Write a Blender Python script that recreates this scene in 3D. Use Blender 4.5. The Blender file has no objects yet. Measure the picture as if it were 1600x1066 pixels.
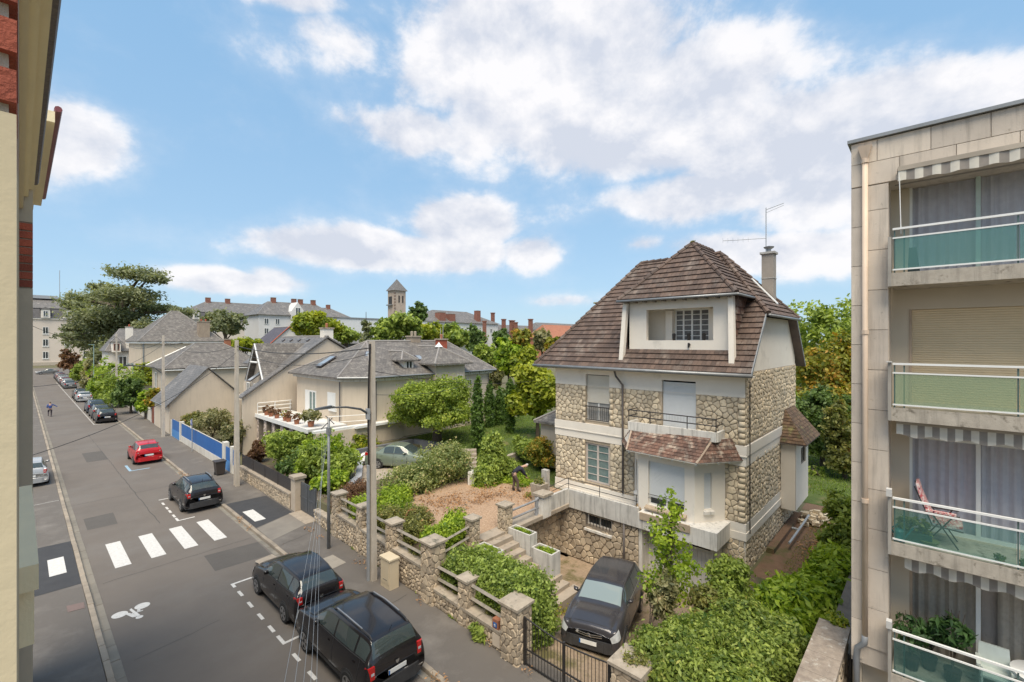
import bpy, math, random
import numpy as np
from mathutils import Vector, Matrix
R = math.radians
S = bpy.context.scene
COL = S.collection
# ------------------------------------------------------------------ camera
YAW = math.atan2(770, 711)                 # street direction is +Y, house fronts face -X
cam = bpy.data.cameras.new('camera'); camo = bpy.data.objects.new('camera', cam); COL.objects.link(camo)
cam.sensor_width = 36.0; cam.lens = 16.0; cam.clip_end = 6000; cam.clip_start = 0.05
camo.location = (0, 0, 9.0); camo.rotation_euler = (R(90), 0, -YAW)
S.camera = camo
# ------------------------------------------------------------------ light
SUN_EL, SUN_AZ = 62, 228                   # degrees, azimuth clockwise from +Y
w = bpy.data.worlds.new('World'); S.world = w; w.use_nodes = True
NT = w.node_tree; NT.nodes.clear()
def wn(t, **k):
    n = NT.nodes.new(t)
    for a, b in k.items(): setattr(n, a, b)
    return n
def wm(op, a, b=None, c=None, clamp=False):
    n = wn('ShaderNodeMath', operation=op, use_clamp=clamp)
    for i, v in enumerate((a, b, c)):
        if v is None: continue
        if isinstance(v, (int, float)): n.inputs[i].default_value = v
        else: NT.links.new(v, n.inputs[i])
    return n.outputs[0]
sky = wn('ShaderNodeTexSky', sky_type='NISHITA', sun_disc=False)
sky.sun_elevation = R(SUN_EL); sky.sun_rotation = R(SUN_AZ); sky.air_density = 1.0; sky.dust_density = 0.7; sky.ozone_density = 2.0
tc = wn('ShaderNodeTexCoord'); sep = wn('ShaderNodeSeparateXYZ'); NT.links.new(tc.outputs['Generated'], sep.inputs[0])
az = wm('ARCTAN2', sep.outputs[0], sep.outputs[1]); el = wm('ARCSINE', sep.outputs[2])
# cloud noise lives on a flat sheet high above the place, so clouds flatten towards the horizon
den = wm('ADD', wm('ABSOLUTE', sep.outputs[2]), 0.16)
comb = wn('ShaderNodeCombineXYZ')
NT.links.new(az, comb.inputs[0]); NT.links.new(wm('MULTIPLY', el, 1.35), comb.inputs[1])
n1 = wn('ShaderNodeTexNoise', noise_dimensions='3D'); n1.inputs['Scale'].default_value = 4.6; n1.inputs['Detail'].default_value = 9; n1.inputs['Roughness'].default_value = 0.6; n1.inputs['Distortion'].default_value = 0.1
NT.links.new(comb.outputs[0], n1.inputs['Vector'])
n2 = wn('ShaderNodeTexNoise', noise_dimensions='3D'); n2.inputs['Scale'].default_value = 5.0; n2.inputs['Detail'].default_value = 6; n2.inputs['Roughness'].default_value = 0.5
mp = wn('ShaderNodeMapping'); mp.inputs['Location'].default_value = (3.3, 0.16, 1.7); NT.links.new(comb.outputs[0], mp.inputs[0]); NT.links.new(mp.outputs[0], n2.inputs['Vector'])
def px_azel(px, py):
    a = (px-800)/711; x, y, z = math.sin(YAW)+a*math.cos(YAW), math.cos(YAW)-a*math.sin(YAW), (533-py)/711
    l = math.sqrt(x*x+y*y+z*z); return math.atan2(x, y), math.asin(z/l)
# the clouds standing over the town: centre (azimuth, elevation) from their bearing, half sizes in radians, weight
CL = [(850,90,.40,.115,1.0),(1080,130,.20,.10,1.0),(980,215,.34,.075,1.0),(1210,230,.17,.085,.95),(640,205,.15,.05,.8),(545,70,.10,.06,.8),(1300,285,.16,.10,.85),(1130,300,.28,.05,.8),
      (600,392,.30,.042,1.0),(1330,205,.13,.085,.9),(900,190,.34,.10,.95),(720,350,.13,.055,1.05),(830,395,.08,.045,.85),(370,440,.14,.026,.85),(420,432,.07,.03,.7),(105,215,.09,.06,.95),(1250,395,.20,.045,.85),
      (1130,385,.10,.03,.8),(1540,160,.15,.07,.95),(880,470,.10,.018,.55),(480,0,.2,.03,.6),(1000,380,.05,.02,.6)]
acc = None
for cx, cy, sa, se, wt in CL:
    a0, e0 = px_azel(cx, cy)
    da = wm('DIVIDE', wm('SUBTRACT', az, a0), sa); de = wm('DIVIDE', wm('SUBTRACT', el, e0), se)
    r2 = wm('ADD', wm('MULTIPLY', da, da), wm('MULTIPLY', de, de))
    g_ = wm('MULTIPLY', wm('EXPONENT', wm('MULTIPLY', r2, -0.75)), wt)
    acc = g_ if acc is None else wm('MAXIMUM', acc, g_)
# everywhere else: unseen clouds of the same kind, spread wider to whiten the light
n3 = wn('ShaderNodeTexNoise'); n3.inputs['Scale'].default_value = 1.3; n3.inputs['Detail'].default_value = 2; NT.links.new(comb.outputs[0], n3.inputs['Vector'])
inview = wm('MULTIPLY', wm('LESS_THAN', wm('ABSOLUTE', wm('SUBTRACT', az, YAW)), 0.95), wm('LESS_THAN', el, 0.72))
other = wm('MULTIPLY', wm('MULTIPLY', wm('SUBTRACT', n3.outputs[0], 0.38), 3.2, clamp=True), wm('SUBTRACT', 1.0, inview))
acc = wm('MAXIMUM', acc, wm('MULTIPLY', other, 0.8))
dens = wm('ADD', acc, wm('MULTIPLY', wm('SUBTRACT', n1.outputs[0], 0.5), 1.45))
mr = wn('ShaderNodeMapRange', interpolation_type='SMOOTHSTEP'); NT.links.new(dens, mr.inputs[0]); mr.inputs[1].default_value = 0.32; mr.inputs[2].default_value = 0.60
soft = wn('ShaderNodeMapRange', interpolation_type='SMOOTHSTEP'); NT.links.new(dens, soft.inputs[0]); soft.inputs[1].default_value = 0.05; soft.inputs[2].default_value = 0.75
cov = wm('ADD', wm('MULTIPLY', mr.outputs[0], 0.62), wm('MULTIPLY', soft.outputs[0], 0.33))
mr2 = wn('ShaderNodeMapRange', interpolation_type='SMOOTHSTEP'); NT.links.new(wm('ADD', wm('MULTIPLY', dens, 0.35), wm('MULTIPLY', n2.outputs[0], 1.0)), mr2.inputs[0]); mr2.inputs[1].default_value = 0.56; mr2.inputs[2].default_value = 0.92
mpu = wn('ShaderNodeMapping'); mpu.inputs['Location'].default_value = (0.02, 0.055, 0); NT.links.new(comb.outputs[0], mpu.inputs[0])
nu = wn('ShaderNodeTexNoise', noise_dimensions='3D'); nu.inputs['Scale'].default_value = 4.6; nu.inputs['Detail'].default_value = 7; nu.inputs['Roughness'].default_value = 0.6; nu.inputs['Distortion'].default_value = 0.1; NT.links.new(mpu.outputs[0], nu.inputs['Vector'])
lit = wm('MULTIPLY', wm('ADD', wm('SUBTRACT', nu.outputs[0], n1.outputs[0]), 0.02), 4.5)
cc = wn('ShaderNodeMix', data_type='RGBA'); NT.links.new(wm('ADD', wm('MULTIPLY', mr2.outputs[0], 0.7), lit, clamp=True), cc.inputs[0])
cc.inputs[6].default_value = (5.3, 5.2, 5.25, 1); cc.inputs[7].default_value = (3.6, 3.8, 4.3, 1)
hs = wn('ShaderNodeHueSaturation'); hs.inputs['Saturation'].default_value = 1.0; hs.inputs['Value'].default_value = 1.0; NT.links.new(sky.outputs[0], hs.inputs['Color'])
SKYMIX = wn('ShaderNodeMix', data_type='RGBA'); SKYMIX.inputs[0].default_value = 0.8
NT.links.new(hs.outputs[0], SKYMIX.inputs[6]); 
grd = wn('ShaderNodeMix', data_type='RGBA'); NT.links.new(wm('POWER', wm('MAXIMUM', sep.outputs[2], 0.0), 0.55), grd.inputs[0])
grd.inputs[6].default_value = (2.65, 3.7, 4.5, 1); grd.inputs[7].default_value = (1.15, 2.55, 4.35, 1); NT.links.new(grd.outputs[2], SKYMIX.inputs[7])
fin = wn('ShaderNodeMix', data_type='RGBA'); NT.links.new(cov, fin.inputs[0]); NT.links.new(SKYMIX.outputs[2], fin.inputs[6]); NT.links.new(cc.outputs[2], fin.inputs[7])
bg = wn('ShaderNodeBackground'); bg.inputs['Strength'].default_value = 0.10; NT.links.new(fin.outputs[2], bg.inputs['Color'])
wo = wn('ShaderNodeOutputWorld'); NT.links.new(bg.outputs[0], wo.inputs[0])
sl = bpy.data.lights.new('sun', 'SUN'); sl.energy = 2.6; sl.angle = R(42); sl.color = (1.0, 0.89, 0.72)
so = bpy.data.objects.new('sun', sl); COL.objects.link(so)
sd = Vector((math.sin(R(SUN_AZ))*math.cos(R(SUN_EL)), math.cos(R(SUN_AZ))*math.cos(R(SUN_EL)), math.sin(R(SUN_EL))))
so.rotation_euler = sd.to_track_quat('Z', 'Y').to_euler()
S.view_settings.view_transform = 'Standard'; S.view_settings.look = 'None'; S.view_settings.gamma = 1; S.view_settings.use_curve_mapping = False
S.view_settings.exposure = 0.95
# ------------------------------------------------------------------ helpers
def ray(px, py):
    a = (px-800)/711; return (math.sin(YAW)+a*math.cos(YAW), math.cos(YAW)-a*math.sin(YAW), -(py-533)/711)
def G(px, py, z=0.0):
    r = ray(px, py); t = (z-9)/r[2]; return (r[0]*t, r[1]*t)
def onX(px, py, X):
    r = ray(px, py); t = X/r[0]; return (X, r[1]*t, 9+r[2]*t)
def onY(px, py, Y):
    r = ray(px, py); t = Y/r[1]; return (r[0]*t, Y, 9+r[2]*t)
def srgb(h):
    return tuple(((c/255)/12.92 if c/255 <= .04045 else ((c/255+.055)/1.055)**2.4) for c in h)
MATS = {}
def mat(name, col, col2=None, rough=.8, sc=1.5, amt=.5, bump=0, bsc=30, tint=0, metal=0, pattern=None, trans=0, col3=None, sc3=.6, lo3=.55, hi3=.7, spec=.5, coat=0, streak=0, coord='pos', psc=(1,1), pcol=None):
    """procedural material: two tone noise, optional blotches (col3), vertical streaks, per piece tint, brick or wave pattern in metres"""
    if name in MATS: return MATS[name]
    m = bpy.data.materials.new(name); m.use_nodes = True; nt = m.node_tree; N = nt.nodes; L = nt.links
    b = N['Principled BSDF']; b.inputs['Roughness'].default_value = rough; b.inputs['Metallic'].default_value = metal
    b.inputs['Specular IOR Level'].default_value = spec; b.inputs['Coat Weight'].default_value = coat
    if coord == 'obj': src = N.new('ShaderNodeTexCoord').outputs['Object']
    else: src = N.new('ShaderNodeNewGeometry').outputs['Position']
    def mixc(f, a, c, blend='MIX'):
        x = N.new('ShaderNodeMix'); x.data_type = 'RGBA'; x.blend_type = blend
        for i, v in ((0, f), (6, a), (7, c)):
            if isinstance(v, (int, float)): x.inputs[i].default_value = v
            elif isinstance(v, tuple): x.inputs[i].default_value = (*v[:3], 1)
            else: L.new(v, x.inputs[i])
        return x.outputs[2]
    def noise(s, d=4, v=None, r=.6):
        n = N.new('ShaderNodeTexNoise'); n.inputs['Scale'].default_value = s; n.inputs['Detail'].default_value = d; n.inputs['Roughness'].default_value = r
        L.new(v if v is not None else src, n.inputs['Vector']); return n.outputs[0]
    def mrange(v, a, c, lo=0., hi=1.):
        n = N.new('ShaderNodeMapRange'); L.new(v, n.inputs[0]); n.inputs[1].default_value = a; n.inputs[2].default_value = c; n.inputs[3].default_value = lo; n.inputs[4].default_value = hi; return n.outputs[0]
    def math_(op, a, c):
        n = N.new('ShaderNodeMath'); n.operation = op
        for i, v in ((0, a), (1, c)):
            if isinstance(v, (int, float)): n.inputs[i].default_value = v
            else: L.new(v, n.inputs[i])
        return n.outputs[0]
    c2 = col2 if col2 else tuple(x*.78 for x in col)
    out = mixc(mrange(noise(sc, 5), .5-.5*amt*.55, .5+.5*amt*.55), col, c2)
    if col3: out = mixc(mrange(noise(sc3, 6, r=.68), lo3, hi3), out, col3)
    if streak:
        mp = N.new('ShaderNodeMapping'); mp.inputs['Scale'].default_value = (3.2, 3.2, .28); L.new(src, mp.inputs[0])
        out = mixc(math_('MULTIPLY', mrange(noise(2.2, 5, mp.outputs[0], .65), .5, .72), streak), out, tuple(x*.42 for x in col))
    if tint:
        at = N.new('ShaderNodeAttribute'); at.attribute_name = 'tint'
        out = mixc(1.0, out, mixc(at.outputs['Fac'], (1-tint, 1-tint, 1-tint), (1+tint*.8, 1+tint*.75, 1+tint*.6)), 'MULTIPLY')
    hgt = None
    if pattern == 'brick':
        uv = N.new('ShaderNodeUVMap').outputs[0]
        br = N.new('ShaderNodeTexBrick'); L.new(uv, br.inputs[0]); br.inputs['Scale'].default_value = 1.0; br.inputs['Brick Width'].default_value = psc[0]; br.inputs['Row Height'].default_value = psc[1]
        br.inputs['Mortar Size'].default_value = min(psc)*.07; br.inputs['Color1'].default_value = (.78, .78, .78, 1); br.inputs['Color2'].default_value = (1.15, 1.15, 1.15, 1); br.inputs['Mortar'].default_value = (*(pcol or (.55, .55, .55)), 1)
        out = mixc(1.0, out, br.outputs[0], 'MULTIPLY'); hgt = br.outputs['Fac']
    L.new(out, b.inputs['Base Color'])
    if bump:
        bp = N.new('ShaderNodeBump'); bp.inputs['Strength'].default_value = bump; bp.inputs['Distance'].default_value = .02
        h = noise(bsc, 4)
        if hgt is not None: h = math_('SUBTRACT', math_('MULTIPLY', h, .6), hgt)
        L.new(h, bp.inputs['Height']); L.new(bp.outputs[0], b.inputs['Normal'])
    if trans:
        tr = N.new('ShaderNodeBsdfTranslucent'); L.new(mixc(1.0, out, (1.15, 1.25, .6), 'MULTIPLY'), tr.inputs[0])
        ms = N.new('ShaderNodeMixShader'); ms.inputs[0].default_value = trans; L.new(b.outputs[0], ms.inputs[1]); L.new(tr.outputs[0], ms.inputs[2])
        L.new(ms.outputs[0], N['Material Output'].inputs[0])
    MATS[name] = m; return m
def leafmat(name, dark, light, autumn=None, af=.75):
    """leaf colour chosen by the leaf's own tint number; autumn tone for the topmost numbers"""
    if name in MATS: return MATS[name]
    m = bpy.data.materials.new(name); m.use_nodes = True; nt = m.node_tree; N = nt.nodes; L = nt.links; b = N['Principled BSDF']
    at = N.new('ShaderNodeAttribute'); at.attribute_name = 'tint'
    cr = N.new('ShaderNodeValToRGB'); e = cr.color_ramp.elements; e[0].color = (*dark, 1); e[0].position = .05; e[1].color = (*light, 1); e[1].position = .8 if autumn is None else af-.05
    if autumn is not None: x = e.new(min(.99, af+.12)); x.color = (*autumn, 1)
    L.new(at.outputs['Fac'], cr.inputs[0]); L.new(cr.outputs[0], b.inputs['Base Color']); b.inputs['Roughness'].default_value = .5; b.inputs['Specular IOR Level'].default_value = .35
    tr = N.new('ShaderNodeBsdfTranslucent'); mx = N.new('ShaderNodeMix'); mx.data_type = 'RGBA'; mx.blend_type = 'MULTIPLY'; mx.inputs[0].default_value = 1; L.new(cr.outputs[0], mx.inputs[6]); mx.inputs[7].default_value = (1.5, 1.5, .7, 1); L.new(mx.outputs[2], tr.inputs[0])
    ms = N.new('ShaderNodeMixShader'); ms.inputs[0].default_value = .38; L.new(b.outputs[0], ms.inputs[1]); L.new(tr.outputs[0], ms.inputs[2]); L.new(ms.outputs[0], N['Material Output'].inputs[0])
    MATS[name] = m; return m
def glassmat(name, col, alpha, rough=.03):
    if name in MATS: return MATS[name]
    m = bpy.data.materials.new(name); m.use_nodes = True; nt = m.node_tree; N = nt.nodes; L = nt.links; b = N['Principled BSDF']
    b.inputs['Base Color'].default_value = (*col, 1); b.inputs['Roughness'].default_value = rough; b.inputs['Specular IOR Level'].default_value = .6
    tr = N.new('ShaderNodeBsdfTransparent'); mxc = max(col); tr.inputs[0].default_value = tuple(1-(1-c/mxc)*(.22 if mxc > .05 else 0) for c in col)+(1,)
    ms = N.new('ShaderNodeMixShader'); ms.inputs[0].default_value = alpha; L.new(tr.outputs[0], ms.inputs[1]); L.new(b.outputs[0], ms.inputs[2]); L.new(ms.outputs[0], N['Material Output'].inputs[0])
    MATS[name] = m; return m
ORG = {}
def tag(o, label=None, cat=None, group=None, kind=None):
    if label: o['label'] = label
    if cat: o['category'] = cat
    if group: o['group'] = group
    if kind: o['kind'] = kind
    return o
def thing(name, label, cat, loc=(0, 0, 0), group=None, rz=0):
    o = bpy.data.objects.new(name, None); COL.objects.link(o); o.empty_display_size = .2
    o.location = loc; o.rotation_euler = (0, 0, rz); ORG[o.name] = Vector(loc); tag(o, label, cat, group); return o
def org(p):
    return ORG.get(p.name, Vector((0, 0, 0))) if p else Vector((0, 0, 0))
def clip(poly, a, b, c):
    """keep the side a*x+b*y<=c of a 2-D polygon"""
    out = []
    n = len(poly)
    for i in range(n):
        p, q = poly[i], poly[(i+1) % n]; dp = a*p[0]+b*p[1]-c; dq = a*q[0]+b*q[1]-c
        if dp <= 0: out.append(p)
        if (dp < 0 < dq) or (dq < 0 < dp):
            t = dp/(dp-dq); out.append((p[0]+t*(q[0]-p[0]), p[1]+t*(q[1]-p[1])))
    return out
def area(p): return .5*sum(p[i][0]*p[(i+1) % len(p)][1]-p[(i+1) % len(p)][0]*p[i][1] for i in range(len(p)))
class MB:
    def __init__(s): s.v = []; s.f = []; s.t = []
    def add(s, vs, fs, t=.5):
        o = len(s.v); s.v += [tuple(x) for x in vs]; s.f += [tuple(i+o for i in f) for f in fs]; s.t += [t]*len(fs); return s
    def box(s, x0, x1, y0, y1, z0, z1, t=.5):
        if x0 > x1: x0, x1 = x1, x0
        if y0 > y1: y0, y1 = y1, y0
        if z0 > z1: z0, z1 = z1, z0
        return s.add([(x0,y0,z0),(x1,y0,z0),(x1,y1,z0),(x0,y1,z0),(x0,y0,z1),(x1,y0,z1),(x1,y1,z1),(x0,y1,z1)],
                     [(0,3,2,1),(4,5,6,7),(0,1,5,4),(1,2,6,5),(2,3,7,6),(3,0,4,7)], t)
    def obox(s, c, sx, sy, z0, z1, rz, t=.5):
        ca, sa = math.cos(rz), math.sin(rz); P = []
        for z in (z0, z1):
            for x, y in ((-sx/2,-sy/2),(sx/2,-sy/2),(sx/2,sy/2),(-sx/2,sy/2)): P.append((c[0]+x*ca-y*sa, c[1]+x*sa+y*ca, z))
        return s.add(P, [(0,3,2,1),(4,5,6,7),(0,1,5,4),(1,2,6,5),(2,3,7,6),(3,0,4,7)], t)
    def poly(s, pts, t=.5): return s.add(pts, [tuple(range(len(pts)))], t)
    def prism(s, poly, z0, z1, t=.5):
        if area(poly) < 0: poly = poly[::-1]
        n = len(poly); zf0 = z0 if callable(z0) else (lambda x, y: z0); zf1 = z1 if callable(z1) else (lambda x, y: z1)
        vs = [(x, y, zf0(x, y)) for x, y in poly]+[(x, y, zf1(x, y)) for x, y in poly]
        return s.add(vs, [tuple(range(n))[::-1], tuple(range(n, 2*n))]+[(i, (i+1) % n, n+(i+1) % n, n+i) for i in range(n)], t)
    def ext(s, pts, d, t=.5):
        """extrude a planar 3-D polygon by vector d (both caps)"""
        n = len(pts); return s.add([tuple(p) for p in pts]+[(p[0]+d[0], p[1]+d[1], p[2]+d[2]) for p in pts], [tuple(range(n)), tuple(range(n, 2*n))[::-1]]+[(i, n+i, n+(i+1) % n, (i+1) % n) for i in range(n)], t)
    def tube(s, pts, r, n=6, t=.5, cap=True):
        pts = [Vector(p) for p in pts]; m = len(pts); rr = r if isinstance(r, (list, tuple)) else [r]*m; o = len(s.v)
        pu = None
        for i, p in enumerate(pts):
            d = (pts[min(i+1, m-1)]-pts[max(i-1, 0)]).normalized()
            u = d.cross(Vector((0, 0, 1)) if abs(d.z) < .95 else Vector((1, 0, 0))).normalized() if pu is None else (pu-d*pu.dot(d)).normalized()
            pu = u; v = d.cross(u)
            for k in range(n):
                a = 2*math.pi*k/n; q = p+(u*math.cos(a)+v*math.sin(a))*rr[i]; s.v.append((q.x, q.y, q.z))
        for i in range(m-1):
            for k in range(n): s.f.append((o+i*n+k, o+(i+1)*n+k, o+(i+1)*n+(k+1) % n, o+i*n+(k+1) % n)); s.t.append(t)
        if cap: s.f.append(tuple(o+k for k in range(n))); s.f.append(tuple(o+(m-1)*n+k for k in range(n))[::-1]); s.t += [t, t]
        return s
    def lathe(s, c, prof, n=12, t=.5):
        o = len(s.v)
        for r, z in prof:
            for k in range(n): a = 2*math.pi*k/n; s.v.append((c[0]+r*math.cos(a), c[1]+r*math.sin(a), c[2]+z))
        for i in range(len(prof)-1):
            for k in range(n): s.f.append((o+i*n+k, o+i*n+(k+1) % n, o+(i+1)*n+(k+1) % n, o+(i+1)*n+k)); s.t.append(t)
        s.f.append(tuple(o+k for k in range(n))[::-1]); s.f.append(tuple(o+(len(prof)-1)*n+k for k in range(n))); s.t += [t, t]
        return s
    def build(s, name, m, parent=None, kind=None, label=None, smooth=False, rot=None):
        me = bpy.data.meshes.new(name); og = org(parent)
        me.from_pydata([(x-og.x, y-og.y, z-og.z) for x, y, z in s.v] if parent else s.v, [], s.f)
        at = me.attributes.new('tint', 'FLOAT', 'FACE'); at.data.foreach_set('value', s.t)
        uv(me)
        if smooth: me.polygons.foreach_set('use_smooth', [True]*len(me.polygons))
        me.materials.append(m); o = bpy.data.objects.new(name, me); COL.objects.link(o)
        if parent: o.parent = parent; ORG[o.name] = og
        if kind: o['kind'] = kind
        if label: o['label'] = label
        return o
def uv(me):
    n = len(me.loops)
    if not n: return
    co = np.empty(len(me.vertices)*3); me.vertices.foreach_get('co', co); co = co.reshape(-1, 3)
    vi = np.empty(n, int); me.loops.foreach_get('vertex_index', vi)
    no = np.empty(len(me.polygons)*3); me.polygons.foreach_get('normal', no); no = no.reshape(-1, 3)
    lt = np.empty(len(me.polygons), int); me.polygons.foreach_get('loop_total', lt)
    nn = np.repeat(no, lt, 0); u = np.stack([-nn[:, 1], nn[:, 0], np.zeros(n)], 1); l = np.linalg.norm(u, axis=1); fl = l < .05
    u[fl] = (1, 0, 0); l[fl] = 1; u /= l[:, None]; v = np.cross(nn, u); p = co[vi]
    lay = me.uv_layers.new(name='UVMap'); lay.data.foreach_set('uv', np.stack([(p*u).sum(1), (p*v).sum(1)], 1).ravel())
def pieces(lst, name, stuffname, m, parent, limit, smooth=False):
    """lst of (verts, faces, tint); the `limit` that show largest become objects, the rest one stuff mesh"""
    def key(q):
        c = np.mean(np.array(q[0]), 0); d = math.sin(YAW)*c[0]+math.cos(YAW)*c[1]; l = math.cos(YAW)*c[0]-math.sin(YAW)*c[1]
        return 1e9 if d < .5 or abs(l/d) > 1.13 or abs((c[2]-9)/d) > .77 else d
    lst = sorted(lst, key=key)
    for v, f, t in lst[:limit]: MB().add(v, f, t).build(name, m, parent, smooth=smooth)
    if len(lst) > limit:
        b = MB()
        for v, f, t in lst[limit:]: b.add(v, f, t)
        b.build(stuffname, m, parent, kind='stuff', smooth=smooth)
def stones(u0, u1, v0, v1, size, P, holes=(), seed=1, depth=.035, gap=.018, asp=1.25, out=None):
    """rubble stones: clipped Voronoi cells on a wall face; P(u,v,w) maps to the place, w outward"""
    rnd = random.Random(seed); out = [] if out is None else out
    nx = max(1, round((u1-u0)/(size*asp))); ny = max(1, round((v1-v0)/size)); dx = (u1-u0)/nx; dy = (v1-v0)/ny; seeds = {}
    for j in range(-1, ny+1):
        for i in range(-1, nx+1):
            seeds[i, j] = (u0+(i+.5+(.5 if j % 2 else 0)*.9-.22+rnd.uniform(-.42, .42))*dx, v0+(j+.5+rnd.uniform(-.40, .40))*dy)
    for (i, j), (x, y) in seeds.items():
        if any(h[0] <= x <= h[1] and h[2] <= y <= h[3] for h in holes): continue
        p = [(max(u0, x-2*dx), max(v0, y-2*dy)), (min(u1, x+2*dx), max(v0, y-2*dy)), (min(u1, x+2*dx), min(v1, y+2*dy)), (max(u0, x-2*dx), min(v1, y+2*dy))]
        if p[0][0] >= p[1][0] or p[0][1] >= p[2][1]: continue
        for a in (-2, -1, 0, 1, 2):
            for b in (-2, -1, 0, 1, 2):
                q = seeds.get((i+a, j+b))
                if q is None or (a == 0 and b == 0) or len(p) < 3: continue
                nx_, ny_ = q[0]-x, q[1]-y; l = math.hypot(nx_, ny_) or 1; nx_ /= l; ny_ /= l
                p = clip(p, nx_, ny_, nx_*(x+q[0])/2+ny_*(y+q[1])/2-gap/2)
        for h in holes:
            if len(p) < 3: break
            if not (max(k[0] for k in p) > h[0] and min(k[0] for k in p) < h[1] and max(k[1] for k in p) > h[2] and min(k[1] for k in p) < h[3]): continue
            e = [(h[0]-x, (1, 0, h[0])), (x-h[1], (-1, 0, -h[1])), (h[2]-y, (0, 1, h[2])), (y-h[3], (0, -1, -h[3]))]
            p = clip(p, *max(e, key=lambda k: k[0])[1])
        if len(p) < 3 or abs(area(p)) < size*size*.08: continue
        # round the corners a little: cut every vertex
        q = []
        n = len(p)
        for k in range(n):
            a, b, c = p[k-1], p[k], p[(k+1) % n]
            q += [(b[0]+(a[0]-b[0])*.17, b[1]+(a[1]-b[1])*.17), (b[0]+(c[0]-b[0])*.17, b[1]+(c[1]-b[1])*.17)]
        n = len(q); cx = sum(k[0] for k in q)/n; cy = sum(k[1] for k in q)/n; d = depth*rnd.uniform(.6, 1.25); tx, ty = rnd.uniform(-.12, .12), rnd.uniform(-.12, .12)
        vs = [P(a, b, 0) for a, b in q]+[P(cx+(a-cx)*.93, cy+(b-cy)*.93, d*.7) for a, b in q]+[P(cx+(a-cx)*.76, cy+(b-cy)*.76, d+(a-cx)*tx*.6+(b-cy)*ty*.6) for a, b in q]
        fs = [(k, (k+1) % n, n+(k+1) % n, n+k) for k in range(n)]+[(n+k, n+(k+1) % n, 2*n+(k+1) % n, 2*n+k) for k in range(n)]+[tuple(range(2*n, 3*n))]
        out.append((vs, fs, rnd.random()))
    return out
def fixn(lst, outward):
    """flip pieces whose last face looks away from `outward`"""
    r = []
    for v, f, t in lst:
        g = f[-1]; a, b, c = Vector(v[g[0]]), Vector(v[g[len(g)//3]]), Vector(v[g[2*len(g)//3]])
        if (b-a).cross(c-a).dot(Vector(outward)) < 0: f = [k[::-1] for k in f]
        r.append((v, f, t))
    return r
def tiles(O, U, V, poly, tw, th, seed=1, thick=.035, out=None, jit=.006):
    """roof tiles on a plane: O origin, U along the eave, V up the slope (unit), poly convex in (u,v)"""
    rnd = random.Random(seed); out = [] if out is None else out; O, U, V = Vector(O), Vector(U), Vector(V); W = U.cross(V).normalized()
    if W.z < 0: W = -W
    if area(poly) < 0: poly = poly[::-1]
    us = [p[0] for p in poly]; vs_ = [p[1] for p in poly]; j = 0; v = min(vs_)
    while v < max(vs_):
        u = min(us)-(tw/2 if j % 2 else 0)-.01
        while u < max(us):
            q = [(u+.004, v), (u+tw-.004, v), (u+tw-.004, v+th), (u+.004, v+th)]
            for k in range(len(poly)):
                a, b = poly[k], poly[(k+1) % len(poly)]; nx, ny = b[1]-a[1], a[0]-b[0]
                q = clip(q, nx, ny, nx*a[0]+ny*a[1])
                if len(q) < 3: break
            if len(q) >= 3 and abs(area(q)) > 1e-3:
                n = len(q); h = thick+rnd.uniform(-jit, jit); vs = []
                for a, b in q: vs.append(O+U*a+V*b)
                for a, b in q: vs.append(O+U*a+V*b+W*(h*(1-(b-v)/th)+.006))
                out.append(([tuple(x) for x in vs], [(k, (k+1) % n, n+(k+1) % n, n+k) for k in range(n)]+[tuple(range(n, 2*n))], rnd.random()))
            u += tw
        v += th; j += 1
    return out
def plane_tiles(pts, tw, th, seed=1, thick=.035, out=None):
    """tile a planar 3-D polygon whose first edge is the eave"""
    p = [Vector(x) for x in pts]; U = (p[1]-p[0]).normalized(); nrm = None
    for k in range(2, len(p)):
        nrm = U.cross(p[k]-p[0])
        if nrm.length > 1e-3: break
    nrm.normalize(); V = nrm.cross(U)
    if V.z < 0: V = -V
    poly = [((x-p[0]).dot(U), (x-p[0]).dot(V)) for x in p]
    return tiles(p[0], U, V, poly, tw, th, seed, thick, out)
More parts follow.
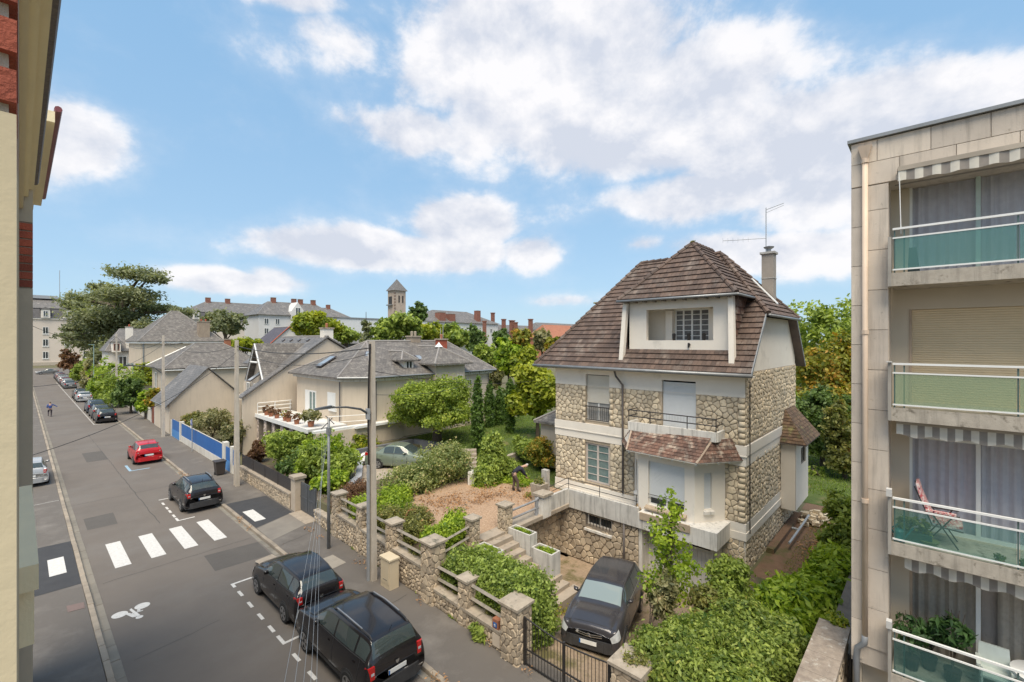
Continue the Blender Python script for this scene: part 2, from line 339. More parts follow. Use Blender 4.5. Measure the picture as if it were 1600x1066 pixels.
def leaves(name, blobs, n, leaf, m, parent=None, seed=1, kind=None, shell=.55, droop=0., asp=1.7, up=.3, tvar=.25, zmin=None, bounds=None):
    """n leaf-sized faces spread in clumps through ellipsoids (x,y,z,rx,ry,rz)"""
    rg = np.random.default_rng(seed); B = np.array(blobs, float); w_ = (B[:, 3]*B[:, 4]*B[:, 5])**(2/3); k = rg.choice(len(B), n, p=w_/w_.sum())
    # twigs: leaves gather round random points of each ellipsoid
    nc = max(30, n//22); kc = rg.choice(len(B), nc, p=w_/w_.sum()); d = rg.normal(size=(nc, 3)); d /= np.linalg.norm(d, axis=1)[:, None]
    rad = (shell+(1-shell)*rg.random(nc))**(1/1.6)*rg.uniform(.82, 1.1, nc); cen = B[kc, :3]+d*B[kc, 3:]*rad[:, None]; nrm0 = d/B[kc, 3:]; nrm0 /= np.linalg.norm(nrm0, axis=1)[:, None]; tc_ = rg.random(nc)
    ci = rg.integers(0, nc, n); sp = np.minimum(B[kc[ci], 3:].mean(1)*.30, leaf*4.5)
    P = cen[ci]+rg.normal(size=(n, 3))*sp[:, None]*.55; nn = nrm0[ci]+rg.normal(size=(n, 3))*.75; nn[:, 2] += up; nn /= np.linalg.norm(nn, axis=1)[:, None]
    if bounds is not None: P = np.clip(P, np.array(bounds)[:, 0]+rg.uniform(-.03, .03, (n, 1)), np.array(bounds)[:, 1]+rg.uniform(-.05, .05, (n, 1)))
    if zmin is not None: P[:, 2] = np.maximum(P[:, 2], zmin+rg.random(n)*.1)
    a = rg.normal(size=(n, 3)); a[:, 2] -= droop; a -= nn*(a*nn).sum(1)[:, None]; a /= np.linalg.norm(a, axis=1)[:, None]+1e-9; b = np.cross(nn, a)
    s_ = leaf*rg.uniform(.6, 1.35, n)[:, None]
    V = np.stack([P-a*s_*asp/2, P+b*s_*.5+nn*s_*.12, P+a*s_*asp/2, P-b*s_*.5+nn*s_*.12], 1).reshape(-1, 3)
    og = org(parent) if parent else Vector((0, 0, 0)); V -= np.array(og)
    me = bpy.data.meshes.new(name); me.vertices.add(4*n); me.vertices.foreach_set('co', V.ravel())
    F = np.arange(4*n).reshape(n, 4); T = np.stack([F[:, [0, 1, 2]], F[:, [0, 2, 3]]], 1).reshape(-1, 3)
    me.loops.add(6*n); me.loops.foreach_set('vertex_index', T.ravel().astype(np.int32)); me.polygons.add(2*n); me.polygons.foreach_set('loop_start', np.arange(0, 6*n, 3, dtype=np.int32)); me.update(calc_edges=True)
    t = np.clip(tc_[ci]*.62+rg.random(n)*.38+rg.normal(size=n)*tvar*.2, 0, 1)
    at = me.attributes.new('tint', 'FLOAT', 'FACE'); at.data.foreach_set('value', np.repeat(t, 2))
    me.materials.append(m); o = bpy.data.objects.new(name, me); COL.objects.link(o)
    if parent: o.parent = parent; ORG[o.name] = og
    if kind: o['kind'] = kind
    return o
# ------------------------------------------------------------------ materials
ASPH = mat('asphalt_road', (.160,.137,.117), (.122,.105,.091), .9, .35, .9, .35, 180, col3=(.165,.15,.135), sc3=.22, lo3=.50, hi3=.75)
PAVE = mat('asphalt_pavement', (.145,.128,.112), (.105,.093,.083), .92, .5, .9, .4, 150, col3=(.19,.17,.15), sc3=.5, lo3=.50, hi3=.7)
DARKASPH = mat('dark_patch_asphalt', (.050,.050,.053), (.040,.040,.043), .9, 2, .6, .3, 180)
KERB = mat('kerb_stone_mat', (.36,.30,.235), (.24,.205,.165), .9, 3, .8, .5, 60, tint=.16)
GUT = mat('gutter_mat', (.24,.215,.18), (.17,.155,.13), .9, 1.2, .9, .4, 60, tint=.12)
PAINT = mat('road_paint', (.64,.62,.59), (.52,.50,.47), .8, 9, .7, .15, 80, col3=(.36,.34,.31), sc3=16, lo3=.56, hi3=.68)
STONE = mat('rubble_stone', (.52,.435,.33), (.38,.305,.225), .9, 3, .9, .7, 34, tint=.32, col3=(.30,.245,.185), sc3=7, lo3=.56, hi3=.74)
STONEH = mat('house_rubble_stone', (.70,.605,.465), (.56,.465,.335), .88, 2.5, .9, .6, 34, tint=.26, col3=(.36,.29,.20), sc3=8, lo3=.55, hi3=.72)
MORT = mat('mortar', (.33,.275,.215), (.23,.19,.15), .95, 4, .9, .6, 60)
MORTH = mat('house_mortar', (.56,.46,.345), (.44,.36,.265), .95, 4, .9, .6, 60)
COPE = mat('weathered_concrete', (.44,.38,.305), (.29,.245,.195), .92, 4, .9, .6, 50, col3=(.12,.115,.09), sc3=3.5, lo3=.55, hi3=.68, tint=.1)
CONC = mat('grey_concrete', (.46,.445,.42), (.34,.325,.30), .9, 3, .8, .35, 60, streak=.8)
STEPM = mat('step_stone', (.40,.335,.265), (.28,.235,.185), .9, 2.5, .9, .5, 50, col3=(.16,.14,.11), sc3=3, lo3=.58, hi3=.72)
WHITE = mat('white_render', (.83,.775,.69), (.77,.715,.635), .85, 1.2, .8, .12, 40, col3=(.60,.555,.49), sc3=.8, lo3=.6, hi3=.78)
WHITEW = mat('stained_white_render', (.74,.715,.67), (.60,.57,.52), .88, 1.8, .9, .2, 40, streak=.9)
CREAM = mat('cream_render', (.66,.56,.41), (.60,.50,.36), .85, .8, .7, .2, 60)
BEIGE = mat('beige_render', (.62,.53,.42), (.56,.475,.375), .9, .6, .8, .2, 30, col3=(.47,.40,.32), sc3=.35, lo3=.55, hi3=.75, streak=.2)
BEIGE2 = mat('grey_beige_render', (.48,.42,.345), (.43,.375,.31), .9, .6, .8, .2, 30, streak=.35)
PALE = mat('pale_render', (.72,.68,.62), (.66,.62,.56), .9, .3, .8)
TILE = mat('brown_roof_tile', (.130,.088,.070), (.088,.060,.050), .75, 2.2, .9, .6, 45, tint=.30, col3=(.24,.20,.175), sc3=1.1, lo3=.52, hi3=.74)
TILER = mat('red_brown_tile', (.185,.10,.075), (.125,.075,.058), .75, 3, .9, .6, 45, tint=.45, col3=(.34,.285,.24), sc3=2.6, lo3=.50, hi3=.66)
TILEH = mat('hood_tile', (.165,.105,.065), (.115,.072,.048), .8, 3, .9, .6, 45, tint=.4, col3=(.20,.18,.08), sc3=3, lo3=.54, hi3=.66)
SLATE = mat('old_slate', (.185,.165,.150), (.105,.095,.088), .6, 1.6, 1.0, .6, 30, col3=(.30,.275,.245), sc3=2.2, lo3=.48, hi3=.74, pattern='brick', psc=(.26,.2), tint=.3)
SLATEB = mat('blue_slate', (.185,.175,.170), (.125,.118,.115), .55, 1.2, .9, .4, 30, col3=(.27,.25,.235), sc3=.8, lo3=.52, hi3=.7, pattern='brick', psc=(.3,.24), tint=.2)
ZINC = mat('zinc', (.30,.31,.32), (.22,.23,.235), .45, 3, .8, .1, 30, metal=.4)
DKMET = mat('black_iron', (.022,.021,.022), (.035,.03,.028), .5, 8, .8)
GALV = mat('galvanised_steel', (.42,.44,.46), (.34,.355,.37), .5, 5, .7, metal=.3)
POLEC = mat('pole_concrete', (.56,.50,.42), (.44,.39,.33), .9, 2.5, .9, .4, 50, streak=.4)
BLUE = mat('blue_panel', (.012,.11,.36), (.015,.13,.40), .45, .7, .7)
ANTH = mat('anthracite_panel', (.085,.093,.105), (.07,.078,.088), .5, 2, .6)
SLAT = mat('dark_slat', (.040,.036,.036), (.055,.048,.046), .6, 5, .8)
WOOD = mat('weathered_rail', (.33,.295,.25), (.20,.18,.155), .9, 6, .9, .5, 60, col3=(.13,.13,.09), sc3=4, lo3=.55, hi3=.7)
BRICK = mat('red_brick', (.42,.10,.055), (.30,.075,.045), .85, 6, .9, .5, 60, tint=.3)
BRICKW = mat('brick_wall_far', (.30,.13,.09), (.22,.095,.07), .9, 2, .8, pattern='brick', psc=(.3,.12), bump=.2)
PLW = mat('white_plastic', (.78,.78,.76), (.74,.74,.72), .4, 2, .5)
SHUT = mat('white_shutter', (.68,.70,.71), (.64,.66,.67), .45, 2, .5)
SHUTB = mat('beige_shutter', (.70,.56,.37), (.65,.52,.34), .5, 2, .5)
DGL = mat('dark_window_glass', (.030,.036,.040), (.055,.062,.066), .08, 1.3, .9, spec=.8)
SKYGL = mat('roof_window_glass', (.30,.33,.36), (.22,.25,.28), .1, 1, .9, spec=.8)
TERRA = mat('terracotta', (.38,.15,.08), (.28,.11,.06), .8, 5, .7)
EARTH = mat('garden_soil_mat', (.15,.11,.075), (.095,.07,.048), .95, 3, .9, .9, 60, col3=(.07,.085,.028), sc3=1.2, lo3=.5, hi3=.62)
GRAVEL = mat('brown_gravel_mat', (.46,.315,.205), (.30,.19,.12), .95, 9, 1.0, 1.0, 90, col3=(.58,.43,.31), sc3=16, lo3=.53, hi3=.62)
GRAVD = mat('drive_gravel_mat', (.40,.30,.21), (.26,.19,.13), .95, 9, 1.0, 1.0, 90, col3=(.13,.115,.045), sc3=.9, lo3=.50, hi3=.64)
LAWN = mat('lawn_mat', (.085,.12,.022), (.055,.085,.016), .95, 2.2, .9, .8, 70, col3=(.15,.13,.05), sc3=1.0, lo3=.54, hi3=.7)
GROUND = mat('ground_mat', (.10,.105,.045), (.13,.11,.065), .95, .1, .9, .5, 10)
DIRT = mat('bare_dirt_mat', (.22,.135,.085), (.15,.09,.055), .95, 3, .9, .9, 60, col3=(.10,.10,.035), sc3=.9, lo3=.52, hi3=.66)
WOODC = mat('bark', (.12,.09,.065), (.07,.055,.04), .95, 8, .9, .8, 40)
MOSS = mat('moss', (.12,.14,.03), (.07,.085,.02), .95, 20, .9, .8, 80)
L_HEDGE = leafmat('leaf_hedge', (0.046,0.092,0.018), (0.363,0.456,0.103))
L_LAUREL = leafmat('leaf_laurel', (0.043,0.093,0.017), (0.359,0.433,0.095), (0.521,0.502,0.148), .93)
L_BRIGHT = leafmat('leaf_bright', (0.066,0.147,0.013), (0.377,0.481,0.047))
L_LIME = leafmat('leaf_lime', (0.089,0.147,0.011), (0.422,0.450,0.047), (0.555,0.491,0.066), .9)
L_MID = leafmat('leaf_mid', (0.083,0.142,0.025), (0.377,0.456,0.096))
L_OLIVE = leafmat('leaf_olive', (0.066,0.088,0.025), (0.331,0.325,0.101), (0.451,0.250,0.113), .9)
L_DARK = leafmat('leaf_dark', (0.040,0.081,0.022), (0.172,0.250,0.073))
L_CEDAR = leafmat('leaf_cedar', (0.093,0.119,0.068), (0.318,0.338,0.191))
L_CYP = leafmat('leaf_cypress', (0.033,0.069,0.015), (0.146,0.237,0.045))
L_AUT = leafmat('leaf_autumn', (0.071,0.101,0.014), (0.321,0.314,0.045), (0.499,0.291,0.050), .68)
L_RED = leafmat('leaf_copper', (.08,.04,.025), (.25,.14,.08))
L_GREY = leafmat('leaf_grey_green', (0.071,0.090,0.035), (0.368,0.347,0.181), (0.451,0.347,0.202), .85)
L_FRUIT = leafmat('leaf_fruit', (0.071,0.123,0.020), (0.368,0.448,0.071), (0.475,0.470,0.081), .9)
L_GRASS = leafmat('blade_grass', (.07,.11,.014), (.26,.36,.06))
L_VARI = leafmat('leaf_variegated', (0.066,0.112,0.028), (0.358,0.388,0.146), (0.557,0.450,0.247), .82)
# ------------------------------------------------------------------ ground
def wallx(y): return 9.3+.04*(y-8.2)
def sm(a, b, x):
    t = max(0, min(1, (x-a)/(b-a))); return t*t*(3-2*t)
def hgt(x, y):
    if x < wallx(min(max(y, 0), 30))+.2: return -.05
    if y < 12.72 or (y < 13.3 and 13.9 < x < 19):
        pit = -1.15*sm(9.8, 17.4, x) if x < 18.6 else -1.15*(1-sm(18.6, 19.1, x))
        return -.05+pit*sm(5.6, 6.3, y)-.05
    if y < 22.6:
        return 1.30 + .45*sm(17.5, 24, y)*sm(17, 21, x) - .25*(1-sm(10, 12, x))
    if y < 26.3 and x < 19.3: return .12+1.05*sm(10.2, 15, x)
    if x >= 19.3 or y < 26.3: 
        if y < 60 and x < 60: return 1.9
    if y < 33.5: return 1.0 if x < 16 else 1.75
    return .05
def gl(lo, hi, st): return [lo+i*st for i in range(int(round((hi-lo)/st))+1)]
xs = [-3000, -400, -60, -10] + gl(0, 9, 3) + gl(9.4, 10.4, .1) + gl(10.5, 30, .5) + gl(31, 60, 2.9) + [60.1, 100, 400, 3000]
ys = [-600, -60, -20] + gl(-10, 5, 1.5) + gl(5.5, 12.5, .5) + [12.70, 12.72, 13.28, 13.32] + gl(13.5, 22.5, .5) + [22.58, 22.62] + gl(23, 26, .5) + [26.28, 26.32] + gl(27, 33, 1.5) + [33.45, 33.55] + gl(36, 60, 4) + [60.1, 110, 400, 3000]
def sheet(name, xs, ys, off, m, kind='structure', inside=None):
    b = MB(); ix = {}
    for i, x in enumerate(xs):
        for j, y in enumerate(ys): ix[i, j] = len(b.v); b.v.append((x, y, hgt(x, y)+off))
    for i in range(len(xs)-1):
        for j in range(len(ys)-1):
            if inside and not inside((xs[i]+xs[i+1])/2, (ys[j]+ys[j+1])/2): continue
            b.f.append((ix[i, j], ix[i+1, j], ix[i+1, j+1], ix[i, j+1])); b.t.append(.5)
    return b.build(name, m, kind=kind, smooth=False)
sheet('ground', xs, ys, 0, GROUND)
sheet('gravel_terrace', gl(11.5, 19, .5), [12.73, 13.29, 13.31]+gl(13.8, 20.3, .5), .012, GRAVEL, inside=lambda x, y: (x-16)**2/22+(y-15.3)**2/17 < 1 or y < 15.5)
sheet('gravel_driveway', gl(9.62, 19.12, .5), [5.4, 5.8, 6.2]+gl(6.7, 12.69, .599)+[13.27], .012, GRAVD, inside=lambda x, y: y < 12.7 or x > 13.9)
sheet('bare_dirt', gl(19.3, 36, .835), gl(-2, 5.2, .6), .012, DIRT)
sheet('back_lawn', gl(30, 58, 2), gl(-6, 12, 1.5), .024, LAWN)
sheet('garden_soil', gl(10.2, 19.2, .6), gl(13.9, 22.5, .6), .006, EARTH)
sheet('shrub_bed', gl(9.7, 19, .6), gl(-3, 5.3, .6), .009, EARTH)
sheet('lawn', gl(19.35, 45, .8), gl(13, 28.9, .6), .012, LAWN)
sheet('concrete_drive', gl(10.1, 19.2, .65), gl(22.65, 26.25, .6), .014, STEPM)
sheet('planted_bed', gl(9.9, 16, .6), gl(26.4, 33.4, .7), .008, EARTH)
# ------------------------------------------------------------------ road
RX0, RX1 = 1.95, 7.30
b = MB()
rows = gl(-12, 40, 2)+gl(45, 205, 8)
for y0, y1 in zip(rows[:-1], rows[1:]): b.poly([(RX0-.02, y0, 0), (RX1+.02, y0, 0), (RX1+.02, y1, 0), (RX0-.02, y1, 0)])
b.poly([(-60, 205, .0), (60, 205, .0), (60, 216, .0), (-60, 216, .0)])
b.build('road', ASPH, kind='structure')
MB().box(-14, 1.55, -12, 205, -.04, .115).build('left_pavement', PAVE, kind='structure')
b = MB()
for y0, y1 in zip(gl(-6, 96, 3)[:-1], gl(-6, 96, 3)[1:]):
    b.prism([(7.62, y0), (wallx(y0 if y0 < 30 else 30)+.6, y0), (wallx(y1 if y1 < 30 else 30)+.6, y1), (7.62, y1)], -.04, .118)
b.prism([(7.62, 96), (10.9, 96), (10.9, 205), (7.62, 205)], -.04, .118)
b.build('right_pavement', PAVE, kind='structure')
def kerb_line(nm, x0, x1, h, ye, L, m):
    """kerb stones: each one within reach of the eye is its own piece"""
    rnd = random.Random(7); root = None; far = MB(); y = 3.0; k = 0
    base = MB().box(x0+.004, x1-.004, -12, 205, -.04, h-.02).build(nm, m, kind='structure')
    while y < 205:
        l = L*rnd.uniform(.9, 1.1); q = MB() if y < ye else far; j = rnd.uniform(-.006, .006); d = rnd.uniform(-.006, .006)
        e = .012; a, c = y+.008, y+l-.008
        q.add([(x0+j, a, -.03), (x1+j, a, -.03), (x1+j, c, -.03), (x0+j, c, -.03), (x0+j, a, h+d-e), (x1+j, a, h+d-e), (x1+j, c, h+d-e), (x0+j, c, h+d-e), (x0+j+e, a+e, h+d), (x1+j-e, a+e, h+d), (x1+j-e, c-e, h+d), (x0+j+e, c-e, h+d)],
              [(0,1,5,4),(1,2,6,5),(2,3,7,6),(3,0,4,7),(4,5,9,8),(5,6,10,9),(6,7,11,10),(7,4,8,11),(8,9,10,11)], rnd.random())
        if y < ye: q.build('kerb_stone' if h > .05 else 'gutter_stone', m, base)
        y += l
    far.build('far_kerb_stones' if h > .05 else 'far_gutter_stones', m, base, kind='stuff')
kerb_line('left_kerb', 1.56, 1.71, .13, 60, 1.0, KERB)
kerb_line('left_gutter', 1.715, 1.95, .014, 60, 1.0, GUT)
kerb_line('right_kerb', 7.47, 7.62, .13, 75, 1.0, KERB)
kerb_line('right_gutter', 7.28, 7.465, .014, 45, .5, GUT)
# ------------------------------------------------------------------ markings
def flat(name, polys, z, m, label=None):
    b = MB()
    for p in polys:
        if area(p) < 0: p = p[::-1]
        b.poly([(x, y, z) for x, y in p])
    return b.build(name, m, kind='structure')
def rc(x0, x1, y0, y1): return [(x0, y0), (x1, y0), (x1, y1), (x0, y1)]
for x in (2.58, 3.72, 4.86, 5.97): flat('crossing_stripe', [rc(x, x+.5, 23.75, 26.85)], .005, PAINT)
flat('pavement_patch', [[(7.64, 23.6), (9.62, 24.4), (9.62, 28.1), (7.64, 28.25)]], .123, DARKASPH)
flat('pavement_patch', [[(-.3, 22.9), (1.55, 22.9), (1.55, 28.1), (-.3, 28.2)]], .120, DARKASPH)
flat('pavement_stripe', [rc(7.86, 8.36, 24.45, 26.3)], .128, PAINT)
flat('pavement_stripe', [rc(.77, 1.24, 24.4, 26.3)], .125, PAINT)
D = []
for (px, py) in [(383,925),(399,942),(416,960),(433,979),(472,1023),(498,1050)]:
    x, y = G(px, py); D.append(rc(5.3, 5.4, y-.22, y+.22))
x, y = G(378, 907); D += [rc(5.3, 6.0, y-.1, y), rc(5.3, 5.4, y-.35, y-.1)]
x, y = G(452, 1000); D += [rc(5.3, 5.4, y, y+.45), rc(5.3, 6.1, y-.1, y)]
for (px, py) in [(262,786),(267,793),(272,798),(278,805)]:
    x, y = G(px, py); D.append(rc(5.35, 5.45, y-.25, y+.25))
x, y = G(284, 812); D += [rc(5.35, 6.1, y-.1, y), rc(5.35, 5.45, y, y+.45)]
x, y = G(254, 781); D += [rc(5.35, 5.8, y, y+.1)]
yy = 66.0
while yy < 140: D.append(rc(5.42, 5.52, yy, yy+.55)); yy += 1.0
D += [rc(5.42, 6.3, 66, 66.12), rc(5.42, 6.3, 91.5, 91.65)]
for d in D: flat('parking_dash', [d], .005, PAINT)
BLP = mat('blue_parking_paint', (.22,.36,.48), (.30,.42,.50), .85, 6, .8)
flat('blue_parking_mark', [rc(5.15, 6.3, 40.7, 40.85), rc(5.15, 5.3, 40.85, 42.8)], .005, BLP)
b = MB(); BX, BY = 2.5, 19.35      # bicycle pictogram, as painted for riders going away
def disc(cx, cy, r): return [(cx+r*math.cos(a*math.pi/9), cy+r*math.sin(a*math.pi/9)) for a in range(18)]
sh = [disc(2.24, 19.62, .21), disc(2.84, 19.72, .21), [(2.50,19.72),(2.56,19.80),(2.70,19.10),(2.62,19.08)], [(2.38,19.48),(2.44,19.56),(2.62,19.22),(2.60,19.08),(2.50,19.12)], disc(2.66, 18.98, .1), [(2.66,19.45),(2.74,19.42),(2.82,19.75),(2.74,19.78)], [(2.5,19.36),(2.54,19.42),(2.82,19.40),(2.8,19.34)]]
for i, s_ in enumerate(sh): b.poly([(x, y, .005+.0008*i) for x, y in (s_ if area(s_) > 0 else s_[::-1])])
b.build('bicycle_pictogram', PAINT, kind='structure')
flat('manhole_cover', [[G(398,877,.12), G(425,866,.12), G(448,878,.12), G(420,891,.12)]], .125, STEPM)
# give cover from zoom: concrete inspection slab in the pavement
flat('inspection_slab', [[G(497,876,.12), G(520,867,.12), G(541,879,.12), G(518,890,.12)]], .127, mat('slab_mat', (.34,.30,.25), (.27,.24,.20), .9, 5, .8, .4, 60))
flat('utility_cover', [[G(104,947,.12), G(131,941,.12), G(133,950,.12), G(106,957,.12)]], .125, mat('cover_mat', (.20,.14,.125), (.16,.115,.10), .85, 8, .8))
flat('wooden_cover', [[G(186+.0,728), G(0,0,0) if False else G(200,722), G(212,726), G(197,733)]], .004, BLP) if False else None
MB().box(-60, 60, 204, 205, -.02, .02).build('far_road_edge', GUT, kind='structure')
for i in range(6): flat('far_crossing_stripe', [rc(2.2+i*.95, 2.7+i*.95, 190, 194)], .005, PAINT)
# ------------------------------------------------------------------ stone pillars / street wall
def pillar(parent, cx, cy, w_, z0, z1, seed, m=STONE, cap=True, n=40, name='pillar'):
    core = MB().box(cx-w_/2, cx+w_/2, cy-w_/2, cy+w_/2, z0, z1).build(name, MORT, parent)
    L = []
    nz = max(1, round((z1-z0)/.17)); rnd = random.Random(seed); hh = (z1-z0)/nz
    for face in range(4):
        if face == 0: P = lambda u, v, w: (cx-w_/2-w, cy+u, v); nrm = (-1,0,0)
        elif face == 1: P = lambda u, v, w: (cx+u, cy-w_/2-w, v); nrm = (0,-1,0)
        elif face == 2: P = lambda u, v, w: (cx+u, cy+w_/2+w, v); nrm = (0,1,0)
        else: P = lambda u, v, w: (cx+w_/2+w, cy+u, v); nrm = (1,0,0)
        if face == 3 and not name == 'pillar': continue
        L += fixn(stones(-w_/2, w_/2, z0, z1, .19, P, seed=seed*5+face, depth=.03), nrm)
    pieces(L, 'stone', 'small_stones', m, core, n)
    if cap:
        c = w_/2+.07; t = z1
        MB().add([(cx-c,cy-c,t),(cx+c,cy-c,t),(cx+c,cy+c,t),(cx-c,cy+c,t),(cx-c,cy-c,t+.07),(cx+c,cy-c,t+.07),(cx+c,cy+c,t+.07),(cx-c,cy+c,t+.07),(cx,cy,t+.13)],
                 [(0,3,2,1),(0,1,5,4),(1,2,6,5),(2,3,7,6),(3,0,4,7),(4,5,8),(5,6,8),(6,7,8),(7,4,8)]).build('pillar_cap', COPE, parent)
    return core
def wallP(y, z, w): return (wallx(y)-w, y, z)
sw = thing('stone_garden_wall', 'rubble stone street wall with capped pillars and grey rails, in front of the stone house', 'wall', (9.4, 15, 0))
SEG = [(8.9, 12.35, .62), (12.35, 20.1, 1.12), (20.1, 22.35, .62)]
PIL = [(8.6, .60, 1.64), (10.75, .40, 1.52), (12.6, .58, 2.12), (15.15, .46, 2.06), (17.6, .42, 2.04), (19.95, .46, 2.02)]
L = []
for i, (y0, y1, zt) in enumerate(SEG):
    b = MB(); ya = y0
    b.add([(wallx(y0), y0, -.05), (wallx(y1), y1, -.05), (wallx(y1)+.34, y1, -.05), (wallx(y0)+.34, y0, -.05), (wallx(y0), y0, zt), (wallx(y1), y1, zt), (wallx(y1)+.34, y1, zt), (wallx(y0)+.34, y0, zt)],
          [(0,3,2,1),(4,5,6,7),(0,1,5,4),(1,2,6,5),(2,3,7,6),(3,0,4,7)]); b.build('wall_core', MORT, sw)
    L += fixn(stones(y0, y1, .12, zt, .15, wallP, seed=20+i, depth=.035, gap=.02, asp=1.2), (-1, 0, 0))
    y = y0
    while y < y1-.2:
        l = min(1.15, y1-y); 
        if y1-(y+l) < .3: l = y1-y
        xa, xb = wallx(y), wallx(y+l)
        MB().add([(xa-.06,y+.006,zt),(xb-.06,y+l-.006,zt),(xb+.4,y+l-.006,zt),(xa+.4,y+.006,zt),(xa-.06,y+.006,zt+.09),(xb-.06,y+l-.006,zt+.09),(xb+.4,y+l-.006,zt+.12),(xa+.4,y+.006,zt+.12)],
                 [(0,3,2,1),(4,5,6,7),(0,1,5,4),(1,2,6,5),(2,3,7,6),(3,0,4,7)], random.random()).build('coping_stone', COPE, sw); y += l
pieces(L, 'stone', 'small_stones', STONE, sw, 280, True)
for i, (y, w_, z) in enumerate(PIL):
    pillar(sw, wallx(y)+.17, y, w_, .0, z, 100+i, n=12)
for (a, b_), z in zip(zip(PIL[:-1], PIL[1:]), (.71, .71, 1.21, 1.21, 1.21)):
    for dz in (.28, .68):
        y0, y1 = a[0]+a[1]/2-.02, b_[0]-b_[1]/2+.02
        MB().tube([(wallx(y0)+.17, y0, z+dz), (wallx(y1)+.17, y1, z+dz-(.05 if a[2] > 1.8 or b_[2] > 1.8 else 0))], .065, 4).build('rail', WOOD, sw)
# moss on the coping shows as tufts
mt = leaves('moss_tufts', [(wallx(y)+.3, y, z, .1, .45, .03) for y, z in ((9.6,.8),(11.6,.8),(13.9,1.3),(16.4,1.3),(18.8,1.3))], 2600, .035, L_OLIVE, sw, 5, kind='stuff')
# letter box, number plate and meter panels set in the wall
MB().box(wallx(9.35)-.05, wallx(9.35)+.16, 9.12, 9.36, .72, .98).build('brick_letter_box', TERRA, sw)
MB().box(wallx(9.2)-.058, wallx(9.2)-.051, 9.17, 9.31, .76, .90).build('number_plate', BLUE, sw)
MB().box(wallx(9.2)-.066, wallx(9.2)-.059, 9.225, 9.245, .79, .87).box(wallx(9.2)-.066, wallx(9.2)-.059, 9.25, 9.275, .82, .84).build('house_number', PLW, sw)
for y, z0, z1, w_ in ((9.2, .22, .58, .3), (26.0, .35, .62, .16)):
    MB().box(wallx(y)-.055, wallx(y)+.05, y-w_/2, y+w_/2, z0, z1).build('meter_panel', mat('meter_beige', (.60,.52,.42), (.55,.47,.38), .6), sw)
# iron gate
ig = thing('iron_gate', 'black iron double gate with thin vertical bars at the driveway of the stone house', 'gate', (9.35, 7, 0))
gy0, gy1 = 5.55, 8.25
def gtop(y): return 1.42-.16*(1-abs((y-(gy0+gy1)/2)/((gy1-gy0)/2))**1.5)*.9
xg = 9.42
MB().tube([(xg, gy0+(gy1-gy0)*i/16, gtop(gy0+(gy1-gy0)*i/16)) for i in range(17)], .02, 5).build('top_rail', DKMET, ig)
for z in (.16, .55): MB().box(xg-.015, xg+.015, gy0, gy1, z, z+.035).build('cross_rail', DKMET, ig)
MB().box(xg-.03, xg+.03, 6.87, 6.93, .05, 1.33).build('centre_stile', DKMET, ig)
for y in (gy0+.03, gy1-.03): MB().box(xg-.03, xg+.03, y-.03, y+.03, .03, 1.42).build('hinge_stile', DKMET, ig)
for i in range(1, 26):
    y = gy0+(gy1-gy0)*i/26
    if abs(y-6.9) > .05: MB().tube([(xg, y, .1), (xg, y, gtop(y)-.01)], .009, 5, cap=False).build('bar', DKMET, ig)

rp = thing('gate_pillar', 'low rubble pillar with mossy cap right of the iron gate, half under the laurel hedge', 'pillar', (9.5, 5.1, 0))
pillar(rp, 9.55, 5.05, .7, -.05, 1.62, 140, n=40, name='pillar')
leaves('moss_tufts', [(9.6, 5.0, 1.76, .3, .3, .02)], 800, .03, L_OLIVE, rp, 8, kind='stuff')
# wall right of the pillar (mostly under the hedge)
hw = thing('hedge_wall', 'rubble wall under the laurel hedge at the lower right', 'wall', (9.5, 3, 0))
MB().box(9.35, 9.7, -3, 4.7, -.05, .7).build('wall_core', MORT, hw)
MB().box(9.29, 9.76, -3, 4.7, .7, .8).build('coping', COPE, hw)
# ------------------------------------------------------------------ second street wall with dark slat fence
w2 = thing('low_stone_wall', 'low rubble wall with tan coping under the dark slat fence, left of the grey gate', 'wall', (9.8, 29, 0))
MB().box(9.72, 10.05, 24.95, 33.0, -.05, .84).build('wall_core', MORT, w2)
L = fixn(stones(24.95, 33.0, .12, .84, .15, lambda y, z, w: (9.72-w, y, z), seed=41, depth=.03, asp=1.2), (-1, 0, 0)); pieces(L, 'stone', 'small_stones', STONE, w2, 120)
for k in range(8): MB().box(9.66, 10.1, 24.95+k*1.006, 24.95+(k+1)*1.006-.01, .84, .93).build('coping_stone', STEPM, w2)
sf = thing('slat_fence', 'dark horizontal slat fence on top of the low stone wall, below the dense shrubs', 'fence', (9.9, 29, .93))
for k in range(7):
    z = .97+k*.095
    for y in (25.05, 27.05, 29.05, 31.05): MB().box(9.87, 9.89, y+.03, y+1.94, z, z+.085).build('slat', SLAT, sf)
for y in (25.05, 27.05, 29.05, 31.05, 33.0): MB().box(9.85, 9.91, y-.03, y+.03, .93, 1.64).build('post', SLAT, sf)
gp = thing('rendered_gate_pillar', 'tall beige rendered gate pillar with flat cap between the slat fence and grey gate', 'pillar', (10, 24.6, 0))
MB().box(9.74, 10.22, 24.35, 24.9, -.05, 1.78).build('shaft', mat('gp_render', (.50,.42,.33), (.42,.35,.27), .9, 3, .8, .3, 40), gp); MB().box(9.66, 10.30, 24.27, 24.98, 1.78, 1.92).build('cap', STEPM, gp)
gg = thing('grey_driveway_gate', 'solid anthracite double gate beside the beige pillar', 'gate', (10, 23.5, 0))
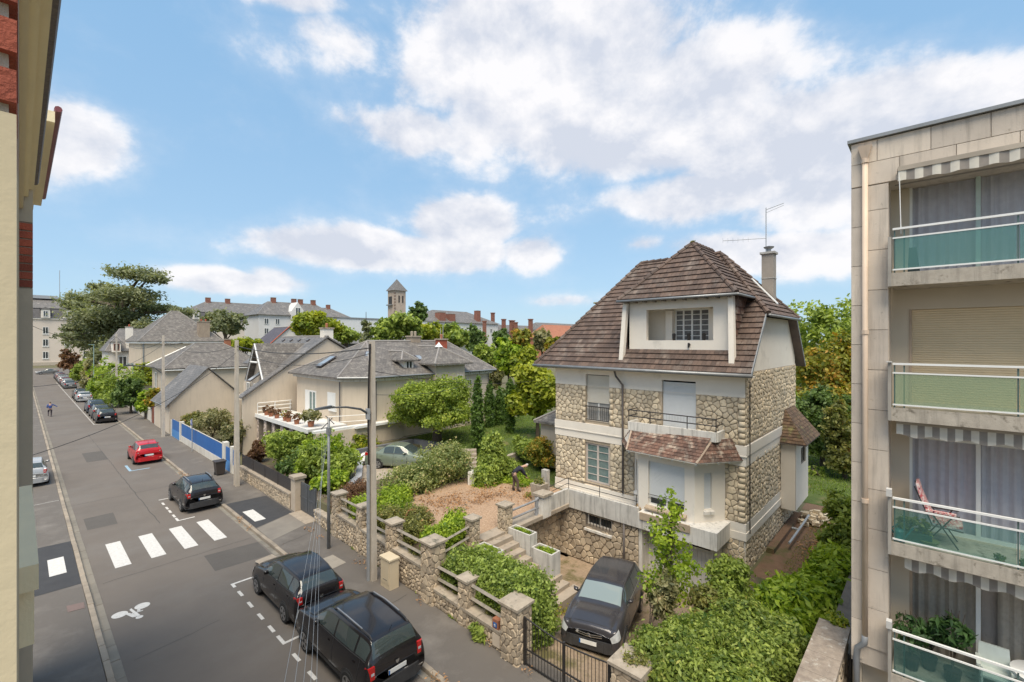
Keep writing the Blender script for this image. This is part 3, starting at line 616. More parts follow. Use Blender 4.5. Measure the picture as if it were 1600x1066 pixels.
for y0, y1 in ((23.45, 24.33), (22.55, 23.42)):
    MB().box(10.02, 10.07, y0, y1, .15, 1.62).build('gate_leaf', ANTH, gg)
    for i in range(5): MB().box(9.995, 10.018, y0+.04+i*.165, y0+.175+i*.165, .25, 1.55).build('gate_board', ANTH, gg)
    MB().box(9.985, 10.0, y0+.02, y1-.02, .86, .93).build('gate_rail', ANTH, gg)
MB().box(9.4, 10.1, 22.3, 24.3, -.04, .135).build('gate_threshold', STEPM, kind='structure')
# ------------------------------------------------------------------ blue fence
bf = thing('blue_panel_fence', 'white low wall and posts with bright blue sheet panels along the pavement', 'fence', (9.65, 44, 0))
bx = 9.7
WW = mat('white_paint_wall', (.66,.63,.57), (.56,.53,.47), .9, 1.5, .9, .2, 40, streak=.6)
MB().box(bx, bx+.2, 36.6, 48.7, -.05, .66).build('low_wall', WW, bf)
MB().box(bx, bx+.2, 33.1, 34.4, -.05, .7).build('low_wall', WW, bf)
for y, w_, h in ((52.45, .25, 1.6), (48.95, .4, 1.85), (36.3, .55, 1.95), (34.6, .4, 1.9)): MB().box(bx-.05, bx+.25, y-w_/2, y+w_/2, -.05, h).build('post', WW, bf)
def bpanel(y0, y1, z0, z1):
    n = max(1, round((y1-y0)/1.0)); w_ = (y1-y0)/n
    for k in range(n): MB().box(bx+.02+.004*(k % 2), bx+.05+.004*(k % 2), y0+k*w_+.008, y0+(k+1)*w_-.008, z0, z1).build('blue_panel', BLUE, bf)
bpanel(36.6, 48.7, .66, 1.75); bpanel(33.1, 34.4, .7, 1.7)
MB().box(bx+.01, bx+.06, 36.6, 48.7, 1.75, 1.79).build('top_rail', WW, bf)
bpanel(49.2, 52.3, .1, 1.7); bpanel(34.85, 36.0, .1, 1.7)
for y0, y1 in ((49.2, 52.3), (34.85, 36.0)): MB().box(bx+.0, bx+.015, y0+.02, y1-.02, .1, .8).build('lower_panel', mat('pale_blue', (.05,.22,.52), (.06,.24,.55), .4), bf)
# wheelie bin
wb = thing('wheelie_bin', 'dark brown wheelie bin on the pavement beside the blue gate', 'bin', (9.05, 34.8, .12))
MB().add([(8.82,34.55,.2),(9.28,34.55,.2),(9.28,35.05,.2),(8.82,35.05,.2),(8.75,34.5,1.0),(9.33,34.5,1.0),(9.33,35.12,1.0),(8.75,35.12,1.0)], [(0,3,2,1),(4,5,6,7),(0,1,5,4),(1,2,6,5),(2,3,7,6),(3,0,4,7)]).build('bin_body', mat('bin_brown', (.045,.035,.03), (.05,.04,.035), .5), wb)
MB().box(8.71, 9.37, 34.46, 35.18, 1.0, 1.06).box(8.8, 9.3, 35.18, 35.24, .98, 1.03).build('lid', mat('bin_brown', (0,0,0)), wb)
for x in (8.8, 9.26): MB().tube([(x-.02, 35.0, .22), (x+.04, 35.0, .22)], .1, 10).build('wheel', DKMET, wb)
# electricity cabinet
cb = thing('electricity_cabinet', 'cream electricity cabinet against the stone wall by the near concrete pole', 'cabinet', (9.1, 14.45, .12))
CBM = mat('cabinet_cream', (.62,.52,.37), (.57,.48,.34), .55)
MB().box(8.93, 9.3, 14.15, 14.75, .12, 1.15).build('cabinet_body', CBM, cb); MB().box(8.89, 9.32, 14.11, 14.79, 1.15, 1.21).build('cabinet_top', CBM, cb)
MB().box(8.915, 8.93, 14.2, 14.7, .3, 1.1).build('cabinet_door', CBM, cb)
MB().box(8.909, 8.915, 14.32, 14.58, .42, .45).build('maker_mark', mat('mark_grey', (.3,.27,.22)), cb)
# ------------------------------------------------------------------ poles
def concrete_pole(x, y, h, wb_, wt, label, seed=0):
    t = thing('utility_pole', label, 'pole', (x, y, .1), 'concrete poles along the right pavement')
    for s_ in (-1, 1):
        b = MB(); a, c = wb_/2, wt/2; g0, g1 = wb_*.18, wt*.18
        y0a, y0b = (g0, a) if s_ > 0 else (-a, -g0); y1a, y1b = (g1, c) if s_ > 0 else (-c, -g1)
        b.add([(x-a*.55,y+y0a,.05),(x+a*.55,y+y0a,.05),(x+a*.55,y+y0b,.05),(x-a*.55,y+y0b,.05),(x-c*.55,y+y1a,h),(x+c*.55,y+y1a,h),(x+c*.55,y+y1b,h),(x-c*.55,y+y1b,h)], [(0,3,2,1),(4,5,6,7),(0,1,5,4),(1,2,6,5),(2,3,7,6),(3,0,4,7)])
        b.build('pole_flange', POLEC, t)
    b = MB(); a, c = wb_/2*.35, wt/2*.35; e, f_ = wb_*.19, wt*.19
    b.add([(x-a,y-e,.05),(x+a,y-e,.05),(x+a,y+e,.05),(x-a,y+e,.05),(x-c,y-f_,h-.1),(x+c,y-f_,h-.1),(x+c,y+f_,h-.1),(x-c,y+f_,h-.1)], [(0,3,2,1),(4,5,6,7),(0,1,5,4),(1,2,6,5),(2,3,7,6),(3,0,4,7)]); b.build('pole_web', POLEC, t)
    return t
p1 = concrete_pole(8.93, 15.35, 9.0, .38, .22, 'tall near concrete pole with curved lamp arm and cables, in front of the stone wall')
MB().box(8.74, 8.80, 15.29, 15.41, .1, 4.4).build('cable_cover', GALV, p1)
for i, (dx, dy) in enumerate(((-.13, -.04), (-.13, .0), (-.13, .045))):
    MB().tube([(8.93+dx, 15.35+dy, 4.2), (8.93+dx-.02, 15.35+dy+.01, 6), (8.93+dx, 15.35+dy, 7.6), (8.93+dx+.04, 15.33+dy, 8.9)], .014, 5).build('cable', DKMET, p1)
DG = mat('dark_lamp_grey', (.07,.075,.08), rough=.5)
MB().tube([(8.85, 15.35, 6.25), (8.5, 15.4, 6.5), (8.0, 15.5, 6.62), (7.5, 15.6, 6.65)], [.045, .04, .035, .03], 8).build('lamp_arm', DG, p1, smooth=True)
MB().add([(7.5,15.54,6.62),(7.5,15.7,6.62),(6.95,15.62,6.60),(6.95,15.82,6.60),(7.5,15.54,6.72),(7.5,15.7,6.72),(7.0,15.63,6.66),(7.0,15.81,6.66)], [(0,1,3,2),(4,6,7,5),(0,4,5,1),(2,3,7,6),(0,2,6,4),(1,5,7,3)]).build('lamp_head', DG, p1)
MB().box(8.72, 8.8, 15.25, 15.45, 6.1, 6.5).build('bracket_box', GALV, p1)
p3 = concrete_pole(9.07, 31.4, 9.05, .42, .26, 'plain concrete pole beside the blue fence end')
p4 = concrete_pole(9.1, 52.6, 9.55, .42, .26, 'concrete pole with lamp arm by the low gabled house')
MB().tube([(9.0, 52.6, 6.0), (8.4, 52.7, 6.6), (7.0, 53.0, 6.8)], .045, 6).build('lamp_arm', DG, p4); MB().box(6.3, 7.0, 52.9, 53.15, 6.75, 6.87).build('lamp_head', DG, p4)
MB().tube([(9.1, 52.6, 8.6), (10.6, 52.6, 8.8)], .04, 5).build('wire_bracket', DKMET, p4)
p5 = concrete_pole(9.7, 88, 10.1, .45, .28, 'farthest concrete pole, beside the green hedge')
mp_ = thing('steel_post', 'slim galvanised steel post carrying wire brackets, at the stone wall', 'pole', (9.0, 19.0, .1))
MB().tube([(9.0, 19.0, .1), (9.0, 19.0, 3.2), (9.0, 19.0, 5.7)], [.075, .06, .05], 10).build('post', mat('post_grey', (.26,.275,.29), (.2,.21,.22), .5, metal=.3), mp_, smooth=True)
MB().tube([(8.5, 18.6, 5.35), (9.3, 19.3, 5.62)], .02, 5).build('wire_bracket', DKMET, mp_); MB().tube([(8.9, 18.3, 5.55), (9.1, 19.5, 5.72)], .018, 5).build('wire_bracket', DKMET, mp_)
MB().box(8.93, 9.07, 18.9, 19.1, 5.0, 5.3).build('junction_box', ZINC, mp_)
for (x, y, h, lb) in ((11.3, 86, 5.6, 'short grey green lamp post among the garden shrubs'), (9.2, 112, 8.3, 'thin pale green lamp post near the street end')):
    t = thing('lamp_post', lb, 'lamp post', (x, y, 0)); GG = mat('green_grey_post', (.25,.36,.34), rough=.5)
    MB().tube([(x, y, 0), (x, y, h)], [.09, .06], 8).build('post', GG, t); MB().box(x-.7, x+.1, y-.1, y+.1, h, h+.12).build('lamp_head', GG, t)
sp = thing('parking_sign', 'small blue parking sign on a grey post in front of the blue fence', 'sign', (9.5, 43.8, .1))
MB().tube([(9.45, 43.8, .1), (9.45, 43.8, 2.75)], .035, 6).build('post', GALV, sp); MB().box(9.38, 9.41, 43.6, 44.0, 2.25, 2.65).build('sign_plate', mat('sign_blue', (.12,.16,.42)), sp); MB().box(9.365, 9.38, 43.68, 43.92, 1.95, 2.18).build('sign_panel', PLW, sp)
b = MB()
b.box(9.365, 9.378, 43.72, 43.77, 2.3, 2.6); b.box(9.365, 9.378, 43.77, 43.9, 2.54, 2.6).box(9.365, 9.378, 43.77, 43.9, 2.42, 2.47).box(9.365, 9.378, 43.85, 43.9, 2.47, 2.54)
b.build('letter', PLW, sp)
# ------------------------------------------------------------------ overhead cables
def cable(a, b_, sag, r=.012, lab='', g=None, name='overhead_cable'):
    n = 14; pts = []
    for i in range(n+1):
        t = i/n; pts.append((a[0]+(b_[0]-a[0])*t, a[1]+(b_[1]-a[1])*t, a[2]+(b_[2]-a[2])*t-4*sag*t*(1-t)))
    o = MB().tube(pts, r, 5, cap=False).build(name, DKMET if r > .005 else GALV); tag(o, lab, 'cable', g)
cable((8.9, 15.35, 8.75), (9.07, 31.4, 8.7), .35, .022, 'thick black cable from the near pole to the pole by the blue fence')
cable((8.9, 15.35, 8.55), (9.07, 31.4, 8.5), .7, .012, 'thin lower cable between the two nearer concrete poles')
cable((9.07, 31.4, 8.7), (9.1, 52.6, 9.0), .7, .016, 'cable between the blue fence pole and the gabled house pole')
cable((9.1, 52.6, 9.0), (9.7, 88, 9.7), 1.2, .02, 'cable between the two farthest poles')
cable((8.9, 15.35, 7.0), (28.0, 29.3, 5.9), .5, .010, 'thin cable from the near pole towards the slate roofed house wall')
cable((8.9, 15.35, 7.9), (18.6, 15.5, 6.9), .3, .010, 'thin cable from the near pole to the stone house')
cable((8.9, 15.35, 5.2), (24, 24, 3.6), .2, .010, 'thin cable crossing the garden trees')
for i, (ya, xa) in enumerate(((3.2, .12), (3.6, .12), (4.0, .12), (4.4, .12), (4.9, .12))):
    cable((8.55+.16*i, 18.65+.13*i, 5.4+.05*i), (.04, .25+.22*i, 5.6+.15*i), .12, .0022, ('leftmost','second from the left','middle','second from the right','rightmost')[i]+' of the thin wires from the steel post to the near facade', 'service wires above the parked cars')
cable((9.1, 52.6, 8.7), (.3, 36, 6.5), .8, .014, 'dark cable from the gabled house pole across the road', 'cables crossing the road')
cable((9.07, 31.4, 8.3), (.3, 22, 5.2), .6, .012, 'dark cable from the pole by the blue fence across the road', 'cables crossing the road')
cable((9.7, 88, 9.6), (.6, 60, 10.5), 1.0, .02, 'long cable sagging in front of the white school facade')

# wear on the road: sealed cracks, patches, joint lines
SEAL = mat('crack_seal', (.045,.042,.040), (.06,.055,.05), .7, 8, .8)
def crack(p0, p1, w_, seed, z=.0035, name='sealed_crack', m=SEAL):
    rnd = random.Random(seed); p0, p1 = Vector((*p0, 0)), Vector((*p1, 0)); d = (p1-p0); n = max(4, int(d.length/.35)); nn = Vector((-d.y, d.x, 0)).normalized(); c = [p0+d*k/n+nn*rnd.uniform(-.03, .03) for k in range(n+1)]; b = MB()
    for k in range(n): a, e = c[k], c[k+1]; b.poly([(a.x-nn.x*w_, a.y-nn.y*w_, z), (e.x-nn.x*w_, e.y-nn.y*w_, z), (e.x+nn.x*w_, e.y+nn.y*w_, z), (a.x+nn.x*w_, a.y+nn.y*w_, z)][::-1])
    return b.build(name, m, kind='structure')
crack((2.1, 22.6), (7.2, 22.9), .012, 1); crack((2.0, 34.5), (7.2, 34.9), .012, 3); crack((4.7, 28), (4.5, 60), .012, 4); crack((2.0, 52), (7.2, 52.4), .015, 5); crack((2.2, 16.5), (4.4, 16.9), .008, 6)
crack((-.3, 35.6), (1.5, 35.8), .02, 7, .119, 'pavement_joint', PAINT); crack((7.7, 20.8), (9.3, 21.2), .012, 8, .123, 'pavement_joint'); crack((7.7, 33.6), (9.4, 33.9), .012, 9, .123, 'pavement_joint'); crack((7.7, 13.4), (9.2, 13.5), .010, 10, .123, 'pavement_joint')
PATCH = mat('old_patch_asphalt', (.105,.094,.084), (.088,.079,.071), .92, 1.5, .9, .4, 150)
flat('asphalt_patch', [[(2.2, 29.5), (3.3, 29.5), (3.35, 31.6), (2.2, 31.5)]], .0025, PATCH); flat('asphalt_patch', [[(5.2, 20.6), (7.2, 20.5), (7.25, 22.2), (5.25, 22.4)]], .0025, PATCH); flat('asphalt_patch', [[(3.4, 46), (4.6, 46), (4.6, 50), (3.4, 50)]], .0025, PATCH)
flat('pavement_apron', [[(7.64, 21.6), (9.4, 22.3), (9.4, 24.25), (7.64, 23.5)]], .122, mat('pale_apron', (.24,.215,.18), (.17,.15,.13), .9, 1.2, .9, .4, 80))
leaves('gutter_litter', [(7.45, y, .13, .12, 1.6, .012) for y in (9, 19, 25, 36, 48)]+[(9.25, y, .13, .1, 1.5, .012) for y in (9, 12, 17, 21)], 900, .045, mat('dry_leaf', (.42,.24,.11), (.30,.16,.08), .9, 20, .9), None, 15, kind='stuff', shell=0); tag(bpy.data.objects['gutter_litter'], 'dry leaf litter along the kerb and the foot of the stone wall', 'leaves')
leaves('pavement_weeds', [(wallx(y)-.02, y, .16, .05, .3, .05) for y in (11.3, 13.4, 16.2, 18.2, 20.6)], 700, .035, L_MID, None, 16, kind='stuff', shell=0); tag(bpy.data.objects['pavement_weeds'], 'small weeds at the foot of the stone street wall', 'weeds')
# ------------------------------------------------------------------ helpers for buildings
def holed(u0, u1, v0, v1, holes, P, dep=.2):
    """wall face with openings, reveals going in by dep; P(u,v,w), w<0 is into the wall"""
    b = MB(); us = sorted({u0, u1, *[max(u0, min(u1, h[k])) for h in holes for k in (0, 1)]}); vs = sorted({v0, v1, *[max(v0, min(v1, h[k])) for h in holes for k in (2, 3)]})
    for i in range(len(us)-1):
        for j in range(len(vs)-1):
            a, c = (us[i]+us[i+1])/2, (vs[j]+vs[j+1])/2
            if any(h[0] < a < h[1] and h[2] < c < h[3] for h in holes): continue
            b.poly([P(us[i], vs[j], 0), P(us[i+1], vs[j], 0), P(us[i+1], vs[j+1], 0), P(us[i], vs[j+1], 0)])
    for h in holes:
        a0, a1, c0, c1 = max(u0, h[0]), min(u1, h[1]), max(v0, h[2]), min(v1, h[3])
        if a0 >= a1 or c0 >= c1: continue
        for (p, q) in (((a0, c0), (a1, c0)), ((a1, c0), (a1, c1)), ((a1, c1), (a0, c1)), ((a0, c1), (a0, c0))):
            if (p[1] == q[1] == v0 and h[2] < v0) or (p[1] == q[1] == v1 and h[3] > v1): continue
            b.poly([P(*p, 0), P(*q, 0), P(*q, -dep), P(*p, -dep)])
    return b
def window(parent, u0, u1, v0, v1, P, dep, frame=PLW, glass=DGL, mull=1, bars=0, fr=.06, name='window', curtain=None, sill=None):
    """frame proud of the pane; P(u,v,w); a part with its pane (and bars) as sub-parts"""
    b = MB(); w0, w1 = -dep, -dep+.05
    def bx(a, c, d, e, x0=w0, x1=w1, q=b):
        pts = [P(a, d, x0), P(c, d, x0), P(c, e, x0), P(a, e, x0), P(a, d, x1), P(c, d, x1), P(c, e, x1), P(a, e, x1)]
        q.add(pts, [(0,3,2,1),(4,5,6,7),(0,1,5,4),(1,2,6,5),(2,3,7,6),(3,0,4,7)])
    bx(u0, u0+fr, v0, v1); bx(u1-fr, u1, v0, v1); bx(u0+fr, u1-fr, v0, v0+fr); bx(u0+fr, u1-fr, v1-fr, v1)
    for k in range(1, mull+1):
        c = u0+(u1-u0)*k/(mull+1); bx(c-fr*.6, c+fr*.6, v0+fr, v1-fr)
    f = b.build(name, frame, parent)
    if bars:
        for k in range(1, bars+1):
            q = MB(); z = v0+(v1-v0)*k/(bars+1); bx(u0+fr, u1-fr, z-.015, z+.015, w0, w1-.01, q); q.build('glazing_bar', frame, f)
    q = MB(); q.poly([P(u0+fr*.5, v0+fr*.5, w0+.015), P(u1-fr*.5, v0+fr*.5, w0+.015), P(u1-fr*.5, v1-fr*.5, w0+.015), P(u0+fr*.5, v1-fr*.5, w0+.015)]); q.build('pane', glass, f)
    if curtain:
        q = MB(); n = int((u1-u0)/.03); pts = [(u0+(u1-u0)*k/n, -dep-.06+.018*math.sin(k*1.9)+.01*math.sin(k*.7)) for k in range(n+1)]
        for k in range(n): q.poly([P(pts[k][0], v0, pts[k][1]), P(pts[k+1][0], v0, pts[k+1][1]), P(pts[k+1][0], v1, pts[k+1][1]), P(pts[k][0], v1, pts[k][1])])
        q.build('curtain', curtain, f)
    if sill:
        q = MB(); bx(u0-.06, u1+.06, v0-.09, v0-.003, -dep, .07, q); q.build('sill', sill, f)
    return f
def shutter(parent, u0, u1, v0, v1, P, dep, m=SHUT, hs=.055):
    """closed roller shutter: curved slats as real relief"""
    b = MB(); n = max(2, round((v1-v0)/hs)); hh = (v1-v0)/n
    for k in range(n):
        a = v0+k*hh
        r = [(a, -dep), (a+hh*.12, -dep+.012), (a+hh*.8, -dep+.012), (a+hh, -dep)]
        for (p, q) in zip(r[:-1], r[1:]): b.poly([P(u0, p[0], p[1]), P(u1, p[0], p[1]), P(u1, q[0], q[1]), P(u0, q[0], q[1])], (k*7 % 5)/5)
    o = b.build('roller_shutter', m, parent); return o
def slab_poly(pts, th): # thin solid below a planar polygon
    b = MB(); b.ext([(p[0], p[1], p[2]) for p in pts], (0, 0, -th)); return b
# ------------------------------------------------------------------ the stone house
FX, SY0, SY1, BX1 = 19.2, 5.35, 14.6, 28.0
H = thing('stone_house', 'large rubble stone house with steep brown tiled roof and closed white shutters', 'house', (23.5, 10, 0))
PF = lambda u, v, w: (FX-w, u, v)
PS = lambda u, v, w: (u, SY0-w, v)
hUL, hUM, hLL = (11.38, 12.72, 5.05, 7.34), (7.27, 8.75, 5.15, 7.29), (11.38, 12.76, 2.0, 3.95)
BAY = (6.1, 10.05, 1.2, 4.9)
holed(SY0, SY1, 1.2, 6.78, [hUL, (7.27, 8.75, 5.15, 7.3), hLL], lambda u, v, w: (FX+.03-w, u, v), .22).build('front_wall', MORTH, H)
holed(SY0, SY1, 6.78, 7.75, [hUL, hUM], lambda u, v, w: (FX-.005-w, u, v), .22).build('upper_render', WHITE, H)
MB().box(FX-.005, FX+.02, SY0, SY1, 6.775, 6.782).build('render_edge', WHITE, H)
st = []
qo = .28
stones(SY0+qo, SY1-.02, 4.93, 6.77, .215, PF, [(hUL[0]-.2, hUL[1]+.2, 4.9, 7), (hUM[0]-.02, hUM[1]+.02, 4.9, 7)], 3, .024, .021, 1.25, st)
stones(SY0+qo, SY1-.02, 1.87, 4.08, .215, PF, [(hLL[0]-.04, hLL[1]+.2, 1.8, 4.2), (BAY[0], BAY[1], 1, 5)], 4, .024, .021, 1.25, st)
# dressed jamb stones and corner stones
def quoins(u0, u1, v0, v1, P, hh, seed, out):
    rnd = random.Random(seed); n = round((v1-v0)/hh); h_ = (v1-v0)/n
    for k in range(n):
        q = [(u0+.01, v0+k*h_+.01), (u1-.01-.05*(k % 2), v0+k*h_+.01), (u1-.01-.05*(k % 2), v0+(k+1)*h_-.01), (u0+.01, v0+(k+1)*h_-.01)]
        vs = [P(a, b, 0) for a, b in q]+[P(a+(.015 if i in (0, 3) else -.015), b+(.015 if i < 2 else -.015), .045) for i, (a, b) in enumerate(q)]
        out.append((vs, [(0,1,5,4),(1,2,6,5),(2,3,7,6),(3,0,4,7),(4,5,6,7)], .55+.4*rnd.random()))
for a in ((SY0, SY0+qo, 4.93, 6.77, .22), (SY0, SY0+qo, 1.87, 4.08, .22)): quoins(*a[:4], PF, a[4], 9, st)
quoins(hUL[0]-.2, hUL[0], 4.93, 6.77, PF, .28, 3, st); quoins(hUL[1], hUL[1]+.2, 4.93, 6.77, PF, .28, 4, st); quoins(hLL[1], hLL[1]+.2, 1.87, 4.08, PF, .28, 5, st)
st = fixn(st, (-1, 0, 0))
pieces(st, 'stone', 'small_stones', STONEH, H, 300, True)
# side wall (faces -Y)
holed(FX, BX1, -.3, 7.75, [], lambda u, v, w: (u, SY0+.03-w, v)).build('side_wall', MORTH, H)
ss = []
for z0, z1, sd in ((-.25, 1.18, 11), (1.87, 4.25, 12), (4.97, 7.74, 13)):
    stones(FX+.02, BX1-.02, z0, z1, .20, PS, [(24.7, 27.75, .9, 4.3)] if z0 < 4 else [], sd, .03, .026, 1.2, ss)
pieces(fixn(ss, (0, -1, 0)), 'side_stone', 'side_stones', STONEH, H, 0, True)
def band(z0, z1, proud, nm='band_course'):
    for (za, zb, pr_) in ((z0, z1, proud),):
        MB().box(FX-pr_, FX+.05, SY0-pr_+.002, SY1+.01, za, zb).build(nm, WHITE, H); MB().box(FX+.05, BX1+.01, SY0-pr_, SY0+.05, za, zb).build(nm, WHITE, H)
band(1.2, 1.5, .055); band(1.5, 1.85, .03); band(4.1, 4.5, .03); band(4.5, 4.9, .06); MB().box(FX-.075, FX, SY0-.07, SY1, 4.47, 4.51).build('moulding', WHITE, H)
MB().box(27.9, BX1, SY0, SY1, -.3, 7.8).box(FX+.05, BX1, SY1-.1, SY1, -.3, 7.8).build('rear_walls', WHITE, H)
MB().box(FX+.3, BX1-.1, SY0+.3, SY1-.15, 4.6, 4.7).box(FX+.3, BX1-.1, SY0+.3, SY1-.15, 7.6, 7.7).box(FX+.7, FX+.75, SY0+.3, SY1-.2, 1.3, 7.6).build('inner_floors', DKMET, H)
# gable render
k_ = 5.6/4.9
def zr(x): return 7.75+(min(x, 47.2-x)-18.7)*k_
for y, nm in ((SY0+.02, 'gable_render'),):
    pts = [(FX, y, 7.75), (BX1, y, 7.75), (BX1, y, zr(BX1)-.08), (26.4, y, 10.05), (20.8, y, 10.05), (FX, y, zr(FX)-.08)]
    MB().ext(pts, (0, .1, 0)).build(nm, WHITE, H)
# windows
sh = shutter(H, hUL[0]+.02, hUL[1]-.02, 5.95, 7.3, PF, .12, mat('ivory_shutter', (.66,.62,.54), (.62,.58,.50), .5))
wd = window(H, hUL[0], hUL[1], 5.05, 6.0, PF, .18, glass=mat('curtained_glass', (.42,.41,.39), (.26,.26,.25), .15, 9, .9))
rl = MB()
for i in range(13): y = hUL[0]+.04+i*(hUL[1]-hUL[0]-.08)/12; rl.tube([(FX-.02, y, 5.12), (FX-.02, y, 5.75)], .012, 4)
rl.box(FX-.04, FX, hUL[0], hUL[1], 5.75, 5.79).box(FX-.035, FX-.005, hUL[0], hUL[1], 5.10, 5.14).build('window_guard', DKMET, H)
shutter(H, hUM[0]+.02, hUM[1]-.02, 5.15, 7.215, PF, .10)
window(H, hLL[0]+.02, hLL[1]-.02, 2.02, 3.93, PF, .14, glass=mat('teal_curtained_glass', (.10,.17,.17), (.20,.26,.25), .12, 6, .9), frame=mat('pinkish_frame', (.62,.55,.50), rough=.6), bars=4, fr=.08)
# downpipe on the front
MB().tube([(FX-.3, 10.95, 7.68), (FX-.22, 10.9, 7.35), (FX-.1, 10.62, 6.95), (FX-.1, 10.6, 4.5), (FX-.1, 10.6, 1.9)], .05, 8).build('downpipe', mat('dark_pipe', (.10,.09,.09), (.14,.12,.11), .6), H, smooth=True)
MB().tube([(19.55, SY0-.07, 7.4), (19.55, SY0-.07, 1.4)], .02, 6).build('cable_pipe', DKMET, H)
# basement front with window, garage
BXW = 17.8
PB = lambda u, v, w: (BXW-w, u, v)
hB = (10.45, 11.75, .55, 1.02)
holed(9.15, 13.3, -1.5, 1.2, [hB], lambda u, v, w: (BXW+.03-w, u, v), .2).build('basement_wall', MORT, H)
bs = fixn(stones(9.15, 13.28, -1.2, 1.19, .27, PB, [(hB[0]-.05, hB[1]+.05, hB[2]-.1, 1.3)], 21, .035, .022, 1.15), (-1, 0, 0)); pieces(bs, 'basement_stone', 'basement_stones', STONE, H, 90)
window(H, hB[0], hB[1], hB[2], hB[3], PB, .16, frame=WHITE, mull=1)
bb = MB()
for i in range(8): bb.box(BXW-.02, BXW+.0, hB[0]+.06+i*.17, hB[0]+.085+i*.17, hB[2], hB[3])
bb.build('window_bars', DKMET, H)
MB().box(BXW-.10, BXW+.02, hB[0]-.06, hB[1]+.06, .28, .38).build('window_ledge', WHITEW, H)
MB().tube([(BXW-.08, 9.78, 1.2), (BXW-.08, 9.78, -1.1)], .05, 8).build('lower_downpipe', mat('dark_pipe', (0,0,0)), H, smooth=True)
MB().box(BXW+.03, 18.6, 9.0, 9.15, -1.4, 1.2).box(FX-.0, FX+.05, SY0, 6.3, -1.3, 1.2).box(18.5, FX, 6.2, 6.3, -1.3, 1.2).build('garage_reveal', WHITEW, H)
GX = 18.45
gd = MB().box(GX, GX+.05, 6.3, 9.0, -1.3, 1.2).build('garage_door', mat('garage_white', (.70,.68,.64), (.64,.62,.58), .7, 3, .8, streak=.25), H)
for i in range(18): MB().box(GX-.018, GX-.001, 6.3+i*.15+.005, 6.3+(i+1)*.15-.005, -1.3, .62).build('door_board', MATS['garage_white'], gd)
for y0, y1 in ((6.4, 7.1), (7.25, 8.35), (8.45, 8.95)): MB().box(GX-.02, GX-.002, y0, y1, .74, .96).build('door_pane', mat('dark_brown_pane', (.03,.018,.015), rough=.3), gd)
cs = fixn(stones(SY0+.02, 6.2, -.3, 1.18, .215, PF, [], 22, .045, .026, 1.1), (-1, 0, 0)); pieces(cs, 'stone', 's', STONEH, H, 60)
# bay window
BF = [(19.2, 10.05), (18.1, 9.3), (18.1, 6.9), (19.2, 6.1)]
def seg(p, q):
    L_ = math.hypot(q[0]-p[0], q[1]-p[1]); ux, uy = (q[0]-p[0])/L_, (q[1]-p[1])/L_; nx_, ny_ = uy, -ux
    if nx_ > 0: nx_, ny_ = -nx_, -ny_
    return L_, (lambda u, v, w: (p[0]+ux*u+nx_*w, p[1]+uy*u+ny_*w, v))
bw = []
for i, (p, q) in enumerate(zip(BF[:-1], BF[1:])):
    L_, P = seg(p, q)
    hs_ = [(.45, 2.0, 2.08, 3.92)] if i == 1 else ([(.42, .78, 2.3, 3.75)] if i == 2 else [(.45, .85, 2.3, 3.75)])
    o = holed(0, L_, 1.55, 4.32, hs_, P, .16).build('bay_wall', WHITE, H)
    for h_ in hs_:
        if i == 1:
            shutter(o, h_[0]+.01, h_[1]-.01, 2.38, h_[3], P, .10); window(o, h_[0], h_[1], h_[2], 2.5, P, .15, mull=1)
            MB().tube([P(h_[0], 2.52, .0), P(h_[1], 2.52, 0)], .014, 5).tube([P(h_[0], 2.36, .0), P(h_[1], 2.36, 0)], .012, 5).build('guard_rail', DKMET, o)
            s_ = MB(); s_.add([P(h_[0]-.1, 1.92, .0), P(h_[1]+.1, 1.92, .0), P(h_[1]+.1, 1.92, .18), P(h_[0]-.1, 1.92, .18), P(h_[0]-.1, 2.05, .0), P(h_[1]+.1, 2.05, .0), P(h_[1]+.1, 1.98, .18), P(h_[0]-.1, 1.98, .18)], [(0,3,2,1),(4,5,6,7),(0,1,5,4),(1,2,6,5),(2,3,7,6),(3,0,4,7)]); s_.build('sill', mat('stained_sill', (.50,.40,.29), (.36,.28,.20), .9, 6, .9), o)
        else:
            shutter(o, h_[0]+.01, h_[1]-.01, h_[2], h_[3], P, .10); s_ = MB(); s_.add([P(h_[0]-.04, 2.12, 0), P(h_[1]+.04, 2.12, 0), P(h_[1]+.04, 2.12, .1), P(h_[0]-.04, 2.12, .1), P(h_[0]-.04, 2.28, 0), P(h_[1]+.04, 2.28, 0), P(h_[1]+.04, 2.24, .1), P(h_[0]-.04, 2.24, .1)], [(0,3,2,1),(4,5,6,7),(0,1,5,4),(1,2,6,5),(2,3,7,6),(3,0,4,7)]); s_.build('sill', WHITEW, o)
MB().prism([(19.1, 9.9), (18.3, 9.3), (18.3, 6.95), (19.1, 6.3)], 1.6, 4.2).build('bay_core', DKMET, H)
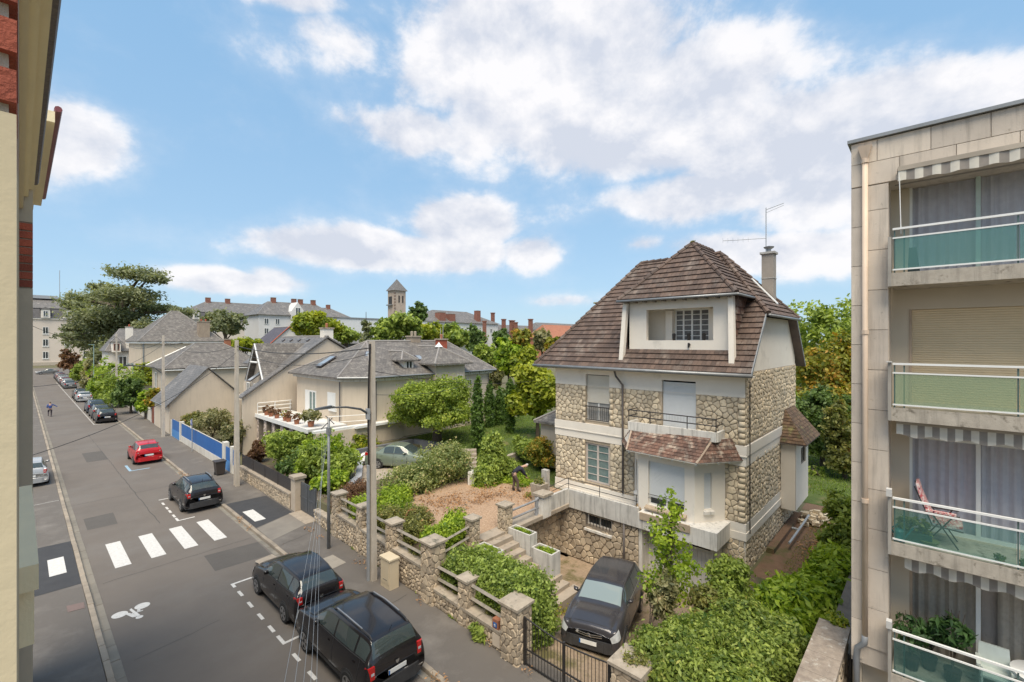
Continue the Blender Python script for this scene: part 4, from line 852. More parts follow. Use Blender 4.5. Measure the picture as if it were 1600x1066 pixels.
# slab / walkway
wk = MB().prism([(17.66, 5.9), (19.17, 5.9), (19.17, 9.1), (17.66, 9.1)], 1.14, 1.80).build('bay_slab', WHITEW, H)
MB().prism([(17.60, 6.9), (17.66, 6.9), (17.66, 9.0), (17.60, 9.0)], 1.55, 1.84).build('slab_ledge', mat('stained_sill', (0,0,0)), H)
MB().box(17.8, 19.19, 9.1, 13.3, 1.14, 1.42).build('walkway_floor', CONC, H)
MB().box(17.66, 17.8, 9.1, 12.7, 1.14, 1.98).build('walkway_parapet', mat('parapet_concrete', (.62,.60,.56), (.46,.44,.41), .9, 2, .9, .3, 40, streak=1.0), H)
MB().box(16.25, 17.8, 12.7, 12.84, 1.14, 1.98).build('walkway_parapet', MATS['parapet_concrete'], H)
MB().box(13.7, 17.8, 12.62, 13.45, 1.14, 1.30).build('terrace_edge_slab', STEPM, H)
rb = MB()
for z in (2.22, 2.48): rb.tube([(16.3, 12.77, z-.1), (17.72, 12.77, z), (17.72, 9.15, z)], .016, 5)
for y in (12.7, 11.0, 9.2): rb.tube([(17.72, y, 1.95), (17.72, y, 2.5)], .016, 5)
rb.build('walkway_railing', DKMET, H)
MB().add([(18.0,9.15,1.8),(18.6,9.2,1.8),(18.5,9.6,1.8),(17.95,9.5,1.8),(18.3,9.35,2.0)], [(0,1,4),(1,2,4),(2,3,4),(3,0,4)]).build('leaf_heap', mat('dry_leaves', (.36,.25,.13), (.25,.17,.09), .95, 20, .9, .9, 60), kind='stuff')
# retaining wall
rt = thing('retaining_wall', 'rubble retaining wall beside the garage drive under the grey edge slab', 'wall', (15.6, 13.3, 0))
MB().box(13.7, 17.83, 13.3, 13.5, -1.4, 1.14).build('wall_core', MORT, rt)
pieces(fixn(stones(13.7, 17.8, -1.2, 1.13, .26, lambda u, v, w: (u, 13.3-w, v), [], 31, .035, .02, 1.15), (0, -1, 0)), 'stone', 'small_stones', STONE, rt, 120)
# bay roof
zb, zt = 4.32, 5.1
E_ = [(19.22, 10.72, zb), (17.72, 9.66, zb), (17.55, 6.62, zb), (19.22, 5.42, zb)]; T_ = [(19.22, 10.15, zt), (18.42, 9.78, zt), (18.42, 6.35, zt), (19.22, 5.95, zt)]
bt = []
for i in range(3):
    pts = [E_[i+1], E_[i], T_[i], T_[i+1]]; plane_tiles(pts, .16, .15, 50+i, .022, bt); slab_poly(pts, .04).build('bay_roof_deck', WHITE, H)
pieces(bt, 'bay_roof_tile', 'bay_roof_tiles', TILER, H, 260)
for i in (1, 2): MB().tube([E_[i], T_[i]], .05, 6).build('hip_tiles', mat('hip_mortar', (.50,.42,.34), (.34,.24,.18), .9, 8, .9, .5, 60), H)
MB().tube([E_[0], T_[0]], .05, 6).tube([E_[3], T_[3]], .05, 6).build('hip_tiles', MATS['hip_mortar'], H)
rf = MB()
for i in range(3):
    L_, P = seg(E_[i][:2], E_[i+1][:2]); n = max(3, int(L_/.45))
    for k in range(n+1): u = .05+(L_-.1)*k/n; c = P(u, zb-.09, -.12); rf.obox(c, .06, .06, zb-.13, zb-.045, 0)
rf.build('rafter_ends', PLW, H)
# balcony above the bay
MB().prism([(18.42, 6.2), (19.2, 5.95), (19.2, 10.1), (18.42, 9.9)], 5.02, 5.12).build('balcony_floor', CONC, H)
MB().box(18.32, 18.42, 6.15, 9.92, 5.06, 5.44).box(18.42, 19.19, 6.1, 6.2, 5.06, 5.44).box(18.42, 19.19, 9.84, 9.94, 5.06, 5.44).build('balcony_parapet', WHITEW, H)
rb = MB()
for z in (5.68, 5.95): rb.tube([(19.15, 9.9, z), (18.37, 9.9, z), (18.37, 6.17, z), (19.15, 6.17, z)], .024, 5)
for y in (9.9, 8.9, 7.3, 6.17): rb.tube([(18.37, y, 5.42), (18.37, y, 5.95)], .02, 5)
rb.build('balcony_railing', DKMET, H)
mesh_ = MB()
for i in range(30): y = 6.2+i*3.7/30; mesh_.tube([(18.37, y, 5.68), (18.37, y, 5.95)], .003, 3, cap=False)
mesh_.build('railing_mesh', DKMET, H)
# main roof
RZ = 13.35; PA, PBk = (23.6, 7.7, RZ), (23.6, 11.95, RZ)
ft = []
def onslope(x, y): return (x, y, 7.75+(x-18.7)*k_)
pol = [onslope(18.7, 10.45), onslope(18.7, 15.6), PBk, (23.6, 10.45, RZ)]; plane_tiles(pol, .185, .30, 61, .052, ft); dk = [pol]
pol = [onslope(18.7, 5.0), onslope(18.7, 10.45), onslope(19.46, 10.45), onslope(19.46, 5.0)]; plane_tiles(pol, .185, .30, 62, .052, ft); dk.append(pol)
pol = [onslope(19.46, 5.0), onslope(19.46, 5.92), onslope(21.6, 5.92), onslope(20.8, 5.0)]; plane_tiles(pol, .185, .30, 63, .052, ft); dk.append(pol)
pol = [onslope(21.45, 5.65), onslope(21.45, 10.45), (23.6, 10.45, RZ), PA]; plane_tiles(pol, .185, .30, 64, .052, ft); dk.append(pol)
hp = [(20.75, 4.92, 10.12), (26.45, 4.92, 10.12), PA]; plane_tiles(hp, .185, .30, 65, .052, ft); dk.append(hp)
lh = [(28.5, 15.6, 7.75), (18.7, 15.6, 7.75), PBk]; plane_tiles(lh, .185, .30, 66, .052, ft); dk.append(lh)
bk = [(28.5, 15.6, 7.75), (28.5, 5.0, 7.75), (26.4, 5.0, 10.15), PA, PBk]; plane_tiles(bk, .185, .30, 67, .052, ft); dk.append(bk)
# dormer roof
DZ = 10.9; DR = 13.5; de = (19.0, 5.62), (19.0, 10.78)
dp = [[(19.0, 10.78, DZ), (19.0, 5.62, DZ), (21.05, 8.12, DR)], [(19.0, 5.62, DZ), (21.5, 5.62, DZ), (23.8, 8.12, DR), (21.05, 8.12, DR)], [(21.5, 10.78, DZ), (19.0, 10.78, DZ), (21.05, 8.12, DR), (23.8, 8.12, DR)]]
for i, p in enumerate(dp): plane_tiles(p, .185, .30, 70+i, .052, ft); dk.append(p)
ftr = [q for q in ft if q[0][0][0] < 19.6 and q[0][0][1] < 11] ; rest = [q for q in ft if not (q[0][0][0] < 19.6 and q[0][0][1] < 11)]
pieces(ft, 'roof_tile', 'roof_tiles', TILE, H, 300)
for p in dk: slab_poly([(a, b, c-.005) for a, b, c in p], .10).build('roof_deck', mat('deck_wood', (.20,.16,.14), (.15,.12,.11), .9), H)
def ridge(p, q, nm='ridge_tiles'):
    p, q = Vector(p), Vector(q); n = max(2, int((q-p).length/.38)); b = MB()
    for k in range(n):
        a, c = p.lerp(q, k/n), p.lerp(q, (k+1.12)/n if k < n-1 else 1); b.tube([a+Vector((0,0,.02)), c+Vector((0,0,-.0))], [.115, .085], 8, random.random())
    return b.build(nm, TILE, H)
for p, q in ((PA, PBk), ((18.7, 15.6, 7.77), PBk), ((20.75, 4.92, 10.14), PA), ((19.0, 5.62, DZ), (21.05, 8.12, DR)), ((19.0, 10.78, DZ), (21.05, 8.12, DR)), ((21.05, 8.12, DR), (23.8, 8.12, DR)), ((26.45, 4.92, 10.14), PA)): ridge(p, q)
# moss and lichen clumps on the ridges
leaves('ridge_lichen', [(21.0, 8.1, 13.58, .12, .12, .03), (23.6, 11.9, 13.42, .12, .12, .03), (21.5, 13.6, 11.1, .12, .12, .03)], 260, .03, L_AUT, H, 4, kind='stuff')
# gutters, fascias, soffits
MB().tube([(18.62, 4.95, 7.68), (18.62, 15.65, 7.72)], .075, 8).build('front_gutter', ZINC, H, smooth=True)
MB().tube([(20.7, 4.86, 10.06), (26.5, 4.86, 10.06)], .06, 8).tube([(18.94, 5.56, 10.84), (18.94, 10.84, 10.84)], .055, 8).tube([(18.94, 5.56, 10.84), (21.4, 5.56, 10.84)], .055, 8).build('small_gutters', ZINC, H, smooth=True)
MB().box(18.75, FX+.0, 5.0, 15.5, 7.60, 7.64).box(FX, 28.3, 14.6, 15.5, 7.6, 7.64).build('soffit', WHITE, H)
for s_ in (0, 1):
    p, q = ((18.66, 4.97, 7.62), (20.8, 4.97, 10.06)) if not s_ else ((28.54, 4.97, 7.62), (26.4, 4.97, 10.06))
    MB().ext([p, (p[0], p[1], p[2]+.16), (q[0], q[1], q[2]+.16), q], (0, .04, 0)).build('verge_board', ZINC, H)
# dormer body
PD = lambda u, v, w: (19.45-w, u, v)
holed(5.9, 10.55, 8.5, 10.82, [(6.65, 9.6, 9.03, 10.42)], PD, .2).build('dormer_wall', WHITE, H)
MB().box(19.65, 20.6, 6.45, 6.65, 8.9, 10.6).box(19.65, 20.6, 10.35, 10.45, 8.9, 10.6).box(19.65, 20.7, 6.45, 10.45, 10.45, 10.55).box(19.65, 20.7, 6.45, 10.45, 8.85, 8.98).build('loggia_lining', mat('loggia_cream', (.82,.76,.66), (.78,.72,.62), .9), H)
holed(6.45, 10.45, 8.9, 10.5, [(7.2, 8.75, 9.0, 10.44)], lambda u, v, w: (20.6-w, u, v), .1).build('loggia_back_wall', MATS['loggia_cream'], H)
window(H, 7.2, 8.75, 9.0, 10.44, lambda u, v, w: (20.6-w, u, v), .08, bars=5, fr=.06, mull=3, frame=PLW, glass=mat('lace_glass', (.20,.20,.20), (.09,.09,.09), .2, 7, .9))
MB().box(20.35, 20.55, 8.78, 9.1, 9.0, 10.4).box(20.35, 20.5, 6.95, 7.15, 9.0, 10.4).build('folded_shutter', WHITE, H)
b = MB()
for i in range(3): b.lathe((19.9+.1*i, 8.5-.62*i, 9.0), [(.06, 0), (.09, .3), (.05, .34)], 8)
b.build('balcony_pots', DKMET, H)
for y, s_ in ((5.9, -1), (10.55, 1)):
    cheek = [(19.45, y, 8.62), (21.45, y, 10.88), (19.45, y, 10.88)]
    MB().ext(cheek, (0, -.1*s_, 0)).build('dormer_cheek', MORT, H)
    U, V = Vector((1, 0, 0)), Vector((0, 0, 1)); ct = []
    for q in tiles((19.45, y+.01*s_, 8.62), U, V, [(0, 0), (2.0, 2.26), (0, 2.26)] , .185, .30, 80, .04, []): ct.append(([(a, y+(b_-(y+.01*s_))*1+(0), c) if False else (a, y+s_*abs(b_-(y+.01*s_))+.005*s_, c) for a, b_, c in q[0]], q[1], q[2]))
    pieces(ct, 'cheek_tile', 'cheek_tiles', TILER, H, 60)
    MB().ext([(19.43, y+.10*s_, 10.8), (19.2, y+.10*s_, 10.8), (18.98, y+.20*s_, 8.12), (19.25, y+.20*s_, 8.4)], (0, -.2*s_, 0)).build('leaning_post', WHITE, H)
b = MB()
for i in range(11): b.box(19.02, 19.4, 5.9+i*.455, 5.97+i*.455, 10.74, 10.85)
b.build('rafter_ends', WOOD, H)
MB().box(19.38, 19.44, 7.62, 7.68, 8.72, 8.92).box(19.37, 19.44, 7.58, 7.66, 8.84, 8.88).build('wrought_number', DKMET, H)
# chimney with mast
ch = MB().box(24.74, 25.26, 5.64, 6.16, 10.6, 13.25).build('chimney', mat('chimney_render', (.34,.30,.26), (.27,.24,.21), .9, 2, .9, .3, 40), H)
MB().box(24.67, 25.33, 5.57, 6.23, 13.25, 13.35).box(24.72, 25.28, 5.62, 6.18, 12.05, 12.09).build('chimney_cap', CONC, ch)
MB().lathe((25.0, 5.9, 13.38), [(.1, 0), (.1, .12), (.22, .2), (.24, .24), (.02, .3)], 12).build('cowl', ZINC, ch)
MB().tube([(24.9, 6.0, 13.3), (24.9, 6.0, 15.55)], .022, 6).tube([(24.9, 6.0, 14.05), (24.2, 7.2, 14.02), (23.9, 7.7, 14.02)], .014, 4).tube([(24.9, 6.0, 15.45), (25.2, 5.3, 15.7)], .016, 4).tube([(24.9, 6.0, 15.3), (25.2, 5.3, 15.6)], .01, 4).build('aerial_mast', GALV, ch)
for k in range(6): t_ = k/5; MB().tube([(24.5-.6*t_, 6.7+1.0*t_, 13.9), (24.5-.6*t_, 6.7+1.0*t_, 14.14)], .006, 3).build('aerial_element', GALV, ch)
MB().ext([(24.3, 5.4, 10.75), (24.6, 5.4, 10.75), (24.6, 6.5, 12.02), (24.3, 6.5, 12.02)], (0, 0, .06)).build('flashing', PLW, ch)
# side annex
an = thing('side_porch', 'small white closet bay with brown tiled hood on the side wall of the stone house', 'porch', (26.2, 5.0, 1))
PAn = lambda u, v, w: (u, 4.72-w, v)
holed(24.75, 27.7, 1.0, 4.2, [(26.0, 27.1, 2.9, 3.75)], PAn, .12).build('porch_front', WHITE, an); window(an, 26.0, 27.1, 2.9, 3.75, PAn, .1, mull=1, frame=WOOD)
MB().box(24.75, 24.8, 4.72, 5.33, 1.0, 4.2).box(24.8, 27.7, 4.73, 5.33, 1.0, 1.1).box(27.65, 27.7, 4.73, 5.33, 1.1, 4.2).build('porch_sides', WHITE, an)
pr = []
A0, A1, A2, A3 = (24.5, 5.33, 4.2), (24.5, 4.25, 4.2), (28.0, 4.25, 4.2), (28.0, 5.33, 4.2); R0, R1 = (25.5, 5.3, 5.65), (27.4, 5.3, 5.65)
for i, p in enumerate(([A1, A2, R1, R0], [A0, A1, R0], [A2, A3, R1])): plane_tiles(p, .16, .16, 90+i, .025, pr); slab_poly(p, .06).build('hood_deck', MATS['deck_wood'], an)
pieces(pr, 'hood_tile', 'hood_tiles', TILEH, an, 120)
# rubble heap and pipe at the side
rh = []; rnd = random.Random(5)
for i in range(70):
    x, y = 27.2+rnd.gauss(0, .45), 4.3+rnd.gauss(0, .35); r = rnd.uniform(.07, .15); z = .0+max(0, .45-.5*math.hypot(x-27.2, y-4.3))*rnd.random()
    v = [Vector((x+r*rnd.uniform(.7,1.2)*a, y+r*rnd.uniform(.7,1.2)*b_, z+r*rnd.uniform(.6,1)*(1 if c > 0 else -.5))) for a, b_, c in ((-1,-1,-1),(1,-1,-1),(1,1,-1),(-1,1,-1),(-1,-1,1),(1,-1,1),(1,1,1),(-1,1,1))]
    rh.append(([tuple(k) for k in v], [(0,3,2,1),(4,5,6,7),(0,1,5,4),(1,2,6,5),(2,3,7,6),(3,0,4,7)], rnd.random()))
hr = thing('stone_heap', 'heap of loose pale stones at the far foot of the house side wall', 'stones', (27.2, 4.3, 0)); pieces(rh, 'stone', 'small_stones', STONEH, hr, 70)
tag(MB().tube([(22.6, 4.55, .25), (26.6, 4.5, .35)], .05, 8).tube([(24.4, 4.5, .3), (24.4, 4.8, .3)], .055, 8).build('drain_pipe', GALV), 'grey pipe lying along the foot of the house side wall', 'pipe')
MB().box(21.8, 27.4, 4.95, 5.25, -.1, .12).build('foundation_ledge', DIRT, H)
# ------------------------------------------------------------------ steps, planters, terrace pillars
stt = thing('garden_steps', 'worn stone steps rising from the garage drive to the gravel terrace', 'steps', (12.8, 11, 0))
N_ = 8
for k in range(N_):
    y0 = 9.95+k*.335; z1 = -.02+k*.178; x1 = 13.38 if k > 1 else 13.95
    MB().box(12.13, x1, y0, y0+.37, z1-.5, z1).build('step', STEPM, stt)
MB().box(12.1, 14.2, 9.55, 9.95, -.6, -.17).build('step', STEPM, stt)
MB().box(12.02, 12.12, 9.9, 12.6, -.4, .3).build('cheek_wall', CONC, stt); MB().box(12.13, 13.4, 12.63, 13.2, .8, 1.33).build('landing', STEPM, stt)
def planter(x0, x1, y0, y1, z0, z1, lab, sd):
    t = thing('concrete_planter', lab, 'planter', ((x0+x1)/2, (y0+y1)/2, z0), 'concrete planters flanking the steps'); m = MATS['parapet_concrete']
    th = .06
    MB().box(x0, x0+th, y0, y1, z0, z1).build('planter_side', m, t); MB().box(x1-th, x1, y0, y1, z0, z1).build('planter_side', m, t)
    MB().box(x0+th, x1-th, y0, y0+th, z0, z1).build('planter_side', m, t); MB().box(x0+th, x1-th, y1-th, y1, z0, z1).build('planter_side', m, t)
    MB().box(x0+th, x1-th, y0+th, y1-th, z0, z1-.07).build('soil', MOSS, t)
    leaves('moss_grass', [((x0+x1)/2, (y0+y1)/2, z1-.04, (x1-x0)/2-th, (y1-y0)/2-th, .03)], 1100, .035, L_BRIGHT, t, sd, kind='stuff', shell=0, bounds=[(x0+th+.04, x1-th-.04), (y0+th+.04, y1-th-.04), (z0, z1+.03)])
planter(13.42, 13.86, 11.45, 12.6, -.6, 1.46, 'upper white concrete planter right of the steps, moss on top', 1)
planter(13.44, 13.98, 10.4, 11.42, -.8, 1.02, 'lower taller white concrete planter right of the steps', 2)
planter(11.62, 12.02, 11.5, 12.55, .0, 1.36, 'dark stained low planter left of the steps near the hedge', 3)
for (x, y, w_, z0, z1, lab) in ((13.5, 12.85, .42, 1.0, 2.28, 'capped rubble pillar at the right of the step top'), (11.75, 12.9, .38, 1.0, 2.22, 'capped rubble pillar at the left of the step top')):
    t = thing('step_pillar', lab, 'pillar', (x, y, z0)); pillar(t, x, y, w_, z0, z1, int(x*10), n=30, name='pillar')
wp = thing('white_pier', 'white rendered pier with slab cap at the end of the walkway', 'pillar', (15.95, 12.8, 1.3))
MB().box(15.68, 16.24, 12.6, 13.1, 1.14, 2.1).build('shaft', WHITEW, wp); MB().box(15.6, 16.32, 12.52, 13.18, 2.1, 2.2).build('cap', COPE, wp)
fp = thing('concrete_pot', 'square weathered concrete pot with dark plant by the house corner', 'pot', (17.0, 13.9, 1.35))
MB().add([(16.75,13.65,1.3),(17.25,13.65,1.3),(17.25,14.15,1.3),(16.75,14.15,1.3),(16.68,13.58,2.15),(17.32,13.58,2.15),(17.32,14.22,2.15),(16.68,14.22,2.15)], [(0,3,2,1),(4,5,6,7),(0,1,5,4),(1,2,6,5),(2,3,7,6),(3,0,4,7)]).build('pot_body', COPE, fp); leaves('foliage', [(17, 13.9, 2.25, .25, .25, .12)], 250, .06, L_OLIVE, fp, 3)
MB().box(18.2, 18.45, 14.4, 14.75, 1.35, 2.4).build('corner_post', CONC, H)
tr = thing('terrace_railing', 'two grey rails between the rubble pillar and the white pier', 'railing', (14.7, 12.9, 1.4))
for z in (1.6, 1.95): MB().tube([(13.7, 12.85, z), (15.65, 12.85, z+.02)], .045, 6).build('rail', GALV if False else mat('blue_grey_rail', (.30,.31,.33), (.22,.22,.23), .8), tr)
MB().tube([(15.5, 12.85, 1.3), (15.5, 12.85, 2.0), (15.66, 12.85, 2.05)], .06, 8).build('end_post', MATS['blue_grey_rail'], tr)
tr2 = thing('garden_railing', 'two mossy wooden rails between the street pillar and the step pillar', 'railing', (10.7, 12.8, 1.4))
for z in (1.45, 1.85): MB().tube([(9.9, 12.75, z), (11.55, 12.88, z+.12)], .055, 4).build('rail', WOOD, tr2)
MB().box(9.9, 12.1, 12.62, 12.9, .0, 1.22).build('low_kerb_wall', MORT, tr2)
# ------------------------------------------------------------------ apartment block on the right
AP = thing('apartment_block', 'concrete panelled apartment block with green glass balconies at the right edge', 'apartment building', (13, -2, 0))
PANEL = mat('concrete_panel', (.64,.56,.48), (.54,.47,.40), .88, 2.0, .9, .3, 50, tint=.14, streak=.55, col3=(.33,.28,.22), sc3=6, lo3=.63, hi3=.75)
SOF = mat('cream_soffit', (.60,.52,.41), (.56,.48,.38), .85, 1, .6)
WX, WZ = 13.3, 13.36
PW = lambda u, v, w: (WX-w, u, v)
ZB = [10.40, 7.63, 4.87, 2.15]
wh = [(-3.2, .37, z+.03, z+2.06) for z in ZB]
holed(-7, .68, .4, 12.37, wh, PW, .22).build('loggia_wall', SOF, AP)
MB().box(12.53, 13.33, .68, 1.32, 1.95, 12.37).build('corner_strip', PANEL, AP)
MB().box(12.9, 13.3, .68, 1.30, -.5, 1.95).box(12.7, 13.3, 1.15, 1.31, -.5, 1.95).build('ground_floor_strip', SOF, AP)
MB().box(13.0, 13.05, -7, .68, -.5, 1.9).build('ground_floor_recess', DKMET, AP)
MB().box(12.53, 24, -7, 1.32, 12.38, 13.34).box(13.6, 24, -7, 1.32, -.5, 12.37).build('block_body', PANEL, AP)
rnd = random.Random(2)
def panels(y0, y1, z0, z1):
    MB().add([(12.53, y0+.004, z0+.004), (12.53, y1-.004, z0+.004), (12.53, y1-.004, z1-.004), (12.53, y0+.004, z1-.004), (12.5, y0+.006, z0+.006), (12.5, y1-.006, z0+.006), (12.5, y1-.006, z1-.006), (12.5, y0+.006, z1-.006)],
             [(0,4,5,1),(1,5,6,2),(2,6,7,3),(3,7,4,0),(7,6,5,4)], rnd.random()).build('facing_panel', PANEL, AP)
for row, js in ((0, [1.32, .87, .02, -.82, -1.66, -2.5, -7]), (1, [1.32, .5, -.35, -1.19, -2.0, -7])):
    for a, c in zip(js[1:], js[:-1]): panels(a, c, 12.87 if row == 0 else 12.38, 13.34 if row == 0 else 12.87)
z = 12.36; k = 0
while z > 2.2:
    for a, c, o in ((1.12, 1.32, .0), (.68, 1.12, .32)):
        z1 = z if k == 0 else min(12.36, z+o); panels(a, c, max(1.95, z-.86+o), z1) if z1 > max(1.95, z-.86+o) else None
    z -= .86; k += 1
MB().box(12.42, 24, -7, 1.38, 13.35, 13.42).build('roof_edge', ZINC, AP)
PIPE = mat('cream_pipe', (.66,.52,.40), (.60,.47,.36), .6, 2, .6, streak=.3)
dp = MB().tube([(12.43, 1.07, 12.95), (12.43, 1.07, 2.6)], .052, 10).build('downpipe', PIPE, AP, smooth=True)
MB().add([(12.32,1.19,13.2),(12.32,.95,13.2),(12.5,.95,13.2),(12.5,1.19,13.2),(12.38,1.12,12.92),(12.38,1.02,12.92),(12.48,1.02,12.92),(12.48,1.12,12.92)], [(0,1,2,3),(4,7,6,5),(0,4,5,1),(1,5,6,2),(2,6,7,3),(3,7,4,0)]).build('rain_hopper', PIPE, dp)
for z in (9.15, 5.5, 12.85): MB().lathe((12.43, 1.07, z), [(.07, 0), (.07, .09)], 10).build('pipe_collar', PIPE, dp)
MB().tube([(12.43, 1.07, 2.62), (12.43, 1.08, 2.45), (12.45, 1.2, 2.3), (12.45, 1.22, 2.1), (12.45, 1.22, -.3)], .058, 10).build('lower_pipe', mat('grey_pipe', (.22,.23,.25), (.18,.19,.20), .5), dp, smooth=True)
BG = [glassmat('green_balcony_glass', (.12,.27,.25), .36, .05), glassmat('pale_green_glass', (.27,.36,.25), .45, .08), glassmat('clear_green_glass', (.09,.20,.18), .26, .04), glassmat('dark_green_glass', (.05,.12,.115), .36, .04)]
ROOMG = glassmat('room_glass', (.10,.10,.11), .22, .02)
SHEER = mat('sheer_curtain', (.78,.77,.80), (.66,.65,.69), .9, 8, .9)
SHEERB = mat('ribbed_curtain', (.62,.56,.45), (.48,.43,.35), .9, 12, .9)
WCON = mat('weathered_slab', (.50,.45,.38), (.34,.30,.25), .92, 5, .9, .4, 50, col3=(.14,.12,.09), sc3=4, lo3=.56, hi3=.68, streak=.7)
for i, z in enumerate(ZB):
    MB().add([(12.2,-7,z-.27),(13.3,-7,z-.27),(13.3,.62,z-.27),(12.2,.62,z-.27),(12.2,-7,z),(13.3,-7,z),(13.3,.62,z),(12.2,.62,z)], [(0,3,2,1),(4,5,6,7),(0,1,5,4),(1,2,6,5),(2,3,7,6),(3,0,4,7)]).build('balcony_slab', WCON, AP)
    MB().box(12.19, 12.55, .62, .675, z-.27, z+(.93 if i else .75)).build('end_fin', mat('fin_grey', (.40,.37,.33), (.30,.28,.25), .9, 4, .9, streak=.5), AP)
    if i >= 1: MB().box(12.13, 12.27, .61, .70, z+.93, z+(.95 if i == 1 else 1.08)).build('fin_box', mat('fin_box_grey', (.56,.55,.53), rough=.6), AP)
    r = MB().box(12.19, 12.24, -7, .6, z+.88, z+.92).build('top_rail', PLW, AP); MB().box(12.2, 12.23, -7, .6, z+.70, z+.73).build('glass_clamp_rail', PLW, AP); MB().box(12.2, 12.23, -7, .6, z+.05, z+.08).build('bottom_rail', PLW, AP)
    for y0, y1 in ((-1.12, .56), (-2.85, -1.16), (-4.6, -2.9)): MB().box(12.207, 12.217, y0, y1, z+.08, z+.70).build('balcony_glass', BG[i], AP)
    for y in (.57, .42, -1.14, -2.87): MB().box(12.225, 12.245, y-.012, y+.012, z, z+.87).build('baluster', mat('baluster_green', (.10,.16,.15), rough=.4), AP)
    u0, u1, v0, v1 = wh[i]
    fm = PLW if i in (0, 2) else mat('tan_frame', (.50,.38,.28), rough=.6)
    if i == 1:
        shutter(AP, u0+.06, u1-.04, v0, v1+.1 if False else v1, PW, .08, SHUTB, .05); MB().box(WX-.02, WX+.1, u1-.04, u1, v0, v1).build('guide_rail', fm, AP)
    else:
        fr = MB().box(WX+.06, WX+.12, u1-.05, u1, v0, v1).box(WX+.06, WX+.12, u0, u1, v1-.06, v1).box(WX+.06, WX+.12, u0, u1, v0, v0+.08).build('window_frame', fm, AP)
        MB().box(WX+.05, WX+.12, -.73, -.66, v0+.08, v1-.06).build('mullion', mat('pale_green_alu', (.55,.66,.62), rough=.4) if i == 0 else PLW, fr)
        MB().box(WX+.05, WX+.12, -1.9, -1.84, v0+.08, v1-.06).build('mullion', PLW, fr)
        for a, c in ((-.66, u1-.05), (-1.84, -.73), (u0, -1.9)): MB().poly([(WX+.09, a, v0+.08), (WX+.09, c, v0+.08), (WX+.09, c, v1-.06), (WX+.09, a, v1-.06)]).build('pane', ROOMG, fr)
        q = MB(); n = 110; gap = (-.95, -.74) if i == 3 else (9, 9)
        pts = [(u1-.05-(u1-u0)*k/n, WX+.2+.025*math.sin(k*1.3+.6*math.sin(k*.35))) for k in range(n+1)]
        for k in range(n):
            if gap[0] < pts[k][0] < gap[1]: continue
            q.poly([(pts[k][1], pts[k][0], v0), (pts[k+1][1], pts[k+1][0], v0), (pts[k+1][1], pts[k+1][0], v1), (pts[k][1], pts[k][0], v1)])
        q.build('curtain', SHEERB if i == 3 else SHEER, AP, smooth=True)
# awnings
AW1 = mat('awning_cream', (.66,.62,.54), (.58,.54,.47), .9, 8, .8); AW2 = mat('awning_grey', (.30,.265,.235), (.24,.215,.19), .9, 8, .8)
for i, (x, ya, zt, dpth, lab) in enumerate(((12.28, .52, 12.50, .21, 'top'), (12.40, .55, 7.28, .24, 'mid'), (12.40, .42, 4.52, .22, 'low'))):
    aw = thing('awning', ('grey and cream striped awning rolled up under the roof edge', 'striped scalloped awning over the window with the garden chair', 'striped scalloped awning above the lowest balcony')[i], 'awning', (x, 0, zt), 'rolled awnings of the apartment block')
    MB().box(x+.0, x+.16, -4, ya, zt, zt+.09).build('awning_case', mat('awning_case_tan', (.42,.36,.29), rough=.6), aw)
    k = 0; y = ya; wd = .13 if i == 0 else .11
    while y > -3.0:
        q = MB(); n = 6
        for s_ in range(n):
            a, c = y-wd*s_/n, y-wd*(s_+1)/n
            f = lambda t: zt-dpth+(.012 if i == 0 else .028)*math.cos(t*math.pi*2/(.42 if i == 0 else .5))
            g2 = lambda t: x+.02+.008*math.sin(t*23)
            q.poly([(g2(a), a, zt+.02), (g2(c), c, zt+.02), (g2(c), c, f(c)), (g2(a), a, f(a))])
        q.build('valance_stripe', AW1 if k % 2 == 0 else AW2, aw); y -= wd; k += 1
    if i == 0:
        MB().tube([(12.3, .5, 12.5), (12.25, .47, 11.2)], .008, 4).build('crank_rod', PLW, aw)
        MB().poly([(12.9, .6, 12.36), (12.9, -5, 12.36), (12.28, -5, 12.58), (12.28, .52, 12.58)]).build('awning_cloth', AW2, aw)
# things on the balconies
gc = thing('garden_chair', 'reclining garden chair with red and white floral cushion on the balcony', 'chair', (12.8, 0, 4.87))
FLOR = mat('floral_cushion', (.55,.07,.08), (.75,.70,.66), .9, 28, .35, col3=(.10,.03,.06), sc3=24, lo3=.58, hi3=.64)
def cushion(p, nm):
    b = MB(); n = len(p)
    for (a, c) in zip(p[:-1], p[1:]):
        d = Vector((0, c[0]-a[0], c[1]-a[1])).normalized(); nn = Vector((0, -d.z, d.y))*.05
        b.ext([(12.55, a[0], a[1]), (13.05, a[0], a[1]), (13.05, c[0], c[1]), (12.55, c[0], c[1])], nn)
    return b.build(nm, FLOR, gc)
cushion([(.0, 5.33), (.12, 5.62), (.2, 5.85), (.25, 6.05)], 'back_cushion'); cushion([(-.45, 5.30), (-.2, 5.27), (.0, 5.33)], 'seat_cushion')
for x in (12.55, 13.05):
    MB().tube([(x, .27, 6.0), (x, .0, 5.27), (x, -.45, 5.24)], .014, 6).build('side_rail', DKMET, gc); MB().tube([(x, .12, 5.5), (x, -.4, 5.52)], .02, 6).build('armrest', DKMET, gc)
    MB().tube([(x, .1, 4.88), (x, -.3, 5.5)], .013, 6).build('leg', DKMET, gc); MB().tube([(x, -.38, 4.88), (x, -.0, 5.5)], .013, 6).build('leg', DKMET, gc)
MB().box(12.53, 12.6, .1, -.35, 5.53, 5.57).build('arm_pad', FLOR, gc)
